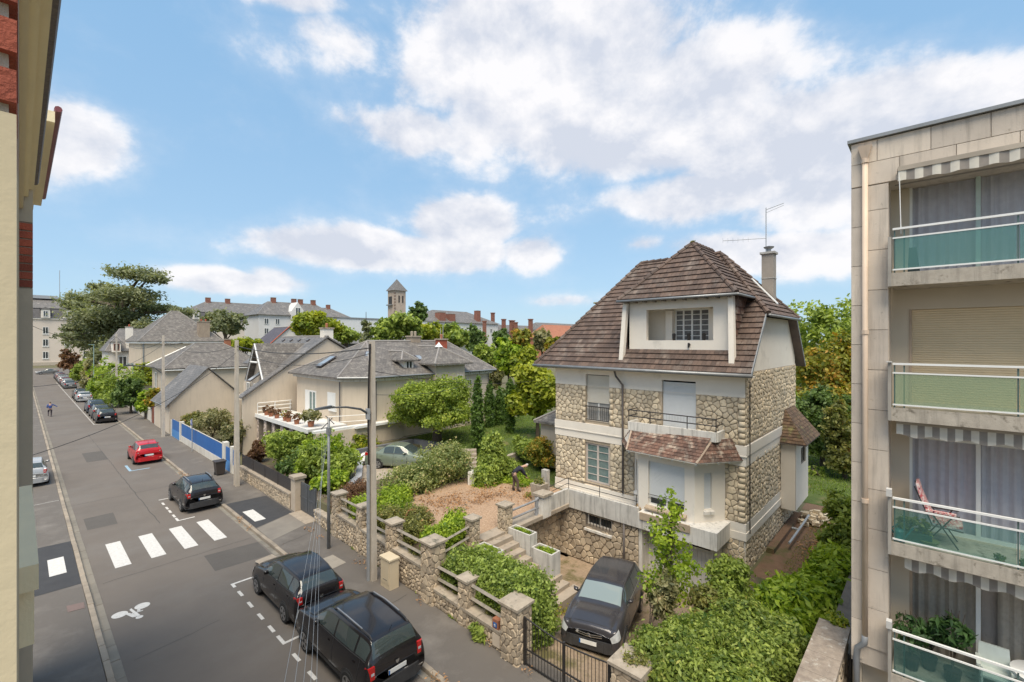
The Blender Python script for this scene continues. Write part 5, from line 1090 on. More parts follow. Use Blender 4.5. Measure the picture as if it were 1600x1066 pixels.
tp = thing('plant_trough', 'long trough of low green plants at the end of the balcony behind glass', 'planter', (12.6, .4, 4.87)); MB().box(12.35, 12.6, .0, .5, 4.88, 5.08).build('trough', mat('green_trough', (.05,.10,.08), rough=.6), tp)
leaves('foliage', [(12.5, .3, 5.22, .15, .3, .12)], 500, .045, L_OLIVE, tp, 3)
wc = thing('watering_can', 'teal watering can beside the plant trough', 'watering can', (12.35, .48, 4.87)); TEAL = mat('teal_plastic', (.05,.22,.24), rough=.4)
MB().lathe((12.35, .5, 4.88), [(.09, 0), (.09, .2), (.06, .24)], 12).build('can_body', TEAL, wc); MB().tube([(12.35, .42, 4.95), (12.35, .28, 5.2)], .018, 6).build('spout', TEAL, wc); MB().tube([(12.35, .56, 4.95), (12.35, .63, 5.1), (12.35, .52, 5.22)], .012, 6).build('handle', TEAL, wc)
bc = thing('bowl_planter', 'brown bowl with small plant on the slab near the balcony glass', 'planter', (12.4, .1, 4.87)); MB().lathe((12.45, .05, 4.88), [(.1, 0), (.17, .1), (.16, .1)], 14).build('bowl', mat('olive_bowl', (.20,.20,.08), rough=.7), bc)
for (y, lab) in ((-.92, 'small potted succulent on the balcony edge left of the post'), (-1.22, 'small potted succulent on the balcony edge right of the post')):
    t = thing('small_pot', lab, 'potted plant', (12.35, y, 4.87)); MB().lathe((12.35, y, 4.88), [(.05, 0), (.07, .06)], 10).build('pot', TERRA, t); leaves('foliage', [(12.35, y, 4.98, .08, .08, .05)], 120, .03, L_OLIVE, t, 3)
fd = thing('folded_parasol', 'dark folded cover standing on the top balcony', 'parasol', (12.7, .35, 10.4)); MB().add([(12.6,.18,10.4),(12.75,.18,10.4),(12.75,.38,10.4),(12.6,.38,10.4),(12.63,.24,10.95),(12.72,.24,10.95),(12.72,.36,10.95),(12.63,.36,10.95)], [(0,3,2,1),(4,5,6,7),(0,1,5,4),(1,2,6,5),(2,3,7,6),(3,0,4,7)]).build('cover', mat('dark_cloth', (.05,.07,.08), rough=.9), fd)
MB().box(12.58, 12.77, .16, .40, 10.4, 10.44).build('foot', DKMET, fd)
PALM = leafmat('leaf_palm', (.02,.06,.02), (.10,.19,.06))
for (y, x, h, lab, n) in ((-.3, 12.7, 1.25, 'tall leafy plant in black pot on the lowest balcony', 420), (.32, 12.65, 1.0, 'slender plant with bare stems at the left end of the lowest balcony', 160), (.05, 12.9, .9, 'bushy small leaved plant between the two taller balcony plants', 200)):
    t = thing('potted_plant', lab, 'potted plant', (x, y, 2.15), 'potted plants on the lowest balcony'); MB().lathe((x, y, 2.16), [(.1, 0), (.14, .26), (.12, .26)], 12).build('pot', DKMET, t)
    b = MB(); rnd = random.Random(int(h*100))
    for k in range(6): b.tube([(x, y, 2.4), (x+rnd.uniform(-.08,.08), y+rnd.uniform(-.1,.1), 2.15+h*.6), (x+rnd.uniform(-.16,.16), y+rnd.uniform(-.25,.25), 2.15+h*1.15)], [.012, .009, .005], 5)
    b.build('stems', WOODC, t, kind='stuff'); leaves('foliage', [(x, y, 2.15+h*.8, .2, .27, .28)], n, .06, PALM, t, int(h*10), asp=3.2, droop=.4)
pc = thing('white_chair', 'white plastic armchair on the lowest balcony behind the glass', 'chair', (12.75, -.9, 2.15)); PC = mat('chair_white', (.62,.68,.64), rough=.5)
MB().box(12.55, 12.97, -1.1, -.68, 2.55, 2.59).build('seat', PC, pc); MB().add([(12.95,-1.12,2.57),(13.0,-1.12,2.57),(13.0,-.66,2.57),(12.95,-.66,2.57),(13.02,-1.1,3.0),(13.06,-1.1,3.0),(13.06,-.68,3.0),(13.02,-.68,3.0)], [(0,3,2,1),(4,5,6,7),(0,1,5,4),(1,2,6,5),(2,3,7,6),(3,0,4,7)]).build('backrest', PC, pc)
for x, y in ((12.57,-1.1),(12.57,-.7),(12.95,-1.1),(12.95,-.7)): MB().tube([(x, y, 2.16), (x, y, 2.75)], .02, 6).build('leg', PC, pc)
for y in (-1.12, -.66): MB().box(12.55, 12.98, y-.03, y+.03, 2.74, 2.78).build('armrest', PC, pc)
lt = thing('lace_table', 'round patio table under a white perforated cloth on the lowest balcony', 'table', (12.7, -1.75, 2.15)); MB().lathe((12.75, -1.55, 2.85), [(.45, -.08), (.47, 0), (.1, .03)], 24).build('table_top', PLW, lt); MB().tube([(12.75, -1.55, 2.16), (12.75, -1.55, 2.85)], .03, 8).build('leg', DKMET, lt)
# party wall at the lower right
pw = thing('mossy_party_wall', 'thick party wall with broad mossy coping at the lower right beside the apartment block', 'wall', (12, 1.8, 0))
MB().box(9.8, 13.7, 1.52, 2.04, -.05, 1.9).build('wall_core', MORT, pw)
pieces(fixn(stones(9.8, 13.6, .6, 1.9, .26, lambda u, v, w: (u, 1.52-w, v), [], 77, .03, .02), (0, -1, 0)), 'stone', 'small_stones', STONE, pw, 60)
for k in range(5): MB().box(9.8+k*.79, 9.8+k*.79+.78, 1.46, 2.1, 1.9, 2.0).build('coping_stone', mat('lichen_coping', (.36,.30,.24), (.20,.16,.13), .95, 7, .9, .8, 40, col3=(.46,.42,.36), sc3=5, lo3=.55, hi3=.66), pw)
MB().box(13.75, 22, 1.45, 2.0, -.05, 1.35).build('low_wall_run', mat('grey_coping', (.20,.175,.15), (.13,.115,.10), .95, 3, .9, .5), pw)
leaves('yellow_stonecrop', [(13.9, 1.75, 2.05, .3, .25, .1)], 500, .045, L_LIME, pw, 2, kind='stuff')
# ------------------------------------------------------------------ own facade at the left edge
OB = thing('near_facade', 'cream rendered window jamb and cornices of the near facade at the left edge', 'building', (-.3, 5, 0))
PLAST = mat('yellow_plaster', (.72,.60,.40), (.67,.555,.365), .85, 3, .8, .10, 25); PLAST2 = mat('grey_plaster', (.50,.43,.33), (.45,.385,.30), .9, 3, .8, .1, 30); PLAST3 = mat('cornice_cream', (.86,.74,.50), (.80,.69,.47), .85, 2, .8, .2, 30)
MB().add([(-.6,1.13,0),(-.003,1.13,0),(-.003,1.6,0),(-.6,1.6,0),(-.6,1.13,9.38),(-.003,1.13,9.38),(-.003,1.6,9.38),(-.6,1.6,9.38)], [(4,5,6,7),(0,1,5,4),(1,2,6,5),(2,3,7,6),(3,0,4,7)]).build('window_jamb', PLAST, OB)
MB().box(-.6, -.012, 1.142, 1.6, 9.38, 11.5).build('mortar_bed', mat('pale_mortar', (.50,.43,.34), (.42,.36,.29), .95, 20, .8, .6, 60), OB)
rnd = random.Random(3); z = 9.39
while z < 10.2:
    x = -.22; 
    MB().box(-.30, rnd.uniform(-.004, .0), 1.125, 1.6, z+.008, z+.062, rnd.random()).build('brick', BRICK, OB); z += .084
MB().box(-.6, -.0, 1.6, 10.6, 0, 11.1).build('facade_wall', PLAST2, OB)
MB().box(-.02, .12, 5.9, 9.2, 6.77, 7.0).build('string_ledge', PLAST3, OB)
MB().box(-.02, .095, 6.1, 9.0, 6.2, 6.77).build('ledge_corbel', PLAST3, OB)
MB().box(-.6, .045, .2, 10.6, 11.10, 11.3).box(-.6, .10, .2, 10.6, 11.3, 11.42).box(-.6, .16, .2, 10.6, 11.42, 11.5).build('cornice', PLAST3, OB)
MB().tube([(.17, .2, 11.55), (.17, 10.6, 11.55)], .045, 8).build('gutter', mat('dark_gutter', (.06,.05,.055), (.16,.12,.10), .6, 30, .9), OB)
O2 = thing('next_facade', 'grey rendered facade with red brick quoins and deep eaves beyond the near one', 'building', (-.3, 14, 0))
MB().box(-.6, .15, 10.62, 17.4, 0, 9.84).box(-.6, .15, 10.62, 17.4, 10.9, 12.6).build('facade_wall', PLAST2, O2)
MB().box(-.6, .135, 10.64, 17.4, 9.84, 10.9).build('mortar_bed', MATS['pale_mortar'], O2)
z = 9.85; k = 0
while z < 10.86:
    for (xa, xb) in (((-.3, -.07), (-.06, .15)) if k % 2 else ((-.4, -.18), (-.17, .15))): MB().box(xa, xb, 10.61, 17.4, z+.012, z+.118, rnd.random()).build('brick', BRICK, O2)
    z += .13; k += 1
MB().box(-.6, .25, 10.62, 17.4, 12.45, 12.6).box(-.6, .40, 10.62, 17.45, 12.6, 12.78).build('cornice', PLAST3, O2)
MB().tube([(.44, 10.6, 12.83), (.44, 17.45, 12.83)], .05, 8).build('gutter', mat('red_gutter', (.20,.05,.06), rough=.5), O2)
# ------------------------------------------------------------------ cars
def crom(P, sub):
    """Catmull-Rom along axis 0"""
    P = np.asarray(P, float); n = len(P); out = []
    for i in range(n-1):
        p0, p1, p2, p3 = P[max(i-1, 0)], P[i], P[i+1], P[min(i+2, n-1)]
        for k in range(sub):
            t = k/sub; m1, m2 = (p2-p0)*.38, (p3-p1)*.38
            out.append((2*t**3-3*t*t+1)*p1+(t**3-2*t*t+t)*m1+(-2*t**3+3*t*t)*p2+(t**3-t*t)*m2)
    out.append(P[-1]); return np.array(out)
SHAPES = {  # station: y/half length, zbottom, belt z, belt half width, roof z, roof half width, widest   (fractions of H and W/2 where below 1)
 'hatch': [(1.0,.22,.40,.62,.42,.50,.70),(.955,.17,.50,.82,.52,.66,.93),(.74,.16,.585,.90,.625,.72,1.0),(.47,.15,.655,.91,.68,.74,1.0),(.12,.15,.665,.91,.945,.66,1.0),(-.2,.15,.67,.91,1.0,.68,1.0),(-.55,.15,.68,.90,.985,.66,1.0),(-.80,.16,.70,.88,.94,.62,.99),(-.955,.18,.70,.87,.73,.72,.98),(-.99,.20,.60,.86,.62,.74,.965),(-1.0,.25,.50,.83,.52,.70,.93)],
 'suv': [(1.0,.24,.44,.66,.46,.54,.74),(.965,.20,.55,.86,.57,.70,.95),(.74,.18,.62,.92,.655,.74,1.0),(.50,.17,.665,.92,.69,.76,1.0),(.19,.17,.675,.92,.93,.68,1.0),(-.15,.17,.68,.92,.985,.71,1.0),(-.55,.17,.69,.91,.975,.70,1.0),(-.86,.18,.70,.88,.93,.66,.99),(-.965,.20,.68,.88,.71,.74,.985),(-.99,.22,.58,.88,.60,.76,.97),(-1.0,.26,.48,.85,.50,.72,.95)],
 'sedan': [(1.0,.22,.42,.62,.44,.50,.72),(.965,.17,.52,.82,.54,.66,.94),(.74,.16,.60,.90,.635,.72,1.0),(.42,.15,.655,.91,.68,.74,1.0),(.08,.15,.665,.90,.95,.62,1.0),(-.15,.15,.67,.90,1.0,.62,1.0),(-.40,.15,.68,.90,.97,.60,1.0),(-.68,.16,.70,.89,.73,.72,1.0),(-.93,.17,.685,.84,.70,.66,.96),(-.985,.22,.60,.80,.62,.64,.92),(-1.0,.27,.48,.76,.50,.60,.86)],
}
CARG = glassmat('car_glass', (.050,.066,.066), .88, .02); CARGL = glassmat('pale_car_glass', (.24,.29,.29), .9, .05)
for g_m in (CARG, CARGL): g_m.node_tree.nodes['Principled BSDF'].inputs['Specular IOR Level'].default_value = .8; g_m.node_tree.nodes['Principled BSDF'].inputs['Coat Weight'].default_value = .2
TYRE = mat('tyre_rubber', (.018,.018,.018), rough=.85); RIMM = mat('alloy', (.45,.45,.46), rough=.35, metal=.7); PLAS = mat('black_cladding', (.028,.028,.030), (.04,.04,.042), .6, 6, .6)
TAILR = mat('tail_light_red', (.55,.015,.012), (.38,.01,.01), .18, 9, .8, coat=.6); HEADL = mat('head_light_glass', (.55,.58,.60), (.35,.37,.39), .1, 9, .9, coat=.6); PLATE = mat('number_plate_white', (.75,.75,.73), rough=.4); CHR = mat('chrome', (.6,.6,.6), rough=.15, metal=.9); CHARC = mat('interior', (.02,.02,.022))
def paint(nm, c, rough=.22): return mat('paint_'+nm, c, tuple(x*.92 for x in c), rough, 2, .5, coat=.3, metal=.25 if nm in ('silver', 'grey', 'green', 'anthracite') else 0, coord='obj')
def make_car(label, loc, rz, L, W, Hh, shape, pm, group=None, rails=False, emblem=None, clad=False, glass=None, wheel=.31, pitch=0, detail=True, plate=True, cat='car', chromeg=False, name='parked_car', euplate=True):
    t = thing(name, label, cat, (0, 0, 0), group); gl_ = glass or CARG
    St = SHAPES[shape]; rows_ = []
    for (fy, zb, zl, wb_, zrf, wr, wm_) in St:
        h = W/2; y = fy*L/2
        rows_.append([(0, y, zb*Hh), (wm_*h*.80, y, zb*Hh), (wm_*h*.985, y, zb*Hh+.07), (wm_*h, y, zb*Hh+(zl-zb)*Hh*.55), (wb_*h, y, zl*Hh), (wr*h, y, zrf*Hh-.025), (wr*h*.82, y, zrf*Hh+.008), (0, y, zrf*Hh+.028)])
    A = np.array(rows_); SUB = 5
    E1 = crom(A, SUB); E2 = crom(np.swapaxes(E1, 0, 1), SUB); Gd = np.swapaxes(E2, 0, 1)     # [i, j, xyz]
    ni, nj = Gd.shape[:2]; b = MB(); idx = {}
    for i in range(ni):
        for j in range(nj):
            idx[i, j] = len(b.v); b.v.append(tuple(Gd[i, j]))
    for i in range(ni):
        for j in range(nj-1):
            idx[i, -1-j] = len(b.v); p = Gd[i, j]; b.v.append((-p[0], p[1], p[2]))
    for i in range(ni-1):
        for j in range(nj-1):
            b.f.append((idx[i, j], idx[i, j+1], idx[i+1, j+1], idx[i+1, j])); b.t.append(.5)
            a, c = idx[i, -1-j], (idx[i, -2-j] if j+1 < nj-1 else idx[i, nj-1]); a2, c2 = idx[i+1, -1-j], (idx[i+1, -2-j] if j+1 < nj-1 else idx[i+1, nj-1])
            b.f.append((a, a2, c2, c)); b.t.append(.5)
    for e, rv in ((0, False), (ni-1, True)):
        ring = [idx[e, j] for j in range(nj)]+[idx[e, -1-j] for j in range(nj-2, -1, -1)]
        b.f.append(tuple(ring[::-1] if rv else ring)); b.t.append(.5)
    body = b.build('body', pm, t, smooth=True)
    def Sf(i, j):
        i = min(max(i*SUB, 0), ni-1.001); j = min(max(j*SUB, 0), nj-1.001); a, c = int(i), int(j); u, v = i-a, j-c
        return Gd[a, c]*(1-u)*(1-v)+Gd[a+1, c]*u*(1-v)+Gd[a, c+1]*(1-u)*v+Gd[a+1, c+1]*u*v
    def patch(nm, i0, i1, j0, j1, m, parent=t, off=.007, both=False, sides=(1,), n=5, skew=0, js=None):
        for s_ in sides:
            q = MB(); vs = []
            for a in range(n+1):
                row = []
                for c in range(n+1):
                    jj = j0+(j1-j0)*c/n; ii = i0+(i1-i0)*a/n+skew*(c/n-.5)
                    p = Sf(ii, jj); du = Sf(ii+.05, jj)-Sf(ii-.05, jj); dv = Sf(ii, min(jj+.05, 7))-Sf(ii, jj-.05); nn = np.cross(dv, du); nl = np.linalg.norm(nn); nn = nn/nl if nl > 1e-9 else np.array([0, 0, 1.])
                    if nn[0] < 0 and j1 < 5.3: nn = -nn
                    if j0 > 4.9 and nn[2] < 0: nn = -nn
                    p = p+nn*off; row.append((p[0]*s_, p[1], p[2]))
                vs.append(row)
            if both:                                   # mirror to a full width pane
                for row in vs:
                    row += [(-x, y, z) for x, y, z in row[-2::-1]]
            m_ = len(vs[0]); o = [[len(q.v)+r*m_+c for c in range(m_)] for r in range(n+1)]
            q.v += [p for row in vs for p in row]
            for r in range(n):
                for c in range(m_-1): q.f.append((o[r][c], o[r][c+1], o[r+1][c+1], o[r+1][c])); q.t.append(.5)
            ob = q.build(nm, m, parent, smooth=True)
        return ob
    patch('windscreen', 3.12, 3.93, 5.12, 7, gl_, both=True)
    if shape == 'sedan': patch('rear_window', 6.1, 6.9, 5.12, 7, gl_, both=True); ends = [(3.55, 4.95), (5.05, 6.2)]
    else: patch('rear_window', 7.1, 7.86, 5.15, 7, gl_, both=True); ends = [(3.5, 5.0), (5.1, 6.3)] + ([(6.4, 7.3)])
    for a, c in ends:
        patch('side_window', a, c, 4.12, 4.88, CARG, sides=(1, -1))
    
    for s_ in (1, -1):
        z0, z1 = (Hh*.47, Hh*.66) if shape == 'suv' else (Hh*.54, Hh*.68); xi, xo = W/2*.70, W/2*.885; yb_ = -L/2; c_ = .03
        q = MB(); pr_ = [(s_*xi, yb_-.004), (s_*(xo-.05), yb_-.006), (s_*xo, yb_+.04), (s_*(xo+.03), yb_+(.14 if shape == 'suv' else .22)), (s_*xi, yb_+.12)]
        q.prism(pr_, z0, z1); tl = q.build('tail_light', TAILR, t)
        if detail: MB().prism([(s_*(xi+.02), yb_-.010), (s_*(xo-.06), yb_-.012), (s_*(xo-.06), yb_+.02), (s_*(xi+.02), yb_+.02)], z0+(z1-z0)*.35, z0+(z1-z0)*.55).build('reversing_lens', HEADL, tl)
    patch('head_light', .15, 1.35, 3.15, 3.98, HEADL, off=.012, sides=(1, -1))
    if detail:
        for i in ((5.04, 3.42) if shape != 'sedan' else (5.0, 3.5)): patch('door_seam', i, i+.035, 2.2, 4.0, CHARC, off=.004, sides=(1, -1), n=3)
        patch('door_seam', 6.75, 6.785, 2.6, 4.0, CHARC, off=.004, sides=(1, -1), n=3)
        patch('bonnet_seam', 1.15, 1.19, 4.4, 7, CHARC, off=.004, both=True, n=4)
        for i in (4.75, 6.45): patch('door_handle', i-.16, i, 3.55, 3.66, pm, off=.03, sides=(1, -1), n=2)
        patch('window_trim', 3.5, 7.3 if shape != 'sedan' else 6.2, 4.02, 4.09, CHR if chromeg else PLAS, off=.008, sides=(1, -1), n=8)
        MB().tube([(-W*.25, -L/2*.965, Hh*.71), (0, -L/2*.93, Hh*.76), (.12, -L/2*.92, Hh*.765)], .012, 4).build('rear_wiper', PLAS, t) if shape != 'sedan' else None
        for s_ in (-1, 1):
            MB().tube([(-.02*s_, L/2*.44, Hh*.70), (W*.2*s_, L/2*.47, Hh*.695)], .01, 4).build('wiper', PLAS, t)
    patch('lower_trim', 1.0, 8.9, 1.2, 2.35, PLAS, off=.006, sides=(1, -1), n=10) if clad else None
    # bumpers
    for s_, nm in ((1, 'front_bumper'), (-1, 'rear_bumper')):
        z0, z1 = Hh*.17, Hh*.36; y = s_*L/2; w_ = W/2
        MB().prism([(-w_*.95, y-s_*.30), (w_*.95, y-s_*.30), (w_*.93, y-s_*.06), (w_*.6, y+s_*.045), (-w_*.6, y+s_*.045), (-w_*.93, y-s_*.06)], z0, z1).build(nm, PLAS if clad else pm, t)
        if s_ > 0: MB().prism([(-w_*.55, y-.02), (w_*.55, y-.02), (w_*.5, y+.062), (-w_*.5, y+.062)], z0+.03, z1-.04).build('grille', PLAS, t)
    if plate:
        for s_ in (1, -1):
            z = Hh*(.42 if s_ < 0 else .27); y = s_*(L/2+(.02 if s_ < 0 else .075)); p = MB().box(-.26, .26, min(y, y+s_*.012), max(y, y+s_*.012), z, z+.11).build('number_plate', PLATE, t)
            MB().box(-.26 if s_ < 0 else .22, -.22 if s_ < 0 else .26, min(y+s_*.013, y+s_*.015), max(y+s_*.013, y+s_*.015), z, z+.11).build('plate_band', BLUE, p)
    # wheels
    r = wheel; wy = (L/2*.62, -L/2*.60)
    for y in wy:
        for s_ in (1, -1):
            xo = W/2*1.0
            q = MB(); n = 20; q.v = [(s_*(xo+.006), y+(r*1.17)*math.cos(2*math.pi*k/n), r*1.02+(r*1.17)*math.sin(2*math.pi*k/n)) for k in range(n)]; q.v = [(x, y_, max(z, Hh*.13)) for x, y_, z in q.v]; q.v += [(x-s_*.16, y_, z) for x, y_, z in q.v]
            q.f = [tuple(range(n))]+[(k, (k+1) % n, n+(k+1) % n, n+k) for k in range(n)]; q.t = [.5]*len(q.f); q.build('wheel_arch', PLAS, t)
            wv = MB(); n = 24; prof = [(xo-.20, r*.6), (xo-.20, r*.93), (xo-.17, r), (xo-.01, r), (xo+.022, r*.93), (xo+.026, r*.70)]
            for x, rr in prof:
                for k in range(n): wv.v.append((s_*x, y+rr*math.cos(2*math.pi*k/n), r+rr*math.sin(2*math.pi*k/n)))
            for a in range(len(prof)-1):
                for k in range(n): wv.f.append((a*n+k, a*n+(k+1) % n, (a+1)*n+(k+1) % n, (a+1)*n+k)); wv.t.append(.5)
            wv.f.append(tuple((len(prof)-1)*n+k for k in range(n))); wv.t.append(.5)
            wo_ = wv.build('wheel', TYRE, t, smooth=False)
            rm = MB(); x = s_*(xo+.032)
            for k in range(5 if detail else 5):
                a = 2*math.pi*k/5+.3; ca, sa = math.cos(a), math.sin(a); w1, w2 = .11*r, .17*r
                rm.poly([(x, y-sa*w1, r+ca*w1), (x, y+sa*w1, r-ca*w1), (x, y+ca*r*.62+sa*w2, r+sa*r*.62-ca*w2), (x, y+ca*r*.62-sa*w2, r+sa*r*.62+ca*w2)])
            m2 = 20
            for k in range(m2):
                a, c = 2*math.pi*k/m2, 2*math.pi*(k+1)/m2
                rm.poly([(x, y+r*.6*math.cos(a), r+r*.6*math.sin(a)), (x, y+r*.6*math.cos(c), r+r*.6*math.sin(c)), (x, y+r*.70*math.cos(c), r+r*.70*math.sin(c)), (x, y+r*.70*math.cos(a), r+r*.70*math.sin(a))])
            rm.build('rim', RIMM, wo_)
    for s_ in (1, -1):
        p = Sf(3.75, 4.05); x0 = s_*(p[0]-.02); MB().add([(x0, p[1]-.02, p[2]), (x0+s_*.16, p[1]-.05, p[2]+.02), (x0+s_*.19, p[1]-.05, p[2]+.13), (x0+s_*.02, p[1]-.02, p[2]+.12), (x0+s_*.02, p[1]+.1, p[2]+.03), (x0+s_*.14, p[1]+.06, p[2]+.04), (x0+s_*.16, p[1]+.05, p[2]+.11), (x0+s_*.04, p[1]+.09, p[2]+.10)], [(0,1,2,3),(4,7,6,5),(0,4,5,1),(1,5,6,2),(2,6,7,3),(3,7,4,0)]).build('mirror', pm, t, smooth=True)
    if rails:
        for s_ in (1, -1):
            pts = []
            for i in (4.35, 4.6, 5.4, 6.3, 6.75, 6.95): p = Sf(i, 5.75); pts.append((s_*p[0], p[1], p[2]+(.045 if 4.4 < i < 6.9 else 0)))
            MB().tube(pts, .022, 6).build('roof_rail', PLAS, t); MB().tube([(a, b_, c+.018) for a, b_, c in pts[1:4]], .017, 6).build('rail_insert', RIMM, t)
    if shape != 'sedan' and detail: p = Sf(6.9, 7); MB().tube([(0, p[1], p[2]), (0, p[1]-.1, p[2]+.17)], .008, 4).build('aerial', PLAS, t)
    yb = -L/2-.012; ze = Hh*.56; ye = Sf(9.2, 3.7)[1]-.03
    if emblem == 'ring':
        q = MB(); n = 18
        for k in range(n):
            a, c = 2*math.pi*k/n, 2*math.pi*(k+1)/n; q.poly([(.062*math.cos(a), ye, ze+.062*math.sin(a)), (.062*math.cos(c), ye, ze+.062*math.sin(c)), (.05*math.cos(c), ye, ze+.05*math.sin(c)), (.05*math.cos(a), ye, ze+.05*math.sin(a))])
        for pts in ([(-.035,.035),(0,.0),(.035,.035)], [(-.045,.015),(-.02,-.04),(0,-.005),(.02,-.04),(.045,.015)]): q.tube([(a, ye, ze+c) for a, c in pts], .006, 4)
        q.build('ring_emblem', CHR, t)
    if emblem == 'shield': MB().ext([(-.05, ye, ze+.04), (.05, ye, ze+.04), (.045, ye, ze-.01), (0, ye, ze-.06), (-.045, ye, ze-.01)], (0, -.012, 0)).ext([(-.022, ye-.013, ze+.025), (.022, ye-.013, ze+.025), (0, ye-.013, ze-.01)], (0, -.004, 0)).build('shield_emblem', CHR, t)
    if emblem == 'chevron':
        q = MB()
        for dz in (0, .055): q.tube([(-.09, L/2+.035, Hh*.395+dz), (0, L/2+.06, Hh*.395+.05+dz), (.09, L/2+.035, Hh*.395+dz)], .014, 5)
        q.build('double_chevron_emblem', CHR, t)
        for z in (.44, .475): MB().tube([(-W*.42, L/2*.93, Hh*z), (-W*.2, L/2+.0, Hh*(z-.03)), (0, L/2+.03, Hh*(z-.045)), (W*.2, L/2+.0, Hh*(z-.03)), (W*.42, L/2*.93, Hh*z)], .012, 5).build('grille_bar', CHR, t)
    t.location = loc; t.rotation_euler = (pitch, 0, rz)
    return t
BLK = paint('black', (.014,.012,.013), .2); RED = paint('red', (.48,.012,.018)); SIL = paint('silver', (.42,.43,.44)); GRY = paint('grey', (.16,.165,.17)); GRN = paint('green', (.20,.235,.185)); ANT = paint('anthracite', (.055,.053,.060)); DRED = paint('maroon', (.12,.02,.03)); DBL = paint('dark_blue', (.03,.045,.08)); WHT = paint('white', (.62,.62,.61))
G1 = 'cars parked along the right kerb'
make_car('nearest black off-road car with silver roof rails at the lower edge of the photo', (6.50, 12.05, 0), 0, 4.16, 1.78, 1.62, 'suv', BLK, G1, rails=True, emblem='shield', clad=True, wheel=.34)
make_car('black compact hatchback with red tail lights directly ahead of the nearest black car', (6.60, 16.42, 0), 0, 3.97, 1.72, 1.46, 'hatch', BLK, G1, emblem='ring', wheel=.31)
make_car('black raised hatchback with grey roof rails parked just beyond the zebra crossing', (6.66, 30.35, 0), 0, 4.08, 1.76, 1.53, 'hatch', BLK, G1, rails=True, emblem='shield', clad=True, wheel=.32)
make_car('bright red small hatchback parked alone in front of the blue fence', (6.45, 43.9, 0), 0, 3.65, 1.64, 1.50, 'hatch', RED, G1, wheel=.29)
for i, (y, pm, sh_, lab) in enumerate(((68.4, BLK, 'hatch', 'black hatchback with white roof sheen, nearest of the far row of parked cars'), (73.0, ANT, 'hatch', 'dark hatchback second in the far row of parked cars'), (78.5, DBL, 'suv', 'dark car with blue roof glass third in the far row'),
        (93.6, SIL, 'hatch', 'silver hatchback fourth in the far row, before the gap'), (98.6, BLK, 'suv', 'tall black car just beyond the silver hatchback'), (121.5, GRY, 'sedan', 'grey saloon first after the gap in the far row'), (127, SIL, 'hatch', 'silver car just beyond the grey saloon'), (132.5, DRED, 'hatch', 'maroon car in the middle of the farthest cluster'),
        (138, SIL, 'hatch', 'pale car in the farthest cluster beyond the maroon one'), (143.5, GRY, 'hatch', 'grey car near the end of the farthest cluster'), (149, DRED, 'suv', 'dark red car second from the end of the street'), (155, DBL, 'hatch', 'last dark car of the row at the street end'))):
    make_car(lab, (6.55, y, 0), 0, 4.2, 1.76, 1.5 if sh_ != 'suv' else 1.62, sh_, pm, G1, detail=False, wheel=.31)
make_car('dark car with pale bonnet crossing the junction at the street end', (5.2, 176, 0), R(92), 4.3, 1.75, 1.45, 'sedan', GRY, None, detail=False)
make_car('silver hatchback on the left pavement cut by the facade edge', (.42, 42.0, .115), 0, 4.0, 1.7, 1.5, 'hatch', SIL, None, wheel=.3)
make_car('pale green saloon parked on the villa drive behind the variegated bush', (16.35, 24.3, 1.14), R(-147), 4.5, 1.74, 1.42, 'sedan', GRN, None, glass=CARG, wheel=.31)
make_car('large dark grey crossover with pale windscreen parked nose out on the garage drive', (13.55, 8.15, -.60), math.atan2(.955, -.30), 4.5, 1.85, 1.60, 'suv', ANT, None, emblem='chevron', clad=True, glass=CARGL, wheel=.35, pitch=R(5.5), chromeg=True)
# ------------------------------------------------------------------ people
SKIN = mat('skin', (.50,.31,.22), rough=.6)
def skinned(name, verts, edges, m, parent, root=0, sub=2):
    me = bpy.data.meshes.new(name); me.from_pydata([v[:3] for v in verts], edges, []); o = bpy.data.objects.new(name, me); COL.objects.link(o); o.parent = parent; me.materials.append(m)
    bpy.context.view_layer.objects.active = o
    md = o.modifiers.new('skin', 'SKIN'); md.use_smooth_shade = True
    for i, v in enumerate(verts):
        sv = me.skin_vertices[0].data[i]; r = v[3]; sv.radius = (r, v[4] if len(v) > 4 else r); sv.use_root = (i == root)
    s_ = o.modifiers.new('sub', 'SUBSURF'); s_.levels = sub; s_.render_levels = sub; return o
def hand(parent, c, d, up, s_):
    """palm and five bent fingers as one mesh of skinned chains"""
    c, d, up = Vector(c), Vector(d).normalized(), Vector(up).normalized(); sd_ = d.cross(up)*s_; V = [(*c, .028)]; E = []
    for k, (o_, l) in enumerate(((-.027, .075), (-.009, .085), (.009, .08), (.027, .062))):
        a = c+d*.05+sd_*o_; b_ = a+d*l*.55; e = b_+d*l*.35-up*l*.3; n = len(V); V += [(*a, .012), (*b_, .0085), (*e, .007)]; E += [(0, n), (n, n+1), (n+1, n+2)]
    a = c+d*.02-sd_*.035; b_ = a+d*.04-sd_*.02-up*.015; n = len(V); V += [(*a, .011), (*b_, .008)]; E += [(0, n), (n, n+1)]
    return skinned('hand', V, E, SKIN, parent, 0, 1)
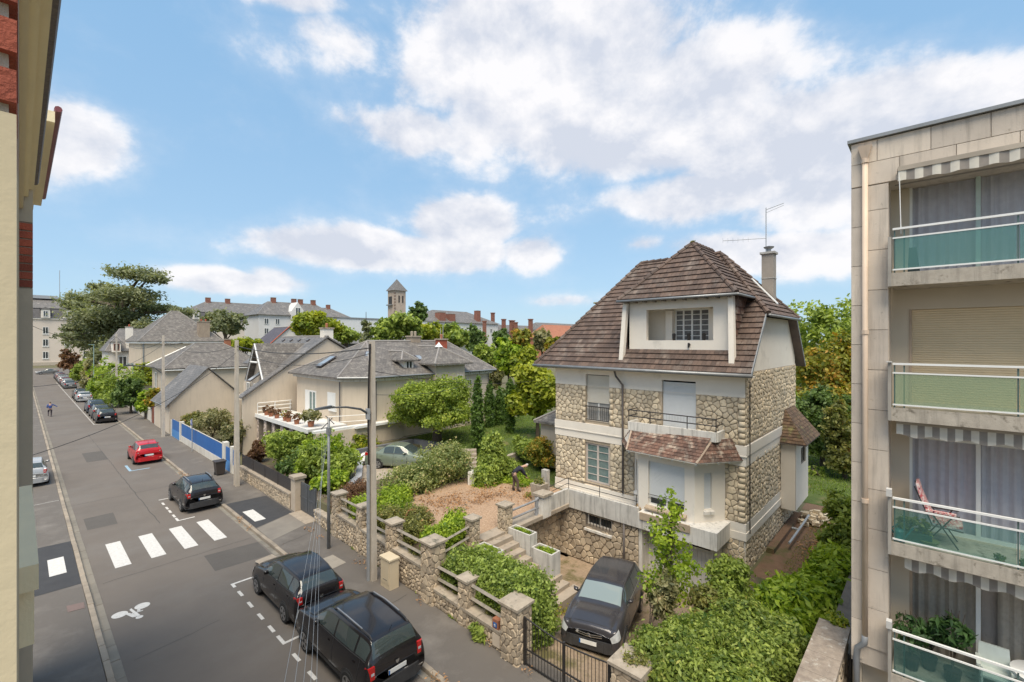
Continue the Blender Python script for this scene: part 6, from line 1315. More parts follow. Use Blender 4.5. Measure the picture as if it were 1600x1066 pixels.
def person(label, loc, rz, J, jm, tm, hm, bm, hat=False):
    t = thing('person', label, 'person', (0, 0, 0))
    V = [(*J['pelvis'], .13, .10), (*J['waist'], .12, .09), (*J['chest'], .15, .11), (*J['neck'], .055), (*J['head'], .085, .095), (*J['crown'], .075, .085)]; E = [(0,1),(1,2),(2,3),(3,4),(4,5)]
    for s_ in 'lr':
        n = len(V); V += [(*J['hip'+s_], .085), (*J['knee'+s_], .055), (*J['ankle'+s_], .038), (*J['toe'+s_], .032)]; E += [(0,n),(n,n+1),(n+1,n+2),(n+2,n+3)]
        n = len(V); V += [(*J['sh'+s_], .055), (*J['el'+s_], .04), (*J['wr'+s_], .026)]; E += [(2,n),(n,n+1),(n+1,n+2)]
    skinned('body', V, E, SKIN, t)
    g = 1.18
    V = [(*J['pelvis'], .15, .12), (*J['waist'], .145, .115), (*J['chest'], .175, .13)]; E = [(0,1),(1,2)]
    V.append((*(Vector(J['chest']).lerp(Vector(J['neck']), .75)), .075)); E.append((2, 3))
    for s_ in 'lr':
        n = len(V); V += [(*J['sh'+s_], .072), (*J['el'+s_], .056), (*(Vector(J['el'+s_]).lerp(Vector(J['wr'+s_]), .93)), .04)]; E += [(2,n),(n,n+1),(n+1,n+2)]
    skinned('jacket', V, E, jm, t)
    V = [(*(Vector(J['pelvis']).lerp(Vector(J['waist']), .3)), .15, .12), (*J['pelvis'], .15, .125)]; E = [(0,1)]
    for s_ in 'lr':
        n = len(V); V += [(*J['hip'+s_], .105), (*J['knee'+s_], .075), (*(Vector(J['knee'+s_]).lerp(Vector(J['ankle'+s_]), .9)), .06)]; E += [(1,n),(n,n+1),(n+1,n+2)]
    skinned('trousers', V, E, tm, t)
    for s_ in 'lr':
        a, k, to = Vector(J['ankle'+s_]), Vector(J['knee'+s_]), Vector(J['toe'+s_]); skinned('boot', [(*(a.lerp(k, .45)), .062), (*a, .055), (*to, .048)], [(0,1),(1,2)], bm, t)
        w_, e_ = Vector(J['wr'+s_]), Vector(J['el'+s_]); hand(t, w_+(w_-e_).normalized()*.03, (w_-e_), Vector((.3, 0, 1)), 1 if s_ == 'r' else -1)
    hd, cr = Vector(J['head']), Vector(J['crown']); f = Vector(J['face']).normalized(); upv = (cr-hd).normalized(); side = f.cross(upv).normalized()
    skinned('hair', [(*(hd-f*.045+upv*.02), .075), (*(cr-f*.02+upv*.015), .085), (*(cr+f*.025+upv*.005), .07)], [(0,1),(1,2)], hm, t)
    b = MB(); c = hd+upv*.03; 
    q = c+f*.088; b.add([q-side*.012-upv*.03, q+side*.012-upv*.03, q+f*.025-upv*.028, q+upv*.02], [(0,1,2),(0,2,3),(1,3,2)]); b.build('nose', SKIN, t)
    for s_ in (-1, 1):
        e = c+f*.08+side*.032*s_+upv*.012; MB().lathe((e.x, e.y, e.z-.006), [(.004, 0), (.009, .006), (.004, .012)], 6).build('eye', DKMET, t)
        e = c+side*.088*s_; MB().lathe((e.x, e.y, e.z-.03), [(.008, 0), (.014, .025), (.008, .055)], 6).build('ear', SKIN, t)
    m0 = c+f*.085-upv*.055; MB().tube([m0-side*.02, m0+f*.004, m0+side*.02], .005, 4).build('mouth', mat('lip', (.30,.12,.10)), t)
    t.location = loc; t.rotation_euler = (0, 0, rz)
# faces +Y in its own frame: gardener bent forward
J = dict(pelvis=(0,-.12,.93), waist=(0,-.02,1.05), chest=(0,.22,1.20), neck=(0,.42,1.26), head=(0,.54,1.25), crown=(0,.63,1.30), face=(0,.75,-.65),
         hipl=(-.1,-.1,.88), kneel=(-.12,-.04,.49), anklel=(-.13,-.12,.09), toel=(-.14,.06,.04), hipr=(.1,-.1,.88), kneer=(.12,.06,.49), ankler=(.13,.06,.09), toer=(.14,.24,.04),
         shl=(-.19,.28,1.18), ell=(-.22,.40,.92), wrl=(-.12,.56,.72), shr=(.19,.28,1.18), elr=(.22,.42,.92), wrr=(.12,.58,.72))
mx, my = G(806, 768, 1.32)
person('grey haired gardener in dark top and brown trousers bending over on the gravel terrace', (mx, my, 1.315), math.atan2(-.74, -.40), J, mat('dark_top', (.025,.025,.04), rough=.9), mat('brown_trousers', (.12,.085,.07), rough=.9), mat('grey_hair', (.45,.42,.40), rough=.9), mat('dark_boot', (.03,.02,.018), rough=.8))
J = dict(pelvis=(0,0,.92), waist=(0,.03,1.06), chest=(0,.08,1.32), neck=(0,.10,1.50), head=(0,.13,1.58), crown=(0,.14,1.68), face=(0,1,0),
         hipl=(-.1,0,.88), kneel=(-.14,.25,.58), anklel=(-.15,.02,.25), toel=(-.15,.12,.13), hipr=(.1,0,.88), kneer=(.1,.04,.47), ankler=(.08,-.05,.08), toer=(.08,.12,.04),
         shl=(-.2,.08,1.42), ell=(-.27,-.02,1.16), wrl=(-.2,.16,1.06), shr=(.2,.08,1.42), elr=(.44,.08,1.28), wrr=(.62,.02,1.1))
person('runner in blue jacket and dark shorts jogging away down the left side of the road', (2.5, 77.0, 0), 0, J, mat('blue_jacket', (.03,.07,.25), rough=.8), mat('dark_shorts', (.05,.04,.05), rough=.8), mat('dark_hair', (.03,.02,.018), rough=.9), mat('trainer', (.10,.08,.08), rough=.8))
# ------------------------------------------------------------------ houses further off
def walls(t, x0, x1, y0, y1, z0, z1, m, nm='wall'): return MB().box(x0, x1, y0, y1, z0, z1).build(nm, m, t)
def hip(t, x0, x1, y0, y1, ze, zr, ax='x', i0=0., i1=0., o=.4, m=None, th=.12, nm='roof', ridge_m=None):
    """pitched roof with its ridge along ax; i0/i1 hip insets (0 = gable end)"""
    m = m or SLATE; x0, x1, y0, y1 = x0-o, x1+o, y0-o, y1+o
    if ax == 'x': c = (y0+y1)/2; A, B = (x0+i0, c, zr), (x1-i1, c, zr); F = [[(x0,y0,ze),(x1,y0,ze),B,A], [(x1,y1,ze),(x0,y1,ze),A,B]]+([[(x0,y1,ze),(x0,y0,ze),A]] if i0 else [])+([[(x1,y0,ze),(x1,y1,ze),B]] if i1 else [])
    else: c = (x0+x1)/2; A, B = (c, y0+i0, zr), (c, y1-i1, zr); F = [[(x0,y1,ze),(x0,y0,ze),A,B], [(x1,y0,ze),(x1,y1,ze),B,A]]+([[(x0,y0,ze),(x1,y0,ze),A]] if i0 else [])+([[(x1,y1,ze),(x0,y1,ze),B]] if i1 else [])
    b = MB()
    for p in F: b.ext(p, (0, 0, -th))
    r = b.build(nm, m, t)
    q = MB().tube([A, B], .09, 6) if (Vector(A)-Vector(B)).length > .3 else MB()
    cor = [(x0, y0), (x1, y0), (x1, y1), (x0, y1)]
    if ax == 'x': pr = ([(cor[0], A), (cor[3], A)] if i0 else [])+([(cor[1], B), (cor[2], B)] if i1 else [])
    else: pr = ([(cor[0], A), (cor[1], A)] if i0 else [])+([(cor[2], B), (cor[3], B)] if i1 else [])
    for c2, e in pr: q.tube([(c2[0], c2[1], ze), e], .07, 5)
    if q.v: q.build('ridge_capping', ridge_m or mat('ridge_lead', (.24,.23,.22), (.30,.27,.25), .7), r)
    return r
def gable(t, ax, c, a0, a1, z0, zr, m, th=.15, mid=None):
    mid = (a0+a1)/2 if mid is None else mid
    if ax == 'x': MB().ext([(a0, c, z0), (a1, c, z0), (mid, c, zr)], (0, th, 0)).build('gable_wall', m, t)
    else: MB().ext([(c, a0, z0), (c, a1, z0), (c, mid, zr)], (th, 0, 0)).build('gable_wall', m, t)
def fwin(t, face, c, u, z, w_, h, m=PLW, g=DGL, surround=None, nm='window', shut=None):
    P = (lambda a, b_, d: (c-d, a, b_)) if face == 'w' else (lambda a, b_, d: (a, c-d, b_))
    def bx(q, a, b_, d, e, f0, f1): q.add([P(a, d, f0), P(b_, d, f0), P(b_, e, f0), P(a, e, f0), P(a, d, f1), P(b_, d, f1), P(b_, e, f1), P(a, e, f1)], [(0,3,2,1),(4,5,6,7),(0,1,5,4),(1,2,6,5),(2,3,7,6),(3,0,4,7)])
    q = MB(); f = w_*.09; bx(q, u-w_/2, u-w_/2+f, z, z+h, 0, .05); bx(q, u+w_/2-f, u+w_/2, z, z+h, 0, .05); bx(q, u-w_/2+f, u+w_/2-f, z, z+f, 0, .05); bx(q, u-w_/2+f, u+w_/2-f, z+h-f, z+h, 0, .05); bx(q, u-f*.5, u+f*.5, z+f, z+h-f, 0, .05)
    if surround: bx(q, u-w_/2-.15, u+w_/2+.15, z-.2, z-.02, 0, .12)
    o = q.build(nm, m, t); q = MB(); q.poly([P(u-w_/2, z, .02), P(u+w_/2, z, .02), P(u+w_/2, z+h, .02), P(u-w_/2, z+h, .02)]); q.build('pane', g, o)
    if shut:
        q = MB(); s0 = u+shut*w_/2; bx(q, min(s0, s0+shut*w_*.5), max(s0, s0+shut*w_*.5), z, z+h, .02, .07); q.build('open_shutter', PLW, o)
    return o
def chim(t, x, y, s_, z0, z1, m=BEIGE2, pots=2, pm=TERRA, sy=None):
    sy = sy or s_; c = MB().box(x-s_/2, x+s_/2, y-sy/2, y+sy/2, z0, z1).build('chimney', m, t)
    MB().box(x-s_/2-.08, x+s_/2+.08, y-sy/2-.08, y+sy/2+.08, z1, z1+.12).build('chimney_cap', COPE, c)
    for k in range(pots): MB().lathe((x+(k-(pots-1)/2)*s_*.4, y, z1+.12), [(.11, 0), (.13, .35), (.09, .4)], 8).build('chimney_pot', pm, c)
    return c
def velux(t, p, ux, vx, w_, h):
    p, u, v = Vector(p), Vector(ux).normalized(), Vector(vx).normalized(); n = u.cross(v)
    if n.z < 0: n = -n
    q = MB(); q.ext([p+n*.02, p+u*w_+n*.02, p+u*w_+v*h+n*.02, p+v*h+n*.02], n*.08); f = q.build('roof_window', mat('lead_frame', (.09,.08,.085), rough=.5), t)
    e = .09; q = MB(); q.poly([p+u*e+v*e+n*.105, p+u*(w_-e)+v*e+n*.105, p+u*(w_-e)+v*(h-e)+n*.105, p+u*e+v*(h-e)+n*.105]); q.build('pane', SKYGL, f)
# villa with the big slate roof
V = thing('slate_roof_villa', 'beige rendered villa with big grey slate hipped roof, front terrace and skylights', 'house', (20, 33, 1.8))
vp = [(15.5, 30.6), (16.9, 29.4), (28.7, 29.4), (28.7, 38.4), (15.5, 38.4)]
MB().prism(vp, 1.2, 6.42).build('wall', BEIGE, V)
ev = [(15.0, 30.4), (16.7, 28.9), (29.2, 28.9), (29.2, 38.9), (15.0, 38.9)]
A, B = (19.3, 34.0, 9.0), (27.6, 34.0, 9.0); ze = 6.45
fc = [[(15.0,38.9,ze),(15.0,30.4,ze),A], [(15.0,30.4,ze),(16.7,28.9,ze),A], [(16.7,28.9,ze),(29.2,28.9,ze),B,A], [(29.2,28.9,ze),(29.2,38.9,ze),B], [(29.2,38.9,ze),(15.0,38.9,ze),A,B]]
b = MB()
for p in fc: b.ext(p, (0, 0, -.12))
vr = b.build('roof', SLATE, V)
b = MB().tube([A, B], .1, 6)
for c in ev: b.tube([(c[0], c[1], ze+.02), A if c[0] < 20 else B], .055, 5)
b.build('ridge_capping', mat('ridge_lead', (.24,.23,.22), (.30,.27,.25), .7), vr)
MB().prism([(x+(.28 if x < 20 else -.28), y+(.28 if y < 35 else -.28)) for x, y in ev], 6.12, 6.31).build('cornice', WHITEW, V)
b = MB()
for p, q in zip(ev, ev[1:3]+ev[2:4]): b.tube([(*p, 6.42), (*q, 6.42)], .07, 6)
b.build('gutter', ZINC, V)
b = MB()
for k in range(48): x = 17.0+k*.25; b.box(x, x+.08, 28.98, 29.2, 6.26, 6.33)
b.build('eave_modillions', PLW, V, kind='stuff')
for x, y in ((15.35, 30.75), (17.35, 29.3), (28.6, 29.3)): MB().tube([(x, y-.02, 6.3), (x, y-.02, 3.3)], .045, 6).build('downpipe', mat('dark_pipe', (0,0,0)), V)
fwin(V, 'w', 15.5, 35.4, 3.55, 1.25, 1.6, surround=1, shut=1, g=mat('teal_curtained_glass', (0,0,0))); o = fwin(V, 'w', 15.5, 32.0, 4.1, .8, 1.15, surround=1, shut=1); MB().box(15.42, 15.46, 31.65, 32.35, 4.3, 5.25).build('white_blind', PLW, o)
fwin(V, 's', 29.38, 21.6, 2.3, .55, .85, surround=1); MB().box(22.3, 22.42, 29.3, 29.36, 1.2, 3.2).build('drain_stack', BRICK, V)
# wall dormer, turret bay
MB().box(20.1, 21.0, 29.9, 32.5, 6.5, 7.55).build('dormer', WHITE, V); fwin(V, 's', 29.88, 20.55, 6.72, .6, .75)
hip(V, 19.9, 21.0, 29.8, 33.0, 7.55, 8.2, 'y', 1.0, 0, .22, nm='dormer_roof')
MB().box(22.3, 25.3, 28.75, 31, 1.2, 7.2).build('bay_wall', BEIGE, V); fwin(V, 's', 28.73, 24.7, 5.15, .6, 1.05, surround=1); fwin(V, 's', 28.73, 26.3, 5.3, .01, .01) if False else None
r_ = hip(V, 22.3, 25.3, 28.75, 33.5, 7.22, 8.55, 'y', 2.0, 0, .5, nm='bay_roof')
b = MB()
for k in range(14): b.box(21.9+k*.27, 21.97+k*.27, 28.3, 28.5, 7.05, 7.12)
b.build('eave_modillions', PLW, V, kind='stuff')
MB().lathe((23.8, 30.3, 8.5), [(.35, 0), (.12, .25), (.02, .4)], 8).build('zinc_finial', PLW, V)
chim(V, 24.0, 34.2, .9, 8.4, 9.35, mat('tan_chimney', (.36,.29,.22), (.28,.22,.17), .9), 2, COPE); c_ = chim(V, 26.2, 33.0, .75, 8.0, 9.1, BRICK, 1); MB().tube([(26.4, 33, 9.1), (26.4, 33, 10.6)], .03, 4).tube([(26.1, 33, 9.1), (26.1, 33, 10.2)], .025, 4).build('aerial_mast', GALV, c_)
velux(V, (15.75, 35.5, 6.98), (0, -1, 0), (4.3, 0, 2.55), .95, 1.5); velux(V, (17.9, 31.9, 7.75), (.75, -.66, 0), (2.6, 3.6, 2.4), .7, .8)
velux(V, (22.0, 30.6, 7.4), (1, 0, 0), (0, 5.1, 2.55), .6, .8)
fwin(V, 's', 29.38, 26.4, 5.2, .5, .5)
# terrace in front of it
MB().box(12.8, 15.5, 30.0, 39.6, 3.02, 3.2).build('terrace_slab', mat('white_terrace', (.66,.65,.63), (.56,.55,.53), .8), V); MB().box(12.72, 12.8, 29.9, 39.6, 2.96, 3.24).box(12.8, 19.4, 29.0, 29.4, 3.04, 3.2).box(15.5, 19.4, 28.7, 29.0, 3.04, 3.2).build('terrace_edge', PLW, V)
MB().box(12.9, 22.5, 28.95, 29.38, .8, 3.03).build('lower_wall', BEIGE, V)
MB().box(14.8, 15.5, 29.4, 39.5, .2, 3.0).build('terrace_back_wall', BEIGE2, V)
for k in range(6):
    y = 31.0+k*1.65; cl = MB().box(12.9, 13.5, y, y+.55, .2, 3.0).build('terrace_pier', MORT, V); pieces(fixn(stones(y, y+.55, .25, 3.0, .22, lambda u, v, w: (12.9-w, u, v), [], 200+k, .03, .03, 1.4), (-1, 0, 0)), 'stone', 'small_stones', mat('pale_pink_stone', (.55,.47,.42), (.45,.37,.32), .9, 3, .8, tint=.3), cl, 20)
rb = MB()
for z in (3.45, 3.75, 4.05): rb.tube([(12.9, 39.5, z), (15.5, 39.5, z)], .03, 4)
for z in (3.45, 3.85): rb.tube([(13.1, 30.1, z), (19, 29.6, z)] if z > 9 else [(14.2, 30.1, z), (16.6, 29.1, z)], .02, 4)
for x in (12.9, 14.2, 15.4): rb.tube([(x, 39.5, 3.2), (x, 39.5, 4.05)], .03, 4)
rb.build('terrace_railing', PLW, V)
for i, y in enumerate((38.3, 37.4, 36.2, 34.6, 34.0, 32.6)):
    t = thing('terrace_pot', ('rust coloured bush in a pot at the far end of the villa terrace', 'copper coloured potted plant second on the villa terrace', 'small dark potted plant third on the villa terrace', 'green and red potted plant fourth on the villa terrace', 'fifth reddish potted plant on the villa terrace', 'small red plant nearest the terrace corner')[i], 'potted plant', (13.1, y, 3.2), 'pots along the villa terrace')
    MB().lathe((13.15, y, 3.2), [(.14, 0), (.2, .3)], 10).build('pot', TERRA, t); leaves('foliage', [(13.15, y, 3.7, .3, .3, .25)], 160, .09, L_RED if i != 3 else L_AUT, t, i)
t = thing('grassy_pot', 'feathery olive plant in a red pot at the near terrace corner', 'potted plant', (13.3, 31.0, 3.2)); MB().lathe((13.4, 30.9, 3.2), [(.17, 0), (.23, .36)], 12).build('pot', TERRA, t); leaves('foliage', [(13.4, 30.9, 4.0, .6, .6, .3)], 260, .12, L_GREY, t, 9, asp=4)
# grey gabled house with big asymmetric roof
W_ = thing('asymmetric_gable_house', 'beige house with long asymmetric slate slope and white chimney behind the villa terrace', 'house', (15, 44, 0))
MB().ext([(11.9, 39.6, 0), (24.5, 39.6, 0), (24.5, 39.6, 5.8), (18.6, 39.6, 9.2), (11.9, 39.6, 4.55)], (0, .3, 0)).build('gable_wall', BEIGE, W_)
MB().box(14.9, 24.4, 39.9, 49.5, 0, 5.0).box(12.2, 14.9, 39.9, 40.3, 0, 4.5).build('wall', BEIGE, W_)
b = MB(); b.ext([(11.7, 39.4, 4.5), (11.7, 40.4, 4.5), (14.9, 40.4, 6.75), (14.9, 39.4, 6.75)], (0, 0, .12)); b.ext([(14.9, 39.4, 6.75), (14.9, 49.8, 6.75), (18.6, 49.8, 9.3), (18.6, 39.4, 9.3)], (0, 0, .12)); b.ext([(18.6, 39.4, 9.3), (18.6, 49.8, 9.3), (24.8, 49.8, 5.7), (24.8, 39.4, 5.7)], (0, 0, .12)); b.build('roof', SLATEB, W_)
MB().tube([(18.6, 39.4, 9.42), (18.6, 49.8, 9.42)], .1, 5).build('ridge_capping', MATS['ridge_lead'], W_)
chim(W_, 18.9, 40.3, .9, 8.6, 10.1, WHITE, 1, sy=.7)
velux(W_, (13.0, 41.5, 5.6), (0, 1, 0), (3.2, 0, 2.25), .8, 1.2)
for k in range(4):
    velux(W_, (17.9, 42+k*1.9, 8.95), (0, 1, 0), (3.7, 0, 2.55), .25, .3)
# cross gable with white A-frame barge boards
MB().ext([(14.0, 40.3, 0), (14.0, 46, 0), (14.0, 46, 5.6), (14.0, 44.0, 5.9), (14.0, 42.1, 8.5), (14.0, 40.3, 5.9)], (3, 0, 0)).build('cross_gable', BEIGE2, W_); fwin(W_, 'w', 13.95, 43.2, 4.2, .8, 1.1); fwin(W_, 'w', 13.95, 45, 4.2, .8, 1.1)
for a, c in (((13.5, 42.1, 8.75), (13.5, 40.0, 5.5)), ((13.5, 42.1, 8.75), (13.5, 44.3, 5.5)), ((13.5, 41.0, 7.2), (13.5, 43.2, 7.2))): MB().tube([a, c], .09, 4).build('barge_board', PLW, W_)
b = MB(); b.ext([(13.4, 40.1, 5.6), (18.6, 40.1, 5.6), (18.6, 42.1, 8.7), (13.4, 42.1, 8.7)], (0, 0, .1)); b.ext([(18.6, 44.2, 5.6), (13.4, 44.2, 5.6), (13.4, 42.1, 8.7), (18.6, 42.1, 8.7)], (0, 0, .1)); b.build('cross_roof', SLATE, W_)
# continuing beige boundary wall between the villa terrace and the low gabled building
bw_ = thing('garden_boundary_wall', 'long beige rendered wall with brown base joining the low gabled building', 'wall', (12, 48, 0))
MB().add([(12.0,41,0),(12.2,41,0),(15.4,53.0,0),(15.2,53.0,0),(12.0,41,4.3),(12.2,41,4.3),(15.4,53.0,3.9),(15.2,53.0,3.9)], [(0,3,2,1),(4,5,6,7),(0,1,5,4),(1,2,6,5),(2,3,7,6),(3,0,4,7)]).build('wall_core', BEIGE, bw_)
# low gabled building by the street
LG = thing('low_gabled_building', 'low beige building with slate roof whose gable faces the viewer, beside the pavement', 'building', (12, 57, 0))
MB().ext([(9.75, 53.6, 0), (15.4, 53.6, 0), (15.4, 53.6, 3.75), (12.9, 53.6, 6.2), (9.75, 53.6, 2.95)], (0, .3, 0)).build('gable_wall', BEIGE, LG)
walls(LG, 9.75, 15.4, 53.9, 60.5, 0, 2.95, BEIGE)
b = MB(); b.ext([(9.5, 53.4, 2.75), (9.5, 60.7, 2.75), (12.9, 60.7, 6.3), (12.9, 53.4, 6.3)], (0, 0, .1)); b.ext([(12.9, 53.4, 6.3), (12.9, 60.7, 6.3), (15.7, 60.7, 3.5), (15.7, 53.4, 3.5)], (0, 0, .1)); b.build('roof', SLATEB, LG)
MB().box(9.70, 9.76, 56.3, 57.3, .1, 2.1).build('door', mat('grey_door', (.30,.28,.26)), LG); MB().tube([(9.45, 53.4, 2.75), (9.45, 60.7, 2.75)], .07, 5).build('gutter', ZINC, LG)
# hipped slate house behind it
MH = thing('slate_hipped_house', 'beige house with broad slate hipped roof behind the low gabled building', 'house', (18, 74, 0))
walls(MH, 12.6, 24, 71, 80, 0, 5.5, BEIGE); hip(MH, 12.6, 24, 71, 80, 5.5, 8.7, 'x', 4.5, 4.5, .5); fwin(MH, 's', 70.95, 14.6, 3.2, 1.6, 1.6); fwin(MH, 's', 70.95, 17.2, 3.2, 1.6, 1.6); fwin(MH, 'w', 12.55, 73, 2.6, 1.2, 2.2); fwin(MH, 'w', 12.55, 77, 2.6, 1.2, 2.2)
MB().box(12.1, 24.5, 70.5, 70.6, 5.25, 5.5).build('eave_board', PLW, MH); chim(MH, 20.6, 75.5, .7, 8.2, 9.2, TERRA, 0)
# tall house with pyramid roof and round chimney
PH = thing('pyramid_roof_house', 'tall beige house with steep pyramid slate roof and stout chimney', 'house', (19, 100, 0))
walls(PH, 13.5, 24.8, 95, 107, 0, 8.6, BEIGE); hip(PH, 13.5, 24.8, 95, 107, 9.0, 14.4, 'x', 5.6, 5.6, .5); MB().box(13.1, 25.2, 94.6, 107.4, 8.6, 9.0).build('cornice', PLW, PH)
chim(PH, 22.4, 95.9, 1.7, 8.5, 12.4, mat('tan_chimney', (0,0,0)), 2, BRICK, 1.2); MB().tube([(13.8, 94.9, 9), (13.8, 94.9, 2.5)], .09, 5).build('downpipe', ZINC, PH); fwin(PH, 's', 94.93, 17, 4.2, 1.3, 2.0)
MB().tube([(17.5, 94.6, 4.0), (14.0, 94.6, 5.0), (19.5, 94.6, 8.0)], .1, 4).build('rain_pipe', PLW, PH)
# small blue slate house with red chimney
SH_ = thing('small_blue_slate_house', 'small house with blue grey slate roof and red topped white chimney near the cedar', 'house', (11.5, 112, 0))
walls(SH_, 10.9, 19, 110, 118, 0, 7.2, PALE); hip(SH_, 10.9, 19, 110, 118, 7.2, 11.3, 'x', 2.5, 2.5, .4, SLATEB); chim(SH_, 14.0, 110.6, 1.0, 7.5, 11.6, WHITE, 1, BRICK); fwin(SH_, 's', 109.95, 13.0, 4.4, 1.2, 1.8)
MB().box(11.4, 12.6, 108.8, 111, 7.0, 8.9).build('dormer', WHITE, SH_); fwin(SH_, 's', 108.78, 12.0, 7.3, .8, 1.2, m=TERRA); hip(SH_, 11.4, 12.6, 108.8, 112, 8.9, 9.9, 'y', .6, 0, .2, SLATEB, nm='dormer_roof')
S2 = thing('pink_gabled_house', 'house with dark purple slate roofs and brick edged gable left of the lime tree', 'house', (42, 105, 0))
walls(S2, 34.5, 43, 100, 108, 0, 8.0, PALE); hip(S2, 34.5, 43, 100, 108, 8.0, 12.0, 'y', 0, 0, .3, mat('purple_slate', (.11,.095,.11), (.08,.07,.085), .6, 1, .8, pattern='brick', psc=(.3,.24), bump=.4)); gable(S2, 'x', 99.9, 34.5, 43, 8, 11.7, PALE); MB().tube([(34.3, 99.6, 7.9), (38.75, 99.6, 12.1), (43.2, 99.6, 7.9)], .12, 4).build('barge_board', BRICK, S2)
S3 = thing('dark_clad_house', 'low dark house with grey hipped roof right of the purple slate house', 'house', (50, 100, 0))
walls(S3, 43.5, 54, 92, 100, 0, 8.5, mat('dark_cladding', (.06,.06,.065), (.075,.075,.08), .7)); hip(S3, 43.5, 54, 92, 100, 8.5, 11.2, 'x', 4, 4, .4, SLATEB)
# far institutional buildings
def mansard(t, x0, x1, y0, y1, ze, zm, zr, m1=None, i=6):
    b = MB(); o = .5; k = 1.6
    lo = [(x0-o, y0-o, ze), (x1+o, y0-o, ze), (x1+o, y1+o, ze), (x0-o, y1+o, ze)]; up = [(x0+k, y0+k, zm), (x1-k, y0+k, zm), (x1-k, y1-k, zm), (x0+k, y1-k, zm)]
    for a in range(4): b.poly([lo[a], lo[(a+1) % 4], up[(a+1) % 4], up[a]])
    b.poly(lo[::-1]); b.build('mansard_slope', mat('dark_mansard', (.055,.055,.062), (.075,.072,.078), .6, .5, .8, pattern='brick', psc=(.5,.4)), t)
    hip(t, x0+k, x1-k, y0+k, y1-k, zm, zr, 'x', i, i, .3, m1 or SLATEB)
SB = thing('white_school_block', 'pale four storey institution with dark mansard roof closing the street', 'building', (10, 245, 0))
SCW = mat('school_wall', (.66,.58,.50), (.60,.53,.46), .9, .1, .8)
walls(SB, -14, 19, 240, 256, 0, 17.4, SCW); mansard(SB, -14, 19, 240, 256, 17.4, 21.2, 25.5, i=7)
for x in (-5, 1, 6.6, 12.3, 17.4):
    for z in (2.5, 7.1, 11.6): fwin(SB, 's', 239.9, x, z, 1.5, 2.6, surround=1)
    q = MB().box(x-1.2, x+1.2, 239.2, 242, 17.5, 20.6).build('dormer', PALE, SB); fwin(SB, 's', 239.1, x, 18.0, 1.3, 2.1, m=TERRA if x < 0 else PLW); MB().ext([(x-1.5, 239.0, 20.6), (x+1.5, 239.0, 20.6), (x, 239.0, 21.5)], (0, 3, 0)).build('dormer_roof', SLATEB, SB)
MB().box(-14.3, 19.3, 239.6, 256.3, 17.0, 17.4).build('cornice', PALE, SB); MB().box(-14.3, 19.2, 239.7, 240, 0, 1.2).build('plinth', BEIGE2, SB)
MB().box(1, 10, 246, 250, 25, 26.2).build('roof_skylight', GALV, SB); MB().tube([(10.5, 245, 25), (10.5, 245, 36)], .09, 4).build('mast', GALV, SB)
SW_ = thing('long_school_wing', 'long slate roofed institution wing with dormers on the horizon behind the tall house', 'building', (65, 215, 0))
walls(SW_, 42, 112, 208, 224, 0, 17.2, SCW); mansard(SW_, 42, 112, 208, 224, 17.2, 20.4, 25, i=8)
for k in range(11):
    x = 46+k*6.2; q = MB().box(x-1.1, x+1.1, 207.3, 210, 17.3, 20).build('dormer', PALE, SW_); fwin(SW_, 's', 207.2, x, 17.8, 1.2, 1.8); fwin(SW_, 's', 207.9, x, 12, 1.4, 2.4)
for x in (52, 59, 95, 102): chim(SW_, x, 216, 1.6, 23, 26.5, BRICKW, 0)
AW = thing('white_flats', 'white flats with balconies and grey slate roof beyond the yellow green tree', 'apartment building', (57, 145, 0))
WF = mat('white_flat_wall', (.66,.65,.64), (.58,.57,.56), .9, .2, .8)
walls(AW, 46, 69, 140, 152, 0, 16.6, WF); hip(AW, 46, 69, 140, 152, 16.6, 20.8, 'x', 5, 5, .6, SLATEB); MB().ext([(54.6, 139.2, 14), (58.4, 139.2, 14), (58.4, 139.2, 17.8), (56.5, 139.2, 20.6), (54.6, 139.2, 17.8)], (0, 5, 0)).build('arched_gable', WF, AW); fwin(AW, 's', 139.15, 56.5, 16.2, 1.5, 2.8)
for z in (8.2, 11.0, 13.8):
    for x in (48, 51, 60.5, 63.5, 66.5): fwin(AW, 's', 139.93, x, z, 1.2, 1.7)
    if z < 14:
        for x0 in (54.9, 61.5): MB().box(x0, x0+3, 138.6, 140, z-.3, z-.15).build('balcony_slab', WF, AW); MB().box(x0, x0+3, 138.6, 138.66, z-.15, z+.75).build('balcony_front', mat('dark_balcony', (.10,.09,.09)), AW)
for x in (52, 58, 60, 64): chim(AW, x, 146, 1.2, 19, 22, BRICKW, 0)
WB = thing('long_white_hall', 'long plain white hall behind the conifer and trees', 'building', (90, 155, 0)); walls(WB, 72, 112, 150, 175, 0, 16.8, mat('white_sheet', (.66,.67,.68), (.60,.61,.62), .7)); MB().box(71.6, 112.4, 149.8, 175, 16.8, 17.3).build('parapet', ZINC, WB)
fwin(WB, 's', 149.9, 76, 11, 1.6, 1.0)
W2_ = thing('grey_roofed_white_block', 'white block with wide grey hipped roof and brick chimneys right of the church tower', 'building', (148, 178, 0)); walls(W2_, 124, 173, 170, 190, 0, 18.0, WF); hip(W2_, 124, 173, 170, 190, 18.0, 24.2, 'x', 14, 14, .8, SLATEB)
for x, z in ((136, 22.5), (142, 22), (160, 24.5)): chim(W2_, x, 172, 3.6 if x < 150 else 2.4, 16, z, BRICKW, 0)
for k in range(9): fwin(W2_, 's', 169.9, 128+k*5, 13.5, 1.5, 2.0)
CT = thing('church_tower', 'slim stone church tower with grey pyramid spire rising above the trees', 'tower', (171, 262, 0))
CS = mat('tower_stone', (.50,.41,.33), (.36,.29,.24), .9, .4, .9)
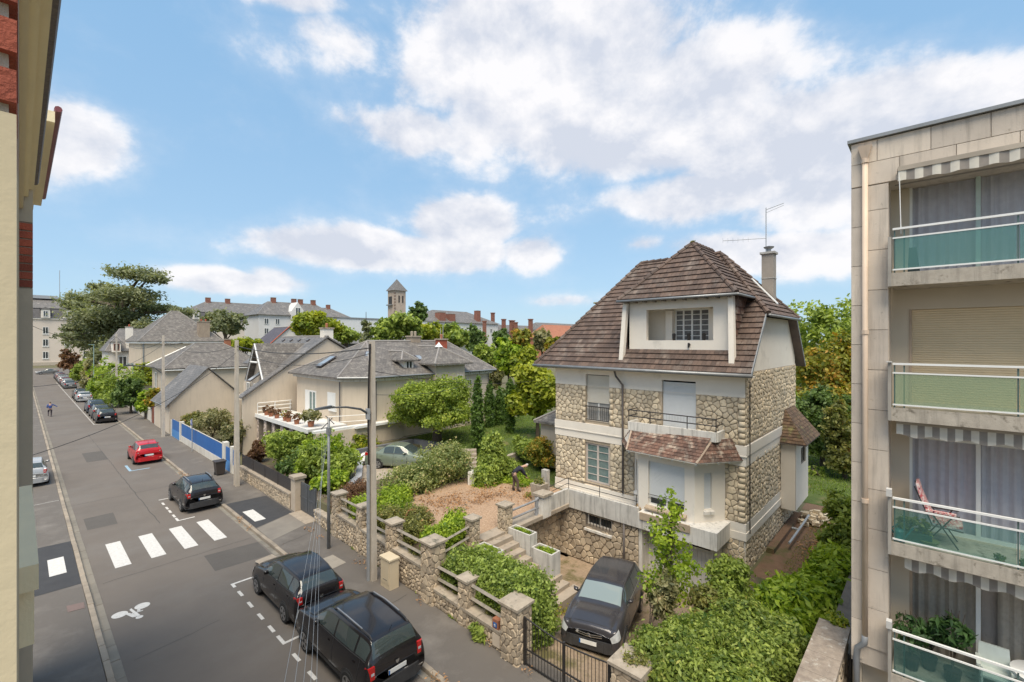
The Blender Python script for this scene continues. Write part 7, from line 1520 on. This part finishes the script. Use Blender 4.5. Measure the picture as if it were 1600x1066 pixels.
walls(CT, 167, 175.6, 259, 267, 0, 42.3, CS, 'tower_shaft'); MB().add([(166.0,258.0,42.3),(176.6,258.0,42.3),(176.6,268,42.3),(166.0,268,42.3),(171.3,263,50.4)], [(0,3,2,1),(0,1,4),(1,2,4),(2,3,4),(3,0,4)]).build('spire', SLATEB, CT)
for dx in (-1.6, 1.2): MB().box(172+dx-.5, 172+dx+.5, 258.8, 258.98, 34.5, 39).build('belfry_opening', DKMET, CT)
MB().box(166.9, 167.0, 262, 266, 33.5, 38.5).build('belfry_opening', DKMET, CT); MB().box(165.6, 167, 261, 267, 32.5, 33.2).build('belfry_balcony', ZINC, CT)
for z in range(20, 42, 2): MB().box(166.8, 167.9, 258.85, 259.6, z, z+1.1).build('corner_stone', mat('dark_quoin', (.26,.19,.15)), CT)
for i, (px, py0, py1, w_, d) in enumerate(((770,490,517,8,190), (757,503,522,5,160), (787,500,525,8,170), (800,502,512,12,168), (806,505,530,6,165), (829,500,518,8,150))):
    x, y, z = onY(px, py0, d); o = MB().box(x-w_*.11, x+w_*.11, d-.8, d+.8, 8, z); o.box(x-w_*.14, x+w_*.14, d-1, d+1, z, z+.5); tag(o.build('brick_chimney', BRICKW), ('tall brick chimney right of the wide grey roof', 'thin brick chimney left of the wide grey roof end', 'squat brick chimney on the distant roofs', 'broad brick chimney block on the distant roofs', 'slim tall brick chimney in the distant row', 'brick chimney nearest the orange roofed house')[i], 'chimney')
DR_ = thing('distant_roofs', 'distant row of grey slate roofs under the brick chimneys', 'building', (150, 172, 0)); walls(DR_, 172, 215, 172, 182, 0, 14, PALE); hip(DR_, 172, 215, 172, 182, 14, 18, 'x', 4, 4, .5, SLATEB)
OR = thing('orange_roof_house', 'house with orange tiled roof at the left edge of the stone house roof', 'house', (148, 112, 0)); walls(OR, 139, 163, 108, 120, 0, 10.2, mat('orange_brick', (.42,.18,.10), (.36,.15,.09))); hip(OR, 139, 163, 108, 120, 10.2, 15.6, 'x', 3, 3, .6, mat('orange_tile', (.38,.16,.09), (.28,.11,.07), .85, .8, .9))
DB = thing('distant_grey_block', 'pale grey distant block on the horizon behind the orange roof', 'building', (190, 160, 0)); walls(DB, 185, 235, 150, 165, 0, 15, PALE); hip(DB, 185, 235, 150, 165, 15, 19, 'x', 5, 5, .5, SLATEB)
# front garden walls farther up the street
fw = thing('street_garden_wall', 'pale garden wall with red gate further up the right pavement', 'wall', (9.9, 70, 0))
MB().box(9.9, 10.1, 63, 66.5, 0, 1.5).box(9.9, 10.1, 68.3, 84, 0, 1.3).build('wall_run', WW, fw); MB().box(9.85, 9.9, 61.2, 63, 0, 1.9).build('red_gate', mat('rust_gate', (.22,.07,.04), (.16,.05,.03)), fw)
for y in (60.9, 63, 66.5, 84): MB().box(9.8, 10.15, y-.2, y+.2, 0, 1.9).build('gate_post', WW, fw)
fw2 = thing('far_garden_wall', 'low beige wall at the back of the pavement towards the street end', 'wall', (10.9, 140, 0)); MB().box(10.9, 11.2, 90, 188, 0, 1.4).build('wall_run', BEIGE2, fw2); MB().box(10.7, 11.3, 188, 189, 0, 4).build('white_end_pier', WHITE, fw2)
tw = thing('junction_wall', 'low pale wall across the street end junction', 'wall', (30, 218, 0)); MB().box(12, 60, 219, 219.4, 0, 1.2).build('wall_run', PALE, tw)
# villa drive: curved grey wall, car port slab and garden steps
cw = thing('curved_grey_wall', 'low curved grey rendered wall with broad top beside the villa drive', 'wall', (13, 25, .5)); GW = mat('blue_grey_render', (.42,.43,.47), (.34,.35,.39), .8, 1, .8)
pts = [G(452+16, 800, 1.3), G(500, 786, 1.3), G(535, 766, 1.3), G(560, 745, 1.3), G(563, 725, 1.3), G(550, 712, 1.3), G(560, 702, 1.3)]
pts = [p for p in pts[2:]]
for a, c in zip(pts[:-1], pts[1:]):
    d = Vector((c[0]-a[0], c[1]-a[1], 0)); n = Vector((-d.y, d.x, 0)).normalized()*.17
    MB().prism([(a[0]-n.x, a[1]-n.y), (c[0]-n.x, c[1]-n.y), (c[0]+n.x, c[1]+n.y), (a[0]+n.x, a[1]+n.y)], .2, 1.35).build('wall_segment', GW, cw)
lw = thing('lawn_edge_wall', 'dark grey low retaining wall between lawn and the green car', 'wall', (18, 27, 1)); 
MB().prism([(13.6, 27.0), (18.9, 26.9), (18.9, 27.15), (13.6, 27.25)], .9, 2.05).build('wall_segment', mat('slate_grey_wall', (.15,.155,.17), (.12,.125,.14), .8), lw); MB().prism([(18.9, 26.9), (19.6, 23.3), (19.85, 23.35), (19.15, 27.1)], .9, 2.05).build('wall_segment', MATS['slate_grey_wall'], lw)
bt_ = thing('tarpaulin_bundle', 'white plastic wrapped bundle with black cord beside the curved grey wall', 'bundle', (14.3, 26, 1.2))
x, y = G(567, 716, 1.4); bb_ = MB(); n = 12; rg_ = random.Random(9)
bb_.lathe((x, y, 1.1), [(.45, 0), (.62, .25), (.5, .55), (.2, .72), (.02, .75)], 12); bb_.v = [(a+rg_.uniform(-.06,.06), b_+rg_.uniform(-.06,.06), c+rg_.uniform(-.05,.05)) for a, b_, c in bb_.v]; bb_.build('sheet', mat('white_sheeting', (.70,.70,.70), (.55,.55,.56), .5, 5, .9), bt_)
MB().tube([(x-.5, y-.3, 1.5), (x-.1, y-.5, 1.75), (x+.2, y-.2, 1.85), (x+.4, y, 1.6)], .02, 4).build('cord', DKMET, bt_)
gs = thing('old_garden_steps', 'old brown stone steps between lawn and gravel in front of the cypress', 'steps', (18, 21, 1.6))
gx, gy = G(726, 728, 1.5)
for k in range(5): c = Vector((gx, gy))+Vector((.42, .48))*k*.7; MB().obox((c.x, c.y), 1.5, .5, 1.2, 1.45+k*.15, R(-42)).build('step', STEPM, gs)
ow = thing('old_terrace_wall', 'low broken mossy concrete wall with block end between the shrubs', 'wall', (19, 19, 1.5)); a = G(690+28, 778, 1.35); 
for i, (p, q) in enumerate((((738, 748), (765, 735)), ((765, 735), (790, 722)), ((790, 722), (815, 712)), ((815, 712), (862, 700)))):
    a, c = G(*p, 1.6), G(*q, 1.6); d = Vector((c[0]-a[0], c[1]-a[1], 0)); n = Vector((-d.y, d.x, 0)).normalized()*.14
    MB().prism([(a[0]-n.x, a[1]-n.y), (c[0]-n.x, c[1]-n.y), (c[0]+n.x, c[1]+n.y), (a[0]+n.x, a[1]+n.y)], 1.2, 1.95).build('wall_block', COPE, ow)
x, y = G(739, 755, 1.35); MB().obox((x, y), .5, .4, 1.2, 2.0, .5).build('end_block', WHITEW, ow)
rc_ = thing('terracotta_hoop', 'round rusty terracotta ring leaning in the shrubs behind the street wall', 'pot', (10.6, 14, 1.2)); x, y = G(643, 818, 1.35)
MB().tube([(x+.28*math.cos(a*math.pi/8), y-.0+.1*math.sin(a*math.pi/8), 1.6+.28*math.sin(a*math.pi/8)) for a in range(17)], .045, 6).build('ring', TERRA, rc_)
hh_ = thing('garden_shed', 'small slate roofed shelter just left of the stone house', 'shed', (22, 16, 1.8)); hip(hh_, 21.4, 24, 15.6, 17.4, 4.2, 4.9, 'x', .9, .9, .3); walls(hh_, 21.4, 24, 15.6, 17.4, 1.5, 4.1, BEIGE2)
# ------------------------------------------------------------------ vegetation
def tree(name, label, cat, x, y, z, blobs, n, leaf, m, trunk_r=.15, th=2., limbs=5, seed=1, group=None, asp=1.7, droop=0., shell=.45, bark=None):
    t = thing(name, label, cat, (x, y, z), group); rnd = random.Random(seed); b = MB()
    b.tube([(x, y, z-.2), (x+rnd.uniform(-.1,.1)*trunk_r*3, y, z+th*.5), (x, y, z+th)], [trunk_r*1.25, trunk_r, trunk_r*.8], 9)
    for k in range(limbs):
        c = blobs[k % len(blobs)]; e = (c[0]+rnd.uniform(-.4,.4)*c[3], c[1]+rnd.uniform(-.4,.4)*c[4], c[2]+rnd.uniform(-.2,.5)*c[5]); s0 = z+th*rnd.uniform(.6, 1)
        b.tube([(x, y, s0), ((x+e[0])/2+rnd.uniform(-.1,.1), (y+e[1])/2, s0+(e[2]-s0)*.6), e], [trunk_r*.6, trunk_r*.35, trunk_r*.12], 6)
    b.build('trunk', bark or WOODC, t); leaves('crown', blobs, n, leaf, m, t, seed, asp=asp, droop=droop, shell=shell); return t
def rblobs(cx, cy, cz, rx, ry, rz, n, seed, s_=.55):
    """an uneven crown: ellipsoids packed in the outer part of a big one"""
    rnd = random.Random(seed); B = [(cx, cy, cz, rx*.62, ry*.62, rz*.62)]
    for k in range(n):
        a = rnd.uniform(0, 2*math.pi); u = rnd.uniform(-.75, 1); q = math.sqrt(max(0, 1-u*u*.9)); f = rnd.uniform(.5, .78); r = rnd.uniform(.26, .48)*s_/.55
        B.append((cx+rx*f*q*math.cos(a), cy+ry*f*q*math.sin(a), cz+rz*f*u, rx*r, ry*r, rz*r*rnd.uniform(.7, 1)))
    return B
def at(px, py, z): return G(px, py, z)
def bypx(px, d):
    r = ray(px, 533); return r[0]*d, r[1]*d
def ptree(px, ptop, pbot, pw, d, lab, m, n=3000, leaf=.35, seed=1, zb=0, name='broadleaf_tree', cat='tree', group='trees beyond the gardens', nb=10, rzf=None, depth=1.0, asp=1.7, limbs=5, low=False):
    """a tree from its bearing, distance and apparent top, bottom and width"""
    x, y = bypx(px, d); zt = 9-(ptop-533)/711*d; z1 = 9-(pbot-533)/711*d; rx = pw/711*d/2; rz = (zt-z1)/2; cz = (zt+z1)/2
    B = rblobs(x, y, cz, rx, rx*depth, rz, nb, seed)
    if low: B += [(x+rx*.6*math.cos(k*1.26), y+rx*.6*math.sin(k*1.26), z1+rz*.32, rx*.5, rx*.5, rz*.42) for k in range(5)]+[(x, y, z1+rz*.4, rx*.7, rx*.7, rz*.5)]
    return tree(name, lab, cat, x, y, zb, B, n, leaf, m, max(.12, rx*.07), max(.5, cz-rz*.4-zb), limbs, seed, group, asp=asp)
# hedge over the lower garden wall
hb = [(10.15+.12*i % .5, 8.95+.33*i, 1.15, .75, .45, .68) for i in range(10)]+[(10.95, 9.0+.45*i, 1.05, .65, .45, .65) for i in range(7)]+[(10.4, 8.75, .7, .55, .35, .85), (10.9, 8.7, .5, .5, .35, .8), (10.3, 11.9, 1.2, .6, .5, .55)]
t = thing('clipped_hedge', 'dense clipped green hedge behind the street wall beside the gate pillar', 'hedge', (10.5, 10.3, 0)); leaves('foliage', hb, 52000, .062, L_HEDGE, t, 3, shell=.72, bounds=[(9.72, 11.85), (8.35, 12.5), (-.1, 1.98)])
b = MB(); rnd = random.Random(1)
for i in range(14): x, y = rnd.uniform(10, 11.2), rnd.uniform(8.8, 12); b.tube([(x, y, -.1), (x+rnd.uniform(-.2,.2), y+rnd.uniform(-.2,.2), 1.6)], [.03, .01], 5)
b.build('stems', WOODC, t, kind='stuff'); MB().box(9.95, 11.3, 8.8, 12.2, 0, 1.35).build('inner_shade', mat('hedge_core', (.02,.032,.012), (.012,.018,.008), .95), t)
# laurel at the lower right
lb = []
rnd = random.Random(12)
for i in range(34): 
    x = rnd.uniform(9.9, 13.6); y = rnd.uniform(2.7, 4.9 if x > 10.2 else 4.4); lb.append((x, y, 1.5-.25*abs(x-11)*.4+rnd.uniform(-.15,.2), .55, .5, .5))
for i in range(10): lb.append((9.75+.2*rnd.random(), 2.8+i*.2, 1.2, .4, .4, .6))
t = thing('laurel_hedge', 'big glossy laurel hedge mass filling the bottom right of the garden', 'hedge', (11, 4, 0)); leaves('foliage', lb, 115000, .056, L_LAUREL, t, 4, shell=.65, asp=2.1)
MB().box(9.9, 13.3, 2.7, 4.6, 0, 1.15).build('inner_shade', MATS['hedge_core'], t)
# maple sapling, rose shrub, grey shrub, feathery lime shrub
x, y = G(1040, 1010, 0)
tree('maple_sapling', 'young maple sapling with pale green leaves in front of the garage door', 'tree', 14.2, 6.15, -.1, [(14.2,6.15,3.55,.35,.35,.65),(14.1,6.3,2.7,.6,.6,.7),(14.3,5.9,2.0,.75,.7,.6),(13.95,6.4,1.3,.8,.6,.6),(14.3,6.2,1.0,.8,.7,.7)], 3000, .09, L_BRIGHT, .04, 3.8, 6, 5, asp=1.3, shell=.2)
tree('grey_bush', 'silvery green bush beside the dark crossover at the foot of the sapling', 'shrub', 13.0, 6.3, -.1, rblobs(13.5, 6.1, 1.0, .7, .55, .95, 8, 3), 5000, .06, L_GREY, .04, .6, 5, 6, asp=2.6, shell=.3)
tree('rose_bush', 'tall loose rose bush with reddish tips in the middle of the right garden', 'shrub', 15.6, 5.0, -.1, rblobs(15.4, 4.8, 1.05, 1.5, .95, 1.1, 16, 8, .5), 13000, .075, L_MID, .05, 1.0, 8, 7, shell=.25)
tree('dark_rose_shrub', 'darker shrub with red brown shoots left of the rose bush', 'shrub', 14.4, 5.2, -.1, rblobs(14.2, 4.9, 1.0, .95, .6, .9, 12, 9, .5), 7000, .07, L_OLIVE, .05, .9, 8, 17, shell=.25)
fb = []
for i in range(9): fb.append((14.6+i*.75, 3.1-.1*i+.2*math.sin(i*2), 1.0+.25*math.sin(i*1.3)-.03*i, .9, .72, .62))
for i in range(5): fb.append((14.2+i*.6, 2.9, .5, .7, .6, .6))
t = tree('feathery_shrub', 'feathery bright lime green shrub along the party wall', 'shrub', 16.5, 3.0, 0, fb, 30000, .10, L_BRIGHT, .06, .8, 8, 10, asp=2.6, shell=.55, droop=.3)
tree('wall_bush', 'green bush rising behind the party wall next to the apartment corner', 'shrub', 22.5, 2.4, 0, rblobs(22.6, 2.5, 1.4, 1.9, .9, 1.3, 10, 2), 7000, .12, L_MID, .06, .8, 5, 10)
leaves('weeds', [(12.6, 10.0, -.35, .6, .8, .08), (14.6, 12.8, -.6, .5, .4, .25), (15.3, 12.6, -.7, .4, .35, .2), (13.9, 9.3, -.4, .5, .3, .1)], 1500, .06, L_AUT, None, 3, kind='stuff')
tag(bpy.data.objects['weeds'], 'patches of yellowing weeds on the garage drive', 'weeds')
t = thing('yellow_shrub', 'low yellow and green shrub growing at the foot of the retaining wall', 'shrub', (14.9, 12.7, -.6)); leaves('foliage', [(14.6, 12.8, -.1, .45, .35, .5), (15.1, 12.7, -.25, .4, .3, .4)], 2200, .06, L_AUT, t, 9)
t = thing('wall_weed', 'tuft of green weed sprouting at the foot of the street wall near the meter panel', 'weed', (9.3, 9.9, .1)); leaves('foliage', [(9.28, 9.95, .3, .12, .3, .22)], 500, .07, L_MID, t, 2, asp=3)
# shrubs behind the street wall, left part
tree('bright_hedge', 'bright green low hedge behind the rails at the top of the steps', 'hedge', 11.0, 13.6, 1.0, [(10.4+.35*i, 13.55, 1.62, .5, .45, .45) for i in range(5)]+[(11.7, 13.9, 1.9, .5, .45, .4)], 13000, .07, L_BRIGHT, .04, .4, 4, 3)
tree('brown_mixed_shrub', 'brownish mixed shrub behind the second pair of wall pillars', 'shrub', 10.8, 15.9, 1.0, [(10.5, 15.2, 1.5, .6, .8, .5), (10.6, 16.8, 1.5, .6, .8, .5), (11.3, 16.0, 1.5, .7, .8, .5)], 9000, .06, L_OLIVE, .04, .4, 4, 4)
tree('ground_ivy', 'bright green low plants between the rails of the left wall section', 'plants', 10.6, 18.6, 1.0, [(10.4, 18.3, 1.4, .5, .9, .35), (10.9, 19.4, 1.4, .7, .8, .35), (11.6, 17.8, 1.5, .7, .8, .4), (12.3, 19, 1.5, .8, .8, .5)], 11000, .065, L_BRIGHT, .03, .3, 4, 5)
tree('rust_hedge', 'rust brown clipped low hedge beside the villa gate', 'hedge', 10.6, 21.3, .9, [(10.5, 20.9, 1.3, .5, .6, .5), (11.2, 21.4, 1.4, .6, .5, .5), (11.9, 21.6, 1.4, .6, .5, .5)], 7000, .05, L_RED, .03, .3, 4, 6)
vb = []
rnd = random.Random(4)
for i in range(18): x = rnd.uniform(13.2, 16.8); vb.append((x, 20.3-.15*(x-13)+rnd.uniform(-.8,.7), (1.8 if x < 15.2 else 2.15)+rnd.uniform(-.3,.45), 1.0, .9, .75))
tree('variegated_bush', 'big variegated bush with rusty patches in front of the green car', 'shrub', 15, 20.3, 1.3, vb, 26000, .075, L_VARI, .08, .8, 6, 7)
cb_ = [(19.3, 19.5, 3.1, .6, .6, .65), (19.3, 19.5, 2.3, .8, .8, .8), (18.5, 19.2, 1.8, .8, .6, .5), (20.1, 19.3, 1.8, .8, .7, .5), (19.3, 19.4, 3.6, .38, .38, .4)]
x, y = G(772, 742, 1.6); cb_ = [(a-19.3+x, b_-19.4+y, c, d, e, f) for a, b_, c, d, e, f in cb_]
tree('camellia_bush', 'glossy dark upright camellia bush at the back of the gravel terrace', 'shrub', x, y, 1.4, cb_, 13000, .09, L_DARK if False else L_MID, .07, .8, 5, 8)
x, y = G(846, 722, 1.7)
tree('autumn_shrub', 'shrub turning orange beside the left corner of the stone house', 'shrub', x, y, 1.4, rblobs(x, y, 2.4, 1.4, 1.2, 1.1, 8, 5), 9000, .09, L_AUT, .06, .8, 5, 9)
x, y = G(818, 712, 1.8); tree('green_shrub', 'round green shrub between the camellia and the orange shrub', 'shrub', x, y, 1.4, rblobs(x, y, 2.3, 1.0, .9, .9, 7, 6), 7000, .08, L_MID, .06, .8, 5, 19)
leaves('ground_cover', [(17.2, 17.6, 1.38, 1.0, .6, .14), (18.6, 17.0, 1.38, .9, .8, .12), (18.4, 16.0, 1.35, .6, .4, .08), (17.2, 14.6, 1.36, .4, .3, .04)], 7000, .07, L_BRIGHT, None, 5, kind='stuff'); tag(bpy.data.objects['ground_cover'], 'leafy green ground cover around the gardener', 'ground cover')
# apple tree, cypresses
x, y = G(683, 690, 1.9)
ab = rblobs(x, y, 4.35, 3.4, 3.0, 2.0, 26, 31, .5); ab = [(a, b_, max(c, 3.1), d, e, min(f, .8)) for a, b_, c, d, e, f in ab]
tree('spreading_fruit_tree', 'spreading low fruit tree with yellow green crown and forked trunk on the lawn', 'tree', x, y, 1.85, ab, 46000, .105, L_FRUIT, .30, 1.5, 9, 11, shell=.35)
for i, (px, pb, pt, w_, lab) in enumerate(((746, 703, 597, 15, 'nearest slim dark cypress right of the fruit tree'), (797, 677, 598, 12, 'slim cypress standing alone on the lawn'), (765, 668, 602, 14, 'cypress between the fruit tree and the lone cypress'), (780, 665, 608, 11, 'shorter cypress behind the lone one'))):
    x, y = G(px, pb, 1.9); d = math.sin(YAW)*x+math.cos(YAW)*y; h = (pb-pt)/711*d; r = w_/711*d/2
    tree('columnar_cypress', lab, 'cypress', x, y, 1.9, [(x, y, 1.9+h*f, r*g_, r*g_, h*.17) for f, g_ in ((.1,.9),(.25,1.05),(.4,1.05),(.55,1),(.7,.9),(.85,.65),(.93,.35))], 7000, .10, L_CYP, .1, .5, 3, 20+i, 'cypresses on the lawn', asp=2.6, shell=.6, droop=-1.2)
# dense shrubs behind the slat fence
for i, (px, py, w_, h, z, m, lab) in enumerate(((410, 735, 85, 45, 1.0, L_DARK, 'dark green rounded shrub at the left of the fenced bed'), (440, 715, 75, 55, 1.0, L_MID, 'mid green shrub in the middle of the fenced bed'), (480, 740, 90, 60, 1.0, L_MID, 'tall green shrub right of the middle in the fenced bed'), (520, 725, 90, 65, 1.0, L_BRIGHT, 'bright green shrub nearest the villa gate'), (455, 765, 60, 40, .9, L_BRIGHT, 'light green shrub low against the slat fence'), (500, 700, 80, 40, 1.0, L_LIME, 'yellow green shrub below the villa terrace'), (560, 690, 60, 30, 1.2, L_LIME, 'lime shrub below the lower villa wall'), (395, 705, 30, 30, 1., L_RED, 'small rusty shrub at the left end of the bed'))):
    x, y = G(px, py, z+.8); d = math.sin(YAW)*x+math.cos(YAW)*y; rx = w_/711*d/2*1.1; rz = h/711*d/2*1.2
    x = max(x, 10.2+rx*.8); tree('bed_shrub', lab, 'shrub', x, y, z, rblobs(x, y, z+rz*.9, rx, rx*.85, rz, 8, 50+i), 6500, .11, m, .06, .6, 4, 50+i, 'shrubs behind the slat fence', shell=.55)
# grey-green mass behind the blue fence
for i, (px, py, w_, h, m, lab) in enumerate(((330, 672, 85, 50, L_GREY, 'large grey green flowering bush behind the blue fence'), (365, 690, 50, 60, L_GREY, 'grey green bush left of the concrete pole behind the blue fence'), (300, 668, 45, 35, L_OLIVE, 'olive bush at the far end behind the blue fence'), (392, 665, 26, 40, L_RED, 'reddish shrub at the foot of the beige wall'))):
    x, y = G(px, py, 1.2); d = math.sin(YAW)*x+math.cos(YAW)*y; rx = w_/711*d/2; rz = h/711*d/2; x = max(x, 10.1+rx*.6)
    tree('fence_bush', lab, 'shrub', x, y, 0, rblobs(x, y, 1.2+rz*.4, rx, rx*.7, rz, 8, 70+i), 7000, .10, m, .06, .8, 5, 70+i, 'bushes behind the blue fence', shell=.3)
# street side greenery further up
for i, (px, top, bot, w_, d, m, lab) in enumerate(((190, 568, 628, 62, 62, L_MID, 'tall ivy green hedge beside the farthest concrete pole'), (205, 585, 632, 45, 56, L_DARK, 'round dark hedge in front of the tall hedge'), (165, 555, 620, 50, 72, L_BRIGHT, 'light green street tree left of the pole'), (225, 565, 600, 40, 75, L_LIME, 'yellow green tree above the dark hedge'), (148, 558, 605, 34, 84, L_GREY, 'pale feathery shrub over the pavement wall'), (130, 560, 592, 30, 98, L_MID, 'low green hedge towards the street end'), (110, 545, 575, 28, 120, L_RED, 'dark copper coloured tree at the street end'), (228, 605, 640, 26, 52, L_BRIGHT, 'small bright bush behind the pale garden wall'), (330, 545, 600, 60, 66, L_OLIVE, 'thin brown leaved tree in front of the slate hipped house'), (240, 600, 632, 20, 50, L_AUT, 'small yellowing shrub beside the red gate'))):
    ptree(px, top, bot, w_, d, lab, m, 4200 if i != 8 else 900, .2 if d < 80 else .3, 90+i, group='trees and hedges along the right pavement', low=True)
# cedar: flat tiers
x, y = bypx(185, 112); cb = []; rnd = random.Random(8)
for px, py, w_, h in ((215,432,80,14),(165,445,50,14),(240,440,36,12),(150,468,95,18),(200,465,90,18),(120,480,40,14),(225,475,50,14),(170,495,110,20),(250,482,60,12),(285,487,50,10),(120,512,45,20),(190,515,100,22),(240,510,50,18),(160,535,90,20),(210,540,80,22),(180,555,70,20),(118,525,40,14)):
    bx_, by_ = bypx(px, 112+rnd.uniform(-7, 7)); d = 112; cb.append((bx_, by_, 9-(py-533)/711*d, w_/711*d/2, w_/711*d/2*.7, h/711*d/2*.8))
tree('cedar_tree', 'huge old cedar with flat dark tiers towering over the houses', 'tree', x, y, 0, cb, 42000, .34, L_CEDAR, 1.1, 18, 17, 5, None, asp=2.2, shell=.15, droop=.2)
# trees beyond
B_ = ((352, 475, 530, 62, 120, L_CEDAR, 'dark cedar like tree before the long school wing', 3500), (490, 488, 535, 85, 62, L_LIME, 'yellow green tree behind the asymmetric gable house', 6000), (540, 508, 540, 50, 70, L_MID, 'green tree left of the small conifer', 3000), (380, 525, 552, 55, 85, L_LIME, 'lime coloured tree below the purple slate roof', 2500), (655, 470, 505, 30, 130, L_DARK, 'dark tree top right of the church tower', 2000), (625, 482, 540, 70, 75, L_MID, 'tall green tree in front of the church tower', 6500), (670, 500, 540, 60, 80, L_LIME, 'yellowish tree right of the church tower', 4000), (712, 505, 545, 60, 80, L_MID, 'rounded olive tree before the grey roofed white block', 4000), (600, 508, 545, 45, 72, L_MID, 'green tree right of the small conifer', 2600), (745, 505, 560, 32, 70, L_DARK, 'dark tree below the white block', 3500), (760, 535, 580, 50, 55, L_MID, 'mixed green trees right of the villa roof', 3500), (783, 510, 555, 36, 80, L_DARK, 'dark poplar like tree in the right middle distance', 2500), (815, 512, 560, 40, 75, L_AUT, 'golden tree below the brick chimneys', 3500), (848, 505, 560, 34, 80, L_GREY, 'grey green tree near the orange roof', 3000), (795, 525, 595, 44, 50, L_BRIGHT, 'light green tree beyond the cypresses', 6000), (840, 560, 670, 80, 34, L_LIME, 'bright yellow green tree touching the stone house', 16000), (765, 570, 615, 40, 48, L_GREY, 'grey green shrubbery behind the villa corner', 3500), (815, 540, 600, 50, 46, L_LIME, 'yellowing tree behind the bright garden tree', 6000), (790, 600, 660, 44, 40, L_DARK, 'dark hedge mass behind the cypresses', 5000), (870, 520, 570, 44, 58, L_AUT, 'autumn tinted tree beside the left roof edge', 3500), (735, 600, 650, 30, 41, L_DARK, 'dark foliage behind the fruit tree', 2500))
for i, (px, top, bot, w_, d, m, lab, n) in enumerate(B_): ptree(px, top, bot, w_, d, lab, m, n, .11+d*.0032, 120+i, zb=1.8 if d < 60 else 0)
x, y = bypx(572, 78)
t = thing('small_conifer', 'narrow blue green conifer in front of the long white hall', 'tree', (x, y, 0)); MB().tube([(x, y, 0), (x, y, 14)], [.25, .04], 6).build('trunk', WOODC, t); leaves('crown', [(x, y, 5+k*1.0, 2.3-.24*k, 2.3-.24*k, .35) for k in range(10)], 2600, .4, L_CEDAR, t, 4, droop=.5, asp=2.4, shell=.2)
# right of the stone house
ptree(1290, 455, 620, 150, 44, 'tall green tree behind the stone house at the right', L_MID, 12000, .24, 201, nb=14, group='trees behind the stone house', low=True)
ptree(1310, 500, 660, 120, 38, 'broad tree turning yellow and orange at the right of the stone house', L_AUT, 17000, .2, 202, nb=14, group='trees behind the stone house', low=True)
ptree(1225, 480, 560, 60, 50, 'green tree peeping over the roof right of the chimney', L_MID, 5000, .24, 203, group='trees behind the stone house', low=True)
ptree(1285, 605, 700, 95, 33, 'dense dark green round shrub behind the tiled porch hood', L_DARK, 14000, .16, 204, nb=12, group='trees behind the stone house', low=True)
ptree(1320, 620, 730, 60, 30, 'mixed green and reddish shrub at the apartment corner', L_OLIVE, 8000, .15, 205, nb=10, group='trees behind the stone house', low=True)
ptree(1235, 600, 660, 40, 36, 'green foliage just right of the stone house side wall', L_MID, 3500, .16, 206, group='trees behind the stone house', low=True)
ptree(1272, 722, 765, 30, 31, 'small bush at the edge of the back lawn', L_MID, 1500, .1, 207, group='trees behind the stone house', low=True)
# broad wood far off
for i, (px, top, w_, d, m, lab) in enumerate(((700, 515, 120, 230, L_MID, 'far line of trees left of the white block'), (890, 520, 120, 220, L_DARK, 'far line of trees behind the orange roof'), (62, 556, 40, 200, L_DARK, 'far greenery beside the school'))): ptree(px, top, max(545, top+14), w_, d, lab, m, 2500, .9, 300+i, nb=12)
# grass blades and fallen leaves
def blades(nm, x0, x1, y0, y1, n, h, m, seed, lab):
    rg = np.random.default_rng(seed); X = rg.uniform(x0, x1, n); Y = rg.uniform(y0, y1, n); Z = np.array([hgt(a, b_) for a, b_ in zip(X, Y)])+.02; a = rg.uniform(0, 6.28, n); hh = h*rg.uniform(.5, 1.3, n); lx, ly = rg.normal(size=n)*h*.4, rg.normal(size=n)*h*.4; w_ = h*.16
    Vv = np.stack([np.stack([X-np.cos(a)*w_, Y-np.sin(a)*w_, Z], 1), np.stack([X+np.cos(a)*w_, Y+np.sin(a)*w_, Z], 1), np.stack([X+lx, Y+ly, Z+hh], 1)], 1).reshape(-1, 3)
    me = bpy.data.meshes.new(nm); me.vertices.add(3*n); me.vertices.foreach_set('co', Vv.ravel()); me.loops.add(3*n); me.loops.foreach_set('vertex_index', np.arange(3*n, dtype=np.int32)); me.polygons.add(n); me.polygons.foreach_set('loop_start', np.arange(0, 3*n, 3, dtype=np.int32)); me.update(calc_edges=True)
    at_ = me.attributes.new('tint', 'FLOAT', 'FACE'); at_.data.foreach_set('value', rg.random(n)); me.materials.append(m); o = bpy.data.objects.new(nm, me); COL.objects.link(o); tag(o, lab, 'grass', kind='stuff'); return o
blades('lawn_grass', 19.6, 34, 14, 28.5, 42000, .09, L_GRASS, 1, 'mown grass of the villa lawn')
blades('back_lawn_grass', 32, 56, -4, 9, 26000, .14, L_GRASS, 2, 'bright grass of the back lawn right of the stone house')
blades('rough_grass', 19.6, 32, 0.5, 4.4, 9000, .07, L_OLIVE, 3, 'sparse rough grass on the dirt strip beside the house')
leaves('fallen_leaves', [(13.5, 17, 1.33, 2.4, 1.6, .015), (15.5, 16, 1.33, 2.5, 2, .015), (17, 14.5, 1.33, 1.6, 1.2, .015), (24, 3.5, -.04, 4, 1.0, .015)], 3500, .06, mat('dry_leaf', (.42,.24,.11), (.30,.16,.08), .9, 20, .9), None, 5, kind='stuff', shell=0); tag(bpy.data.objects['fallen_leaves'], 'scattered dry leaves on the gravel and dirt', 'leaves')
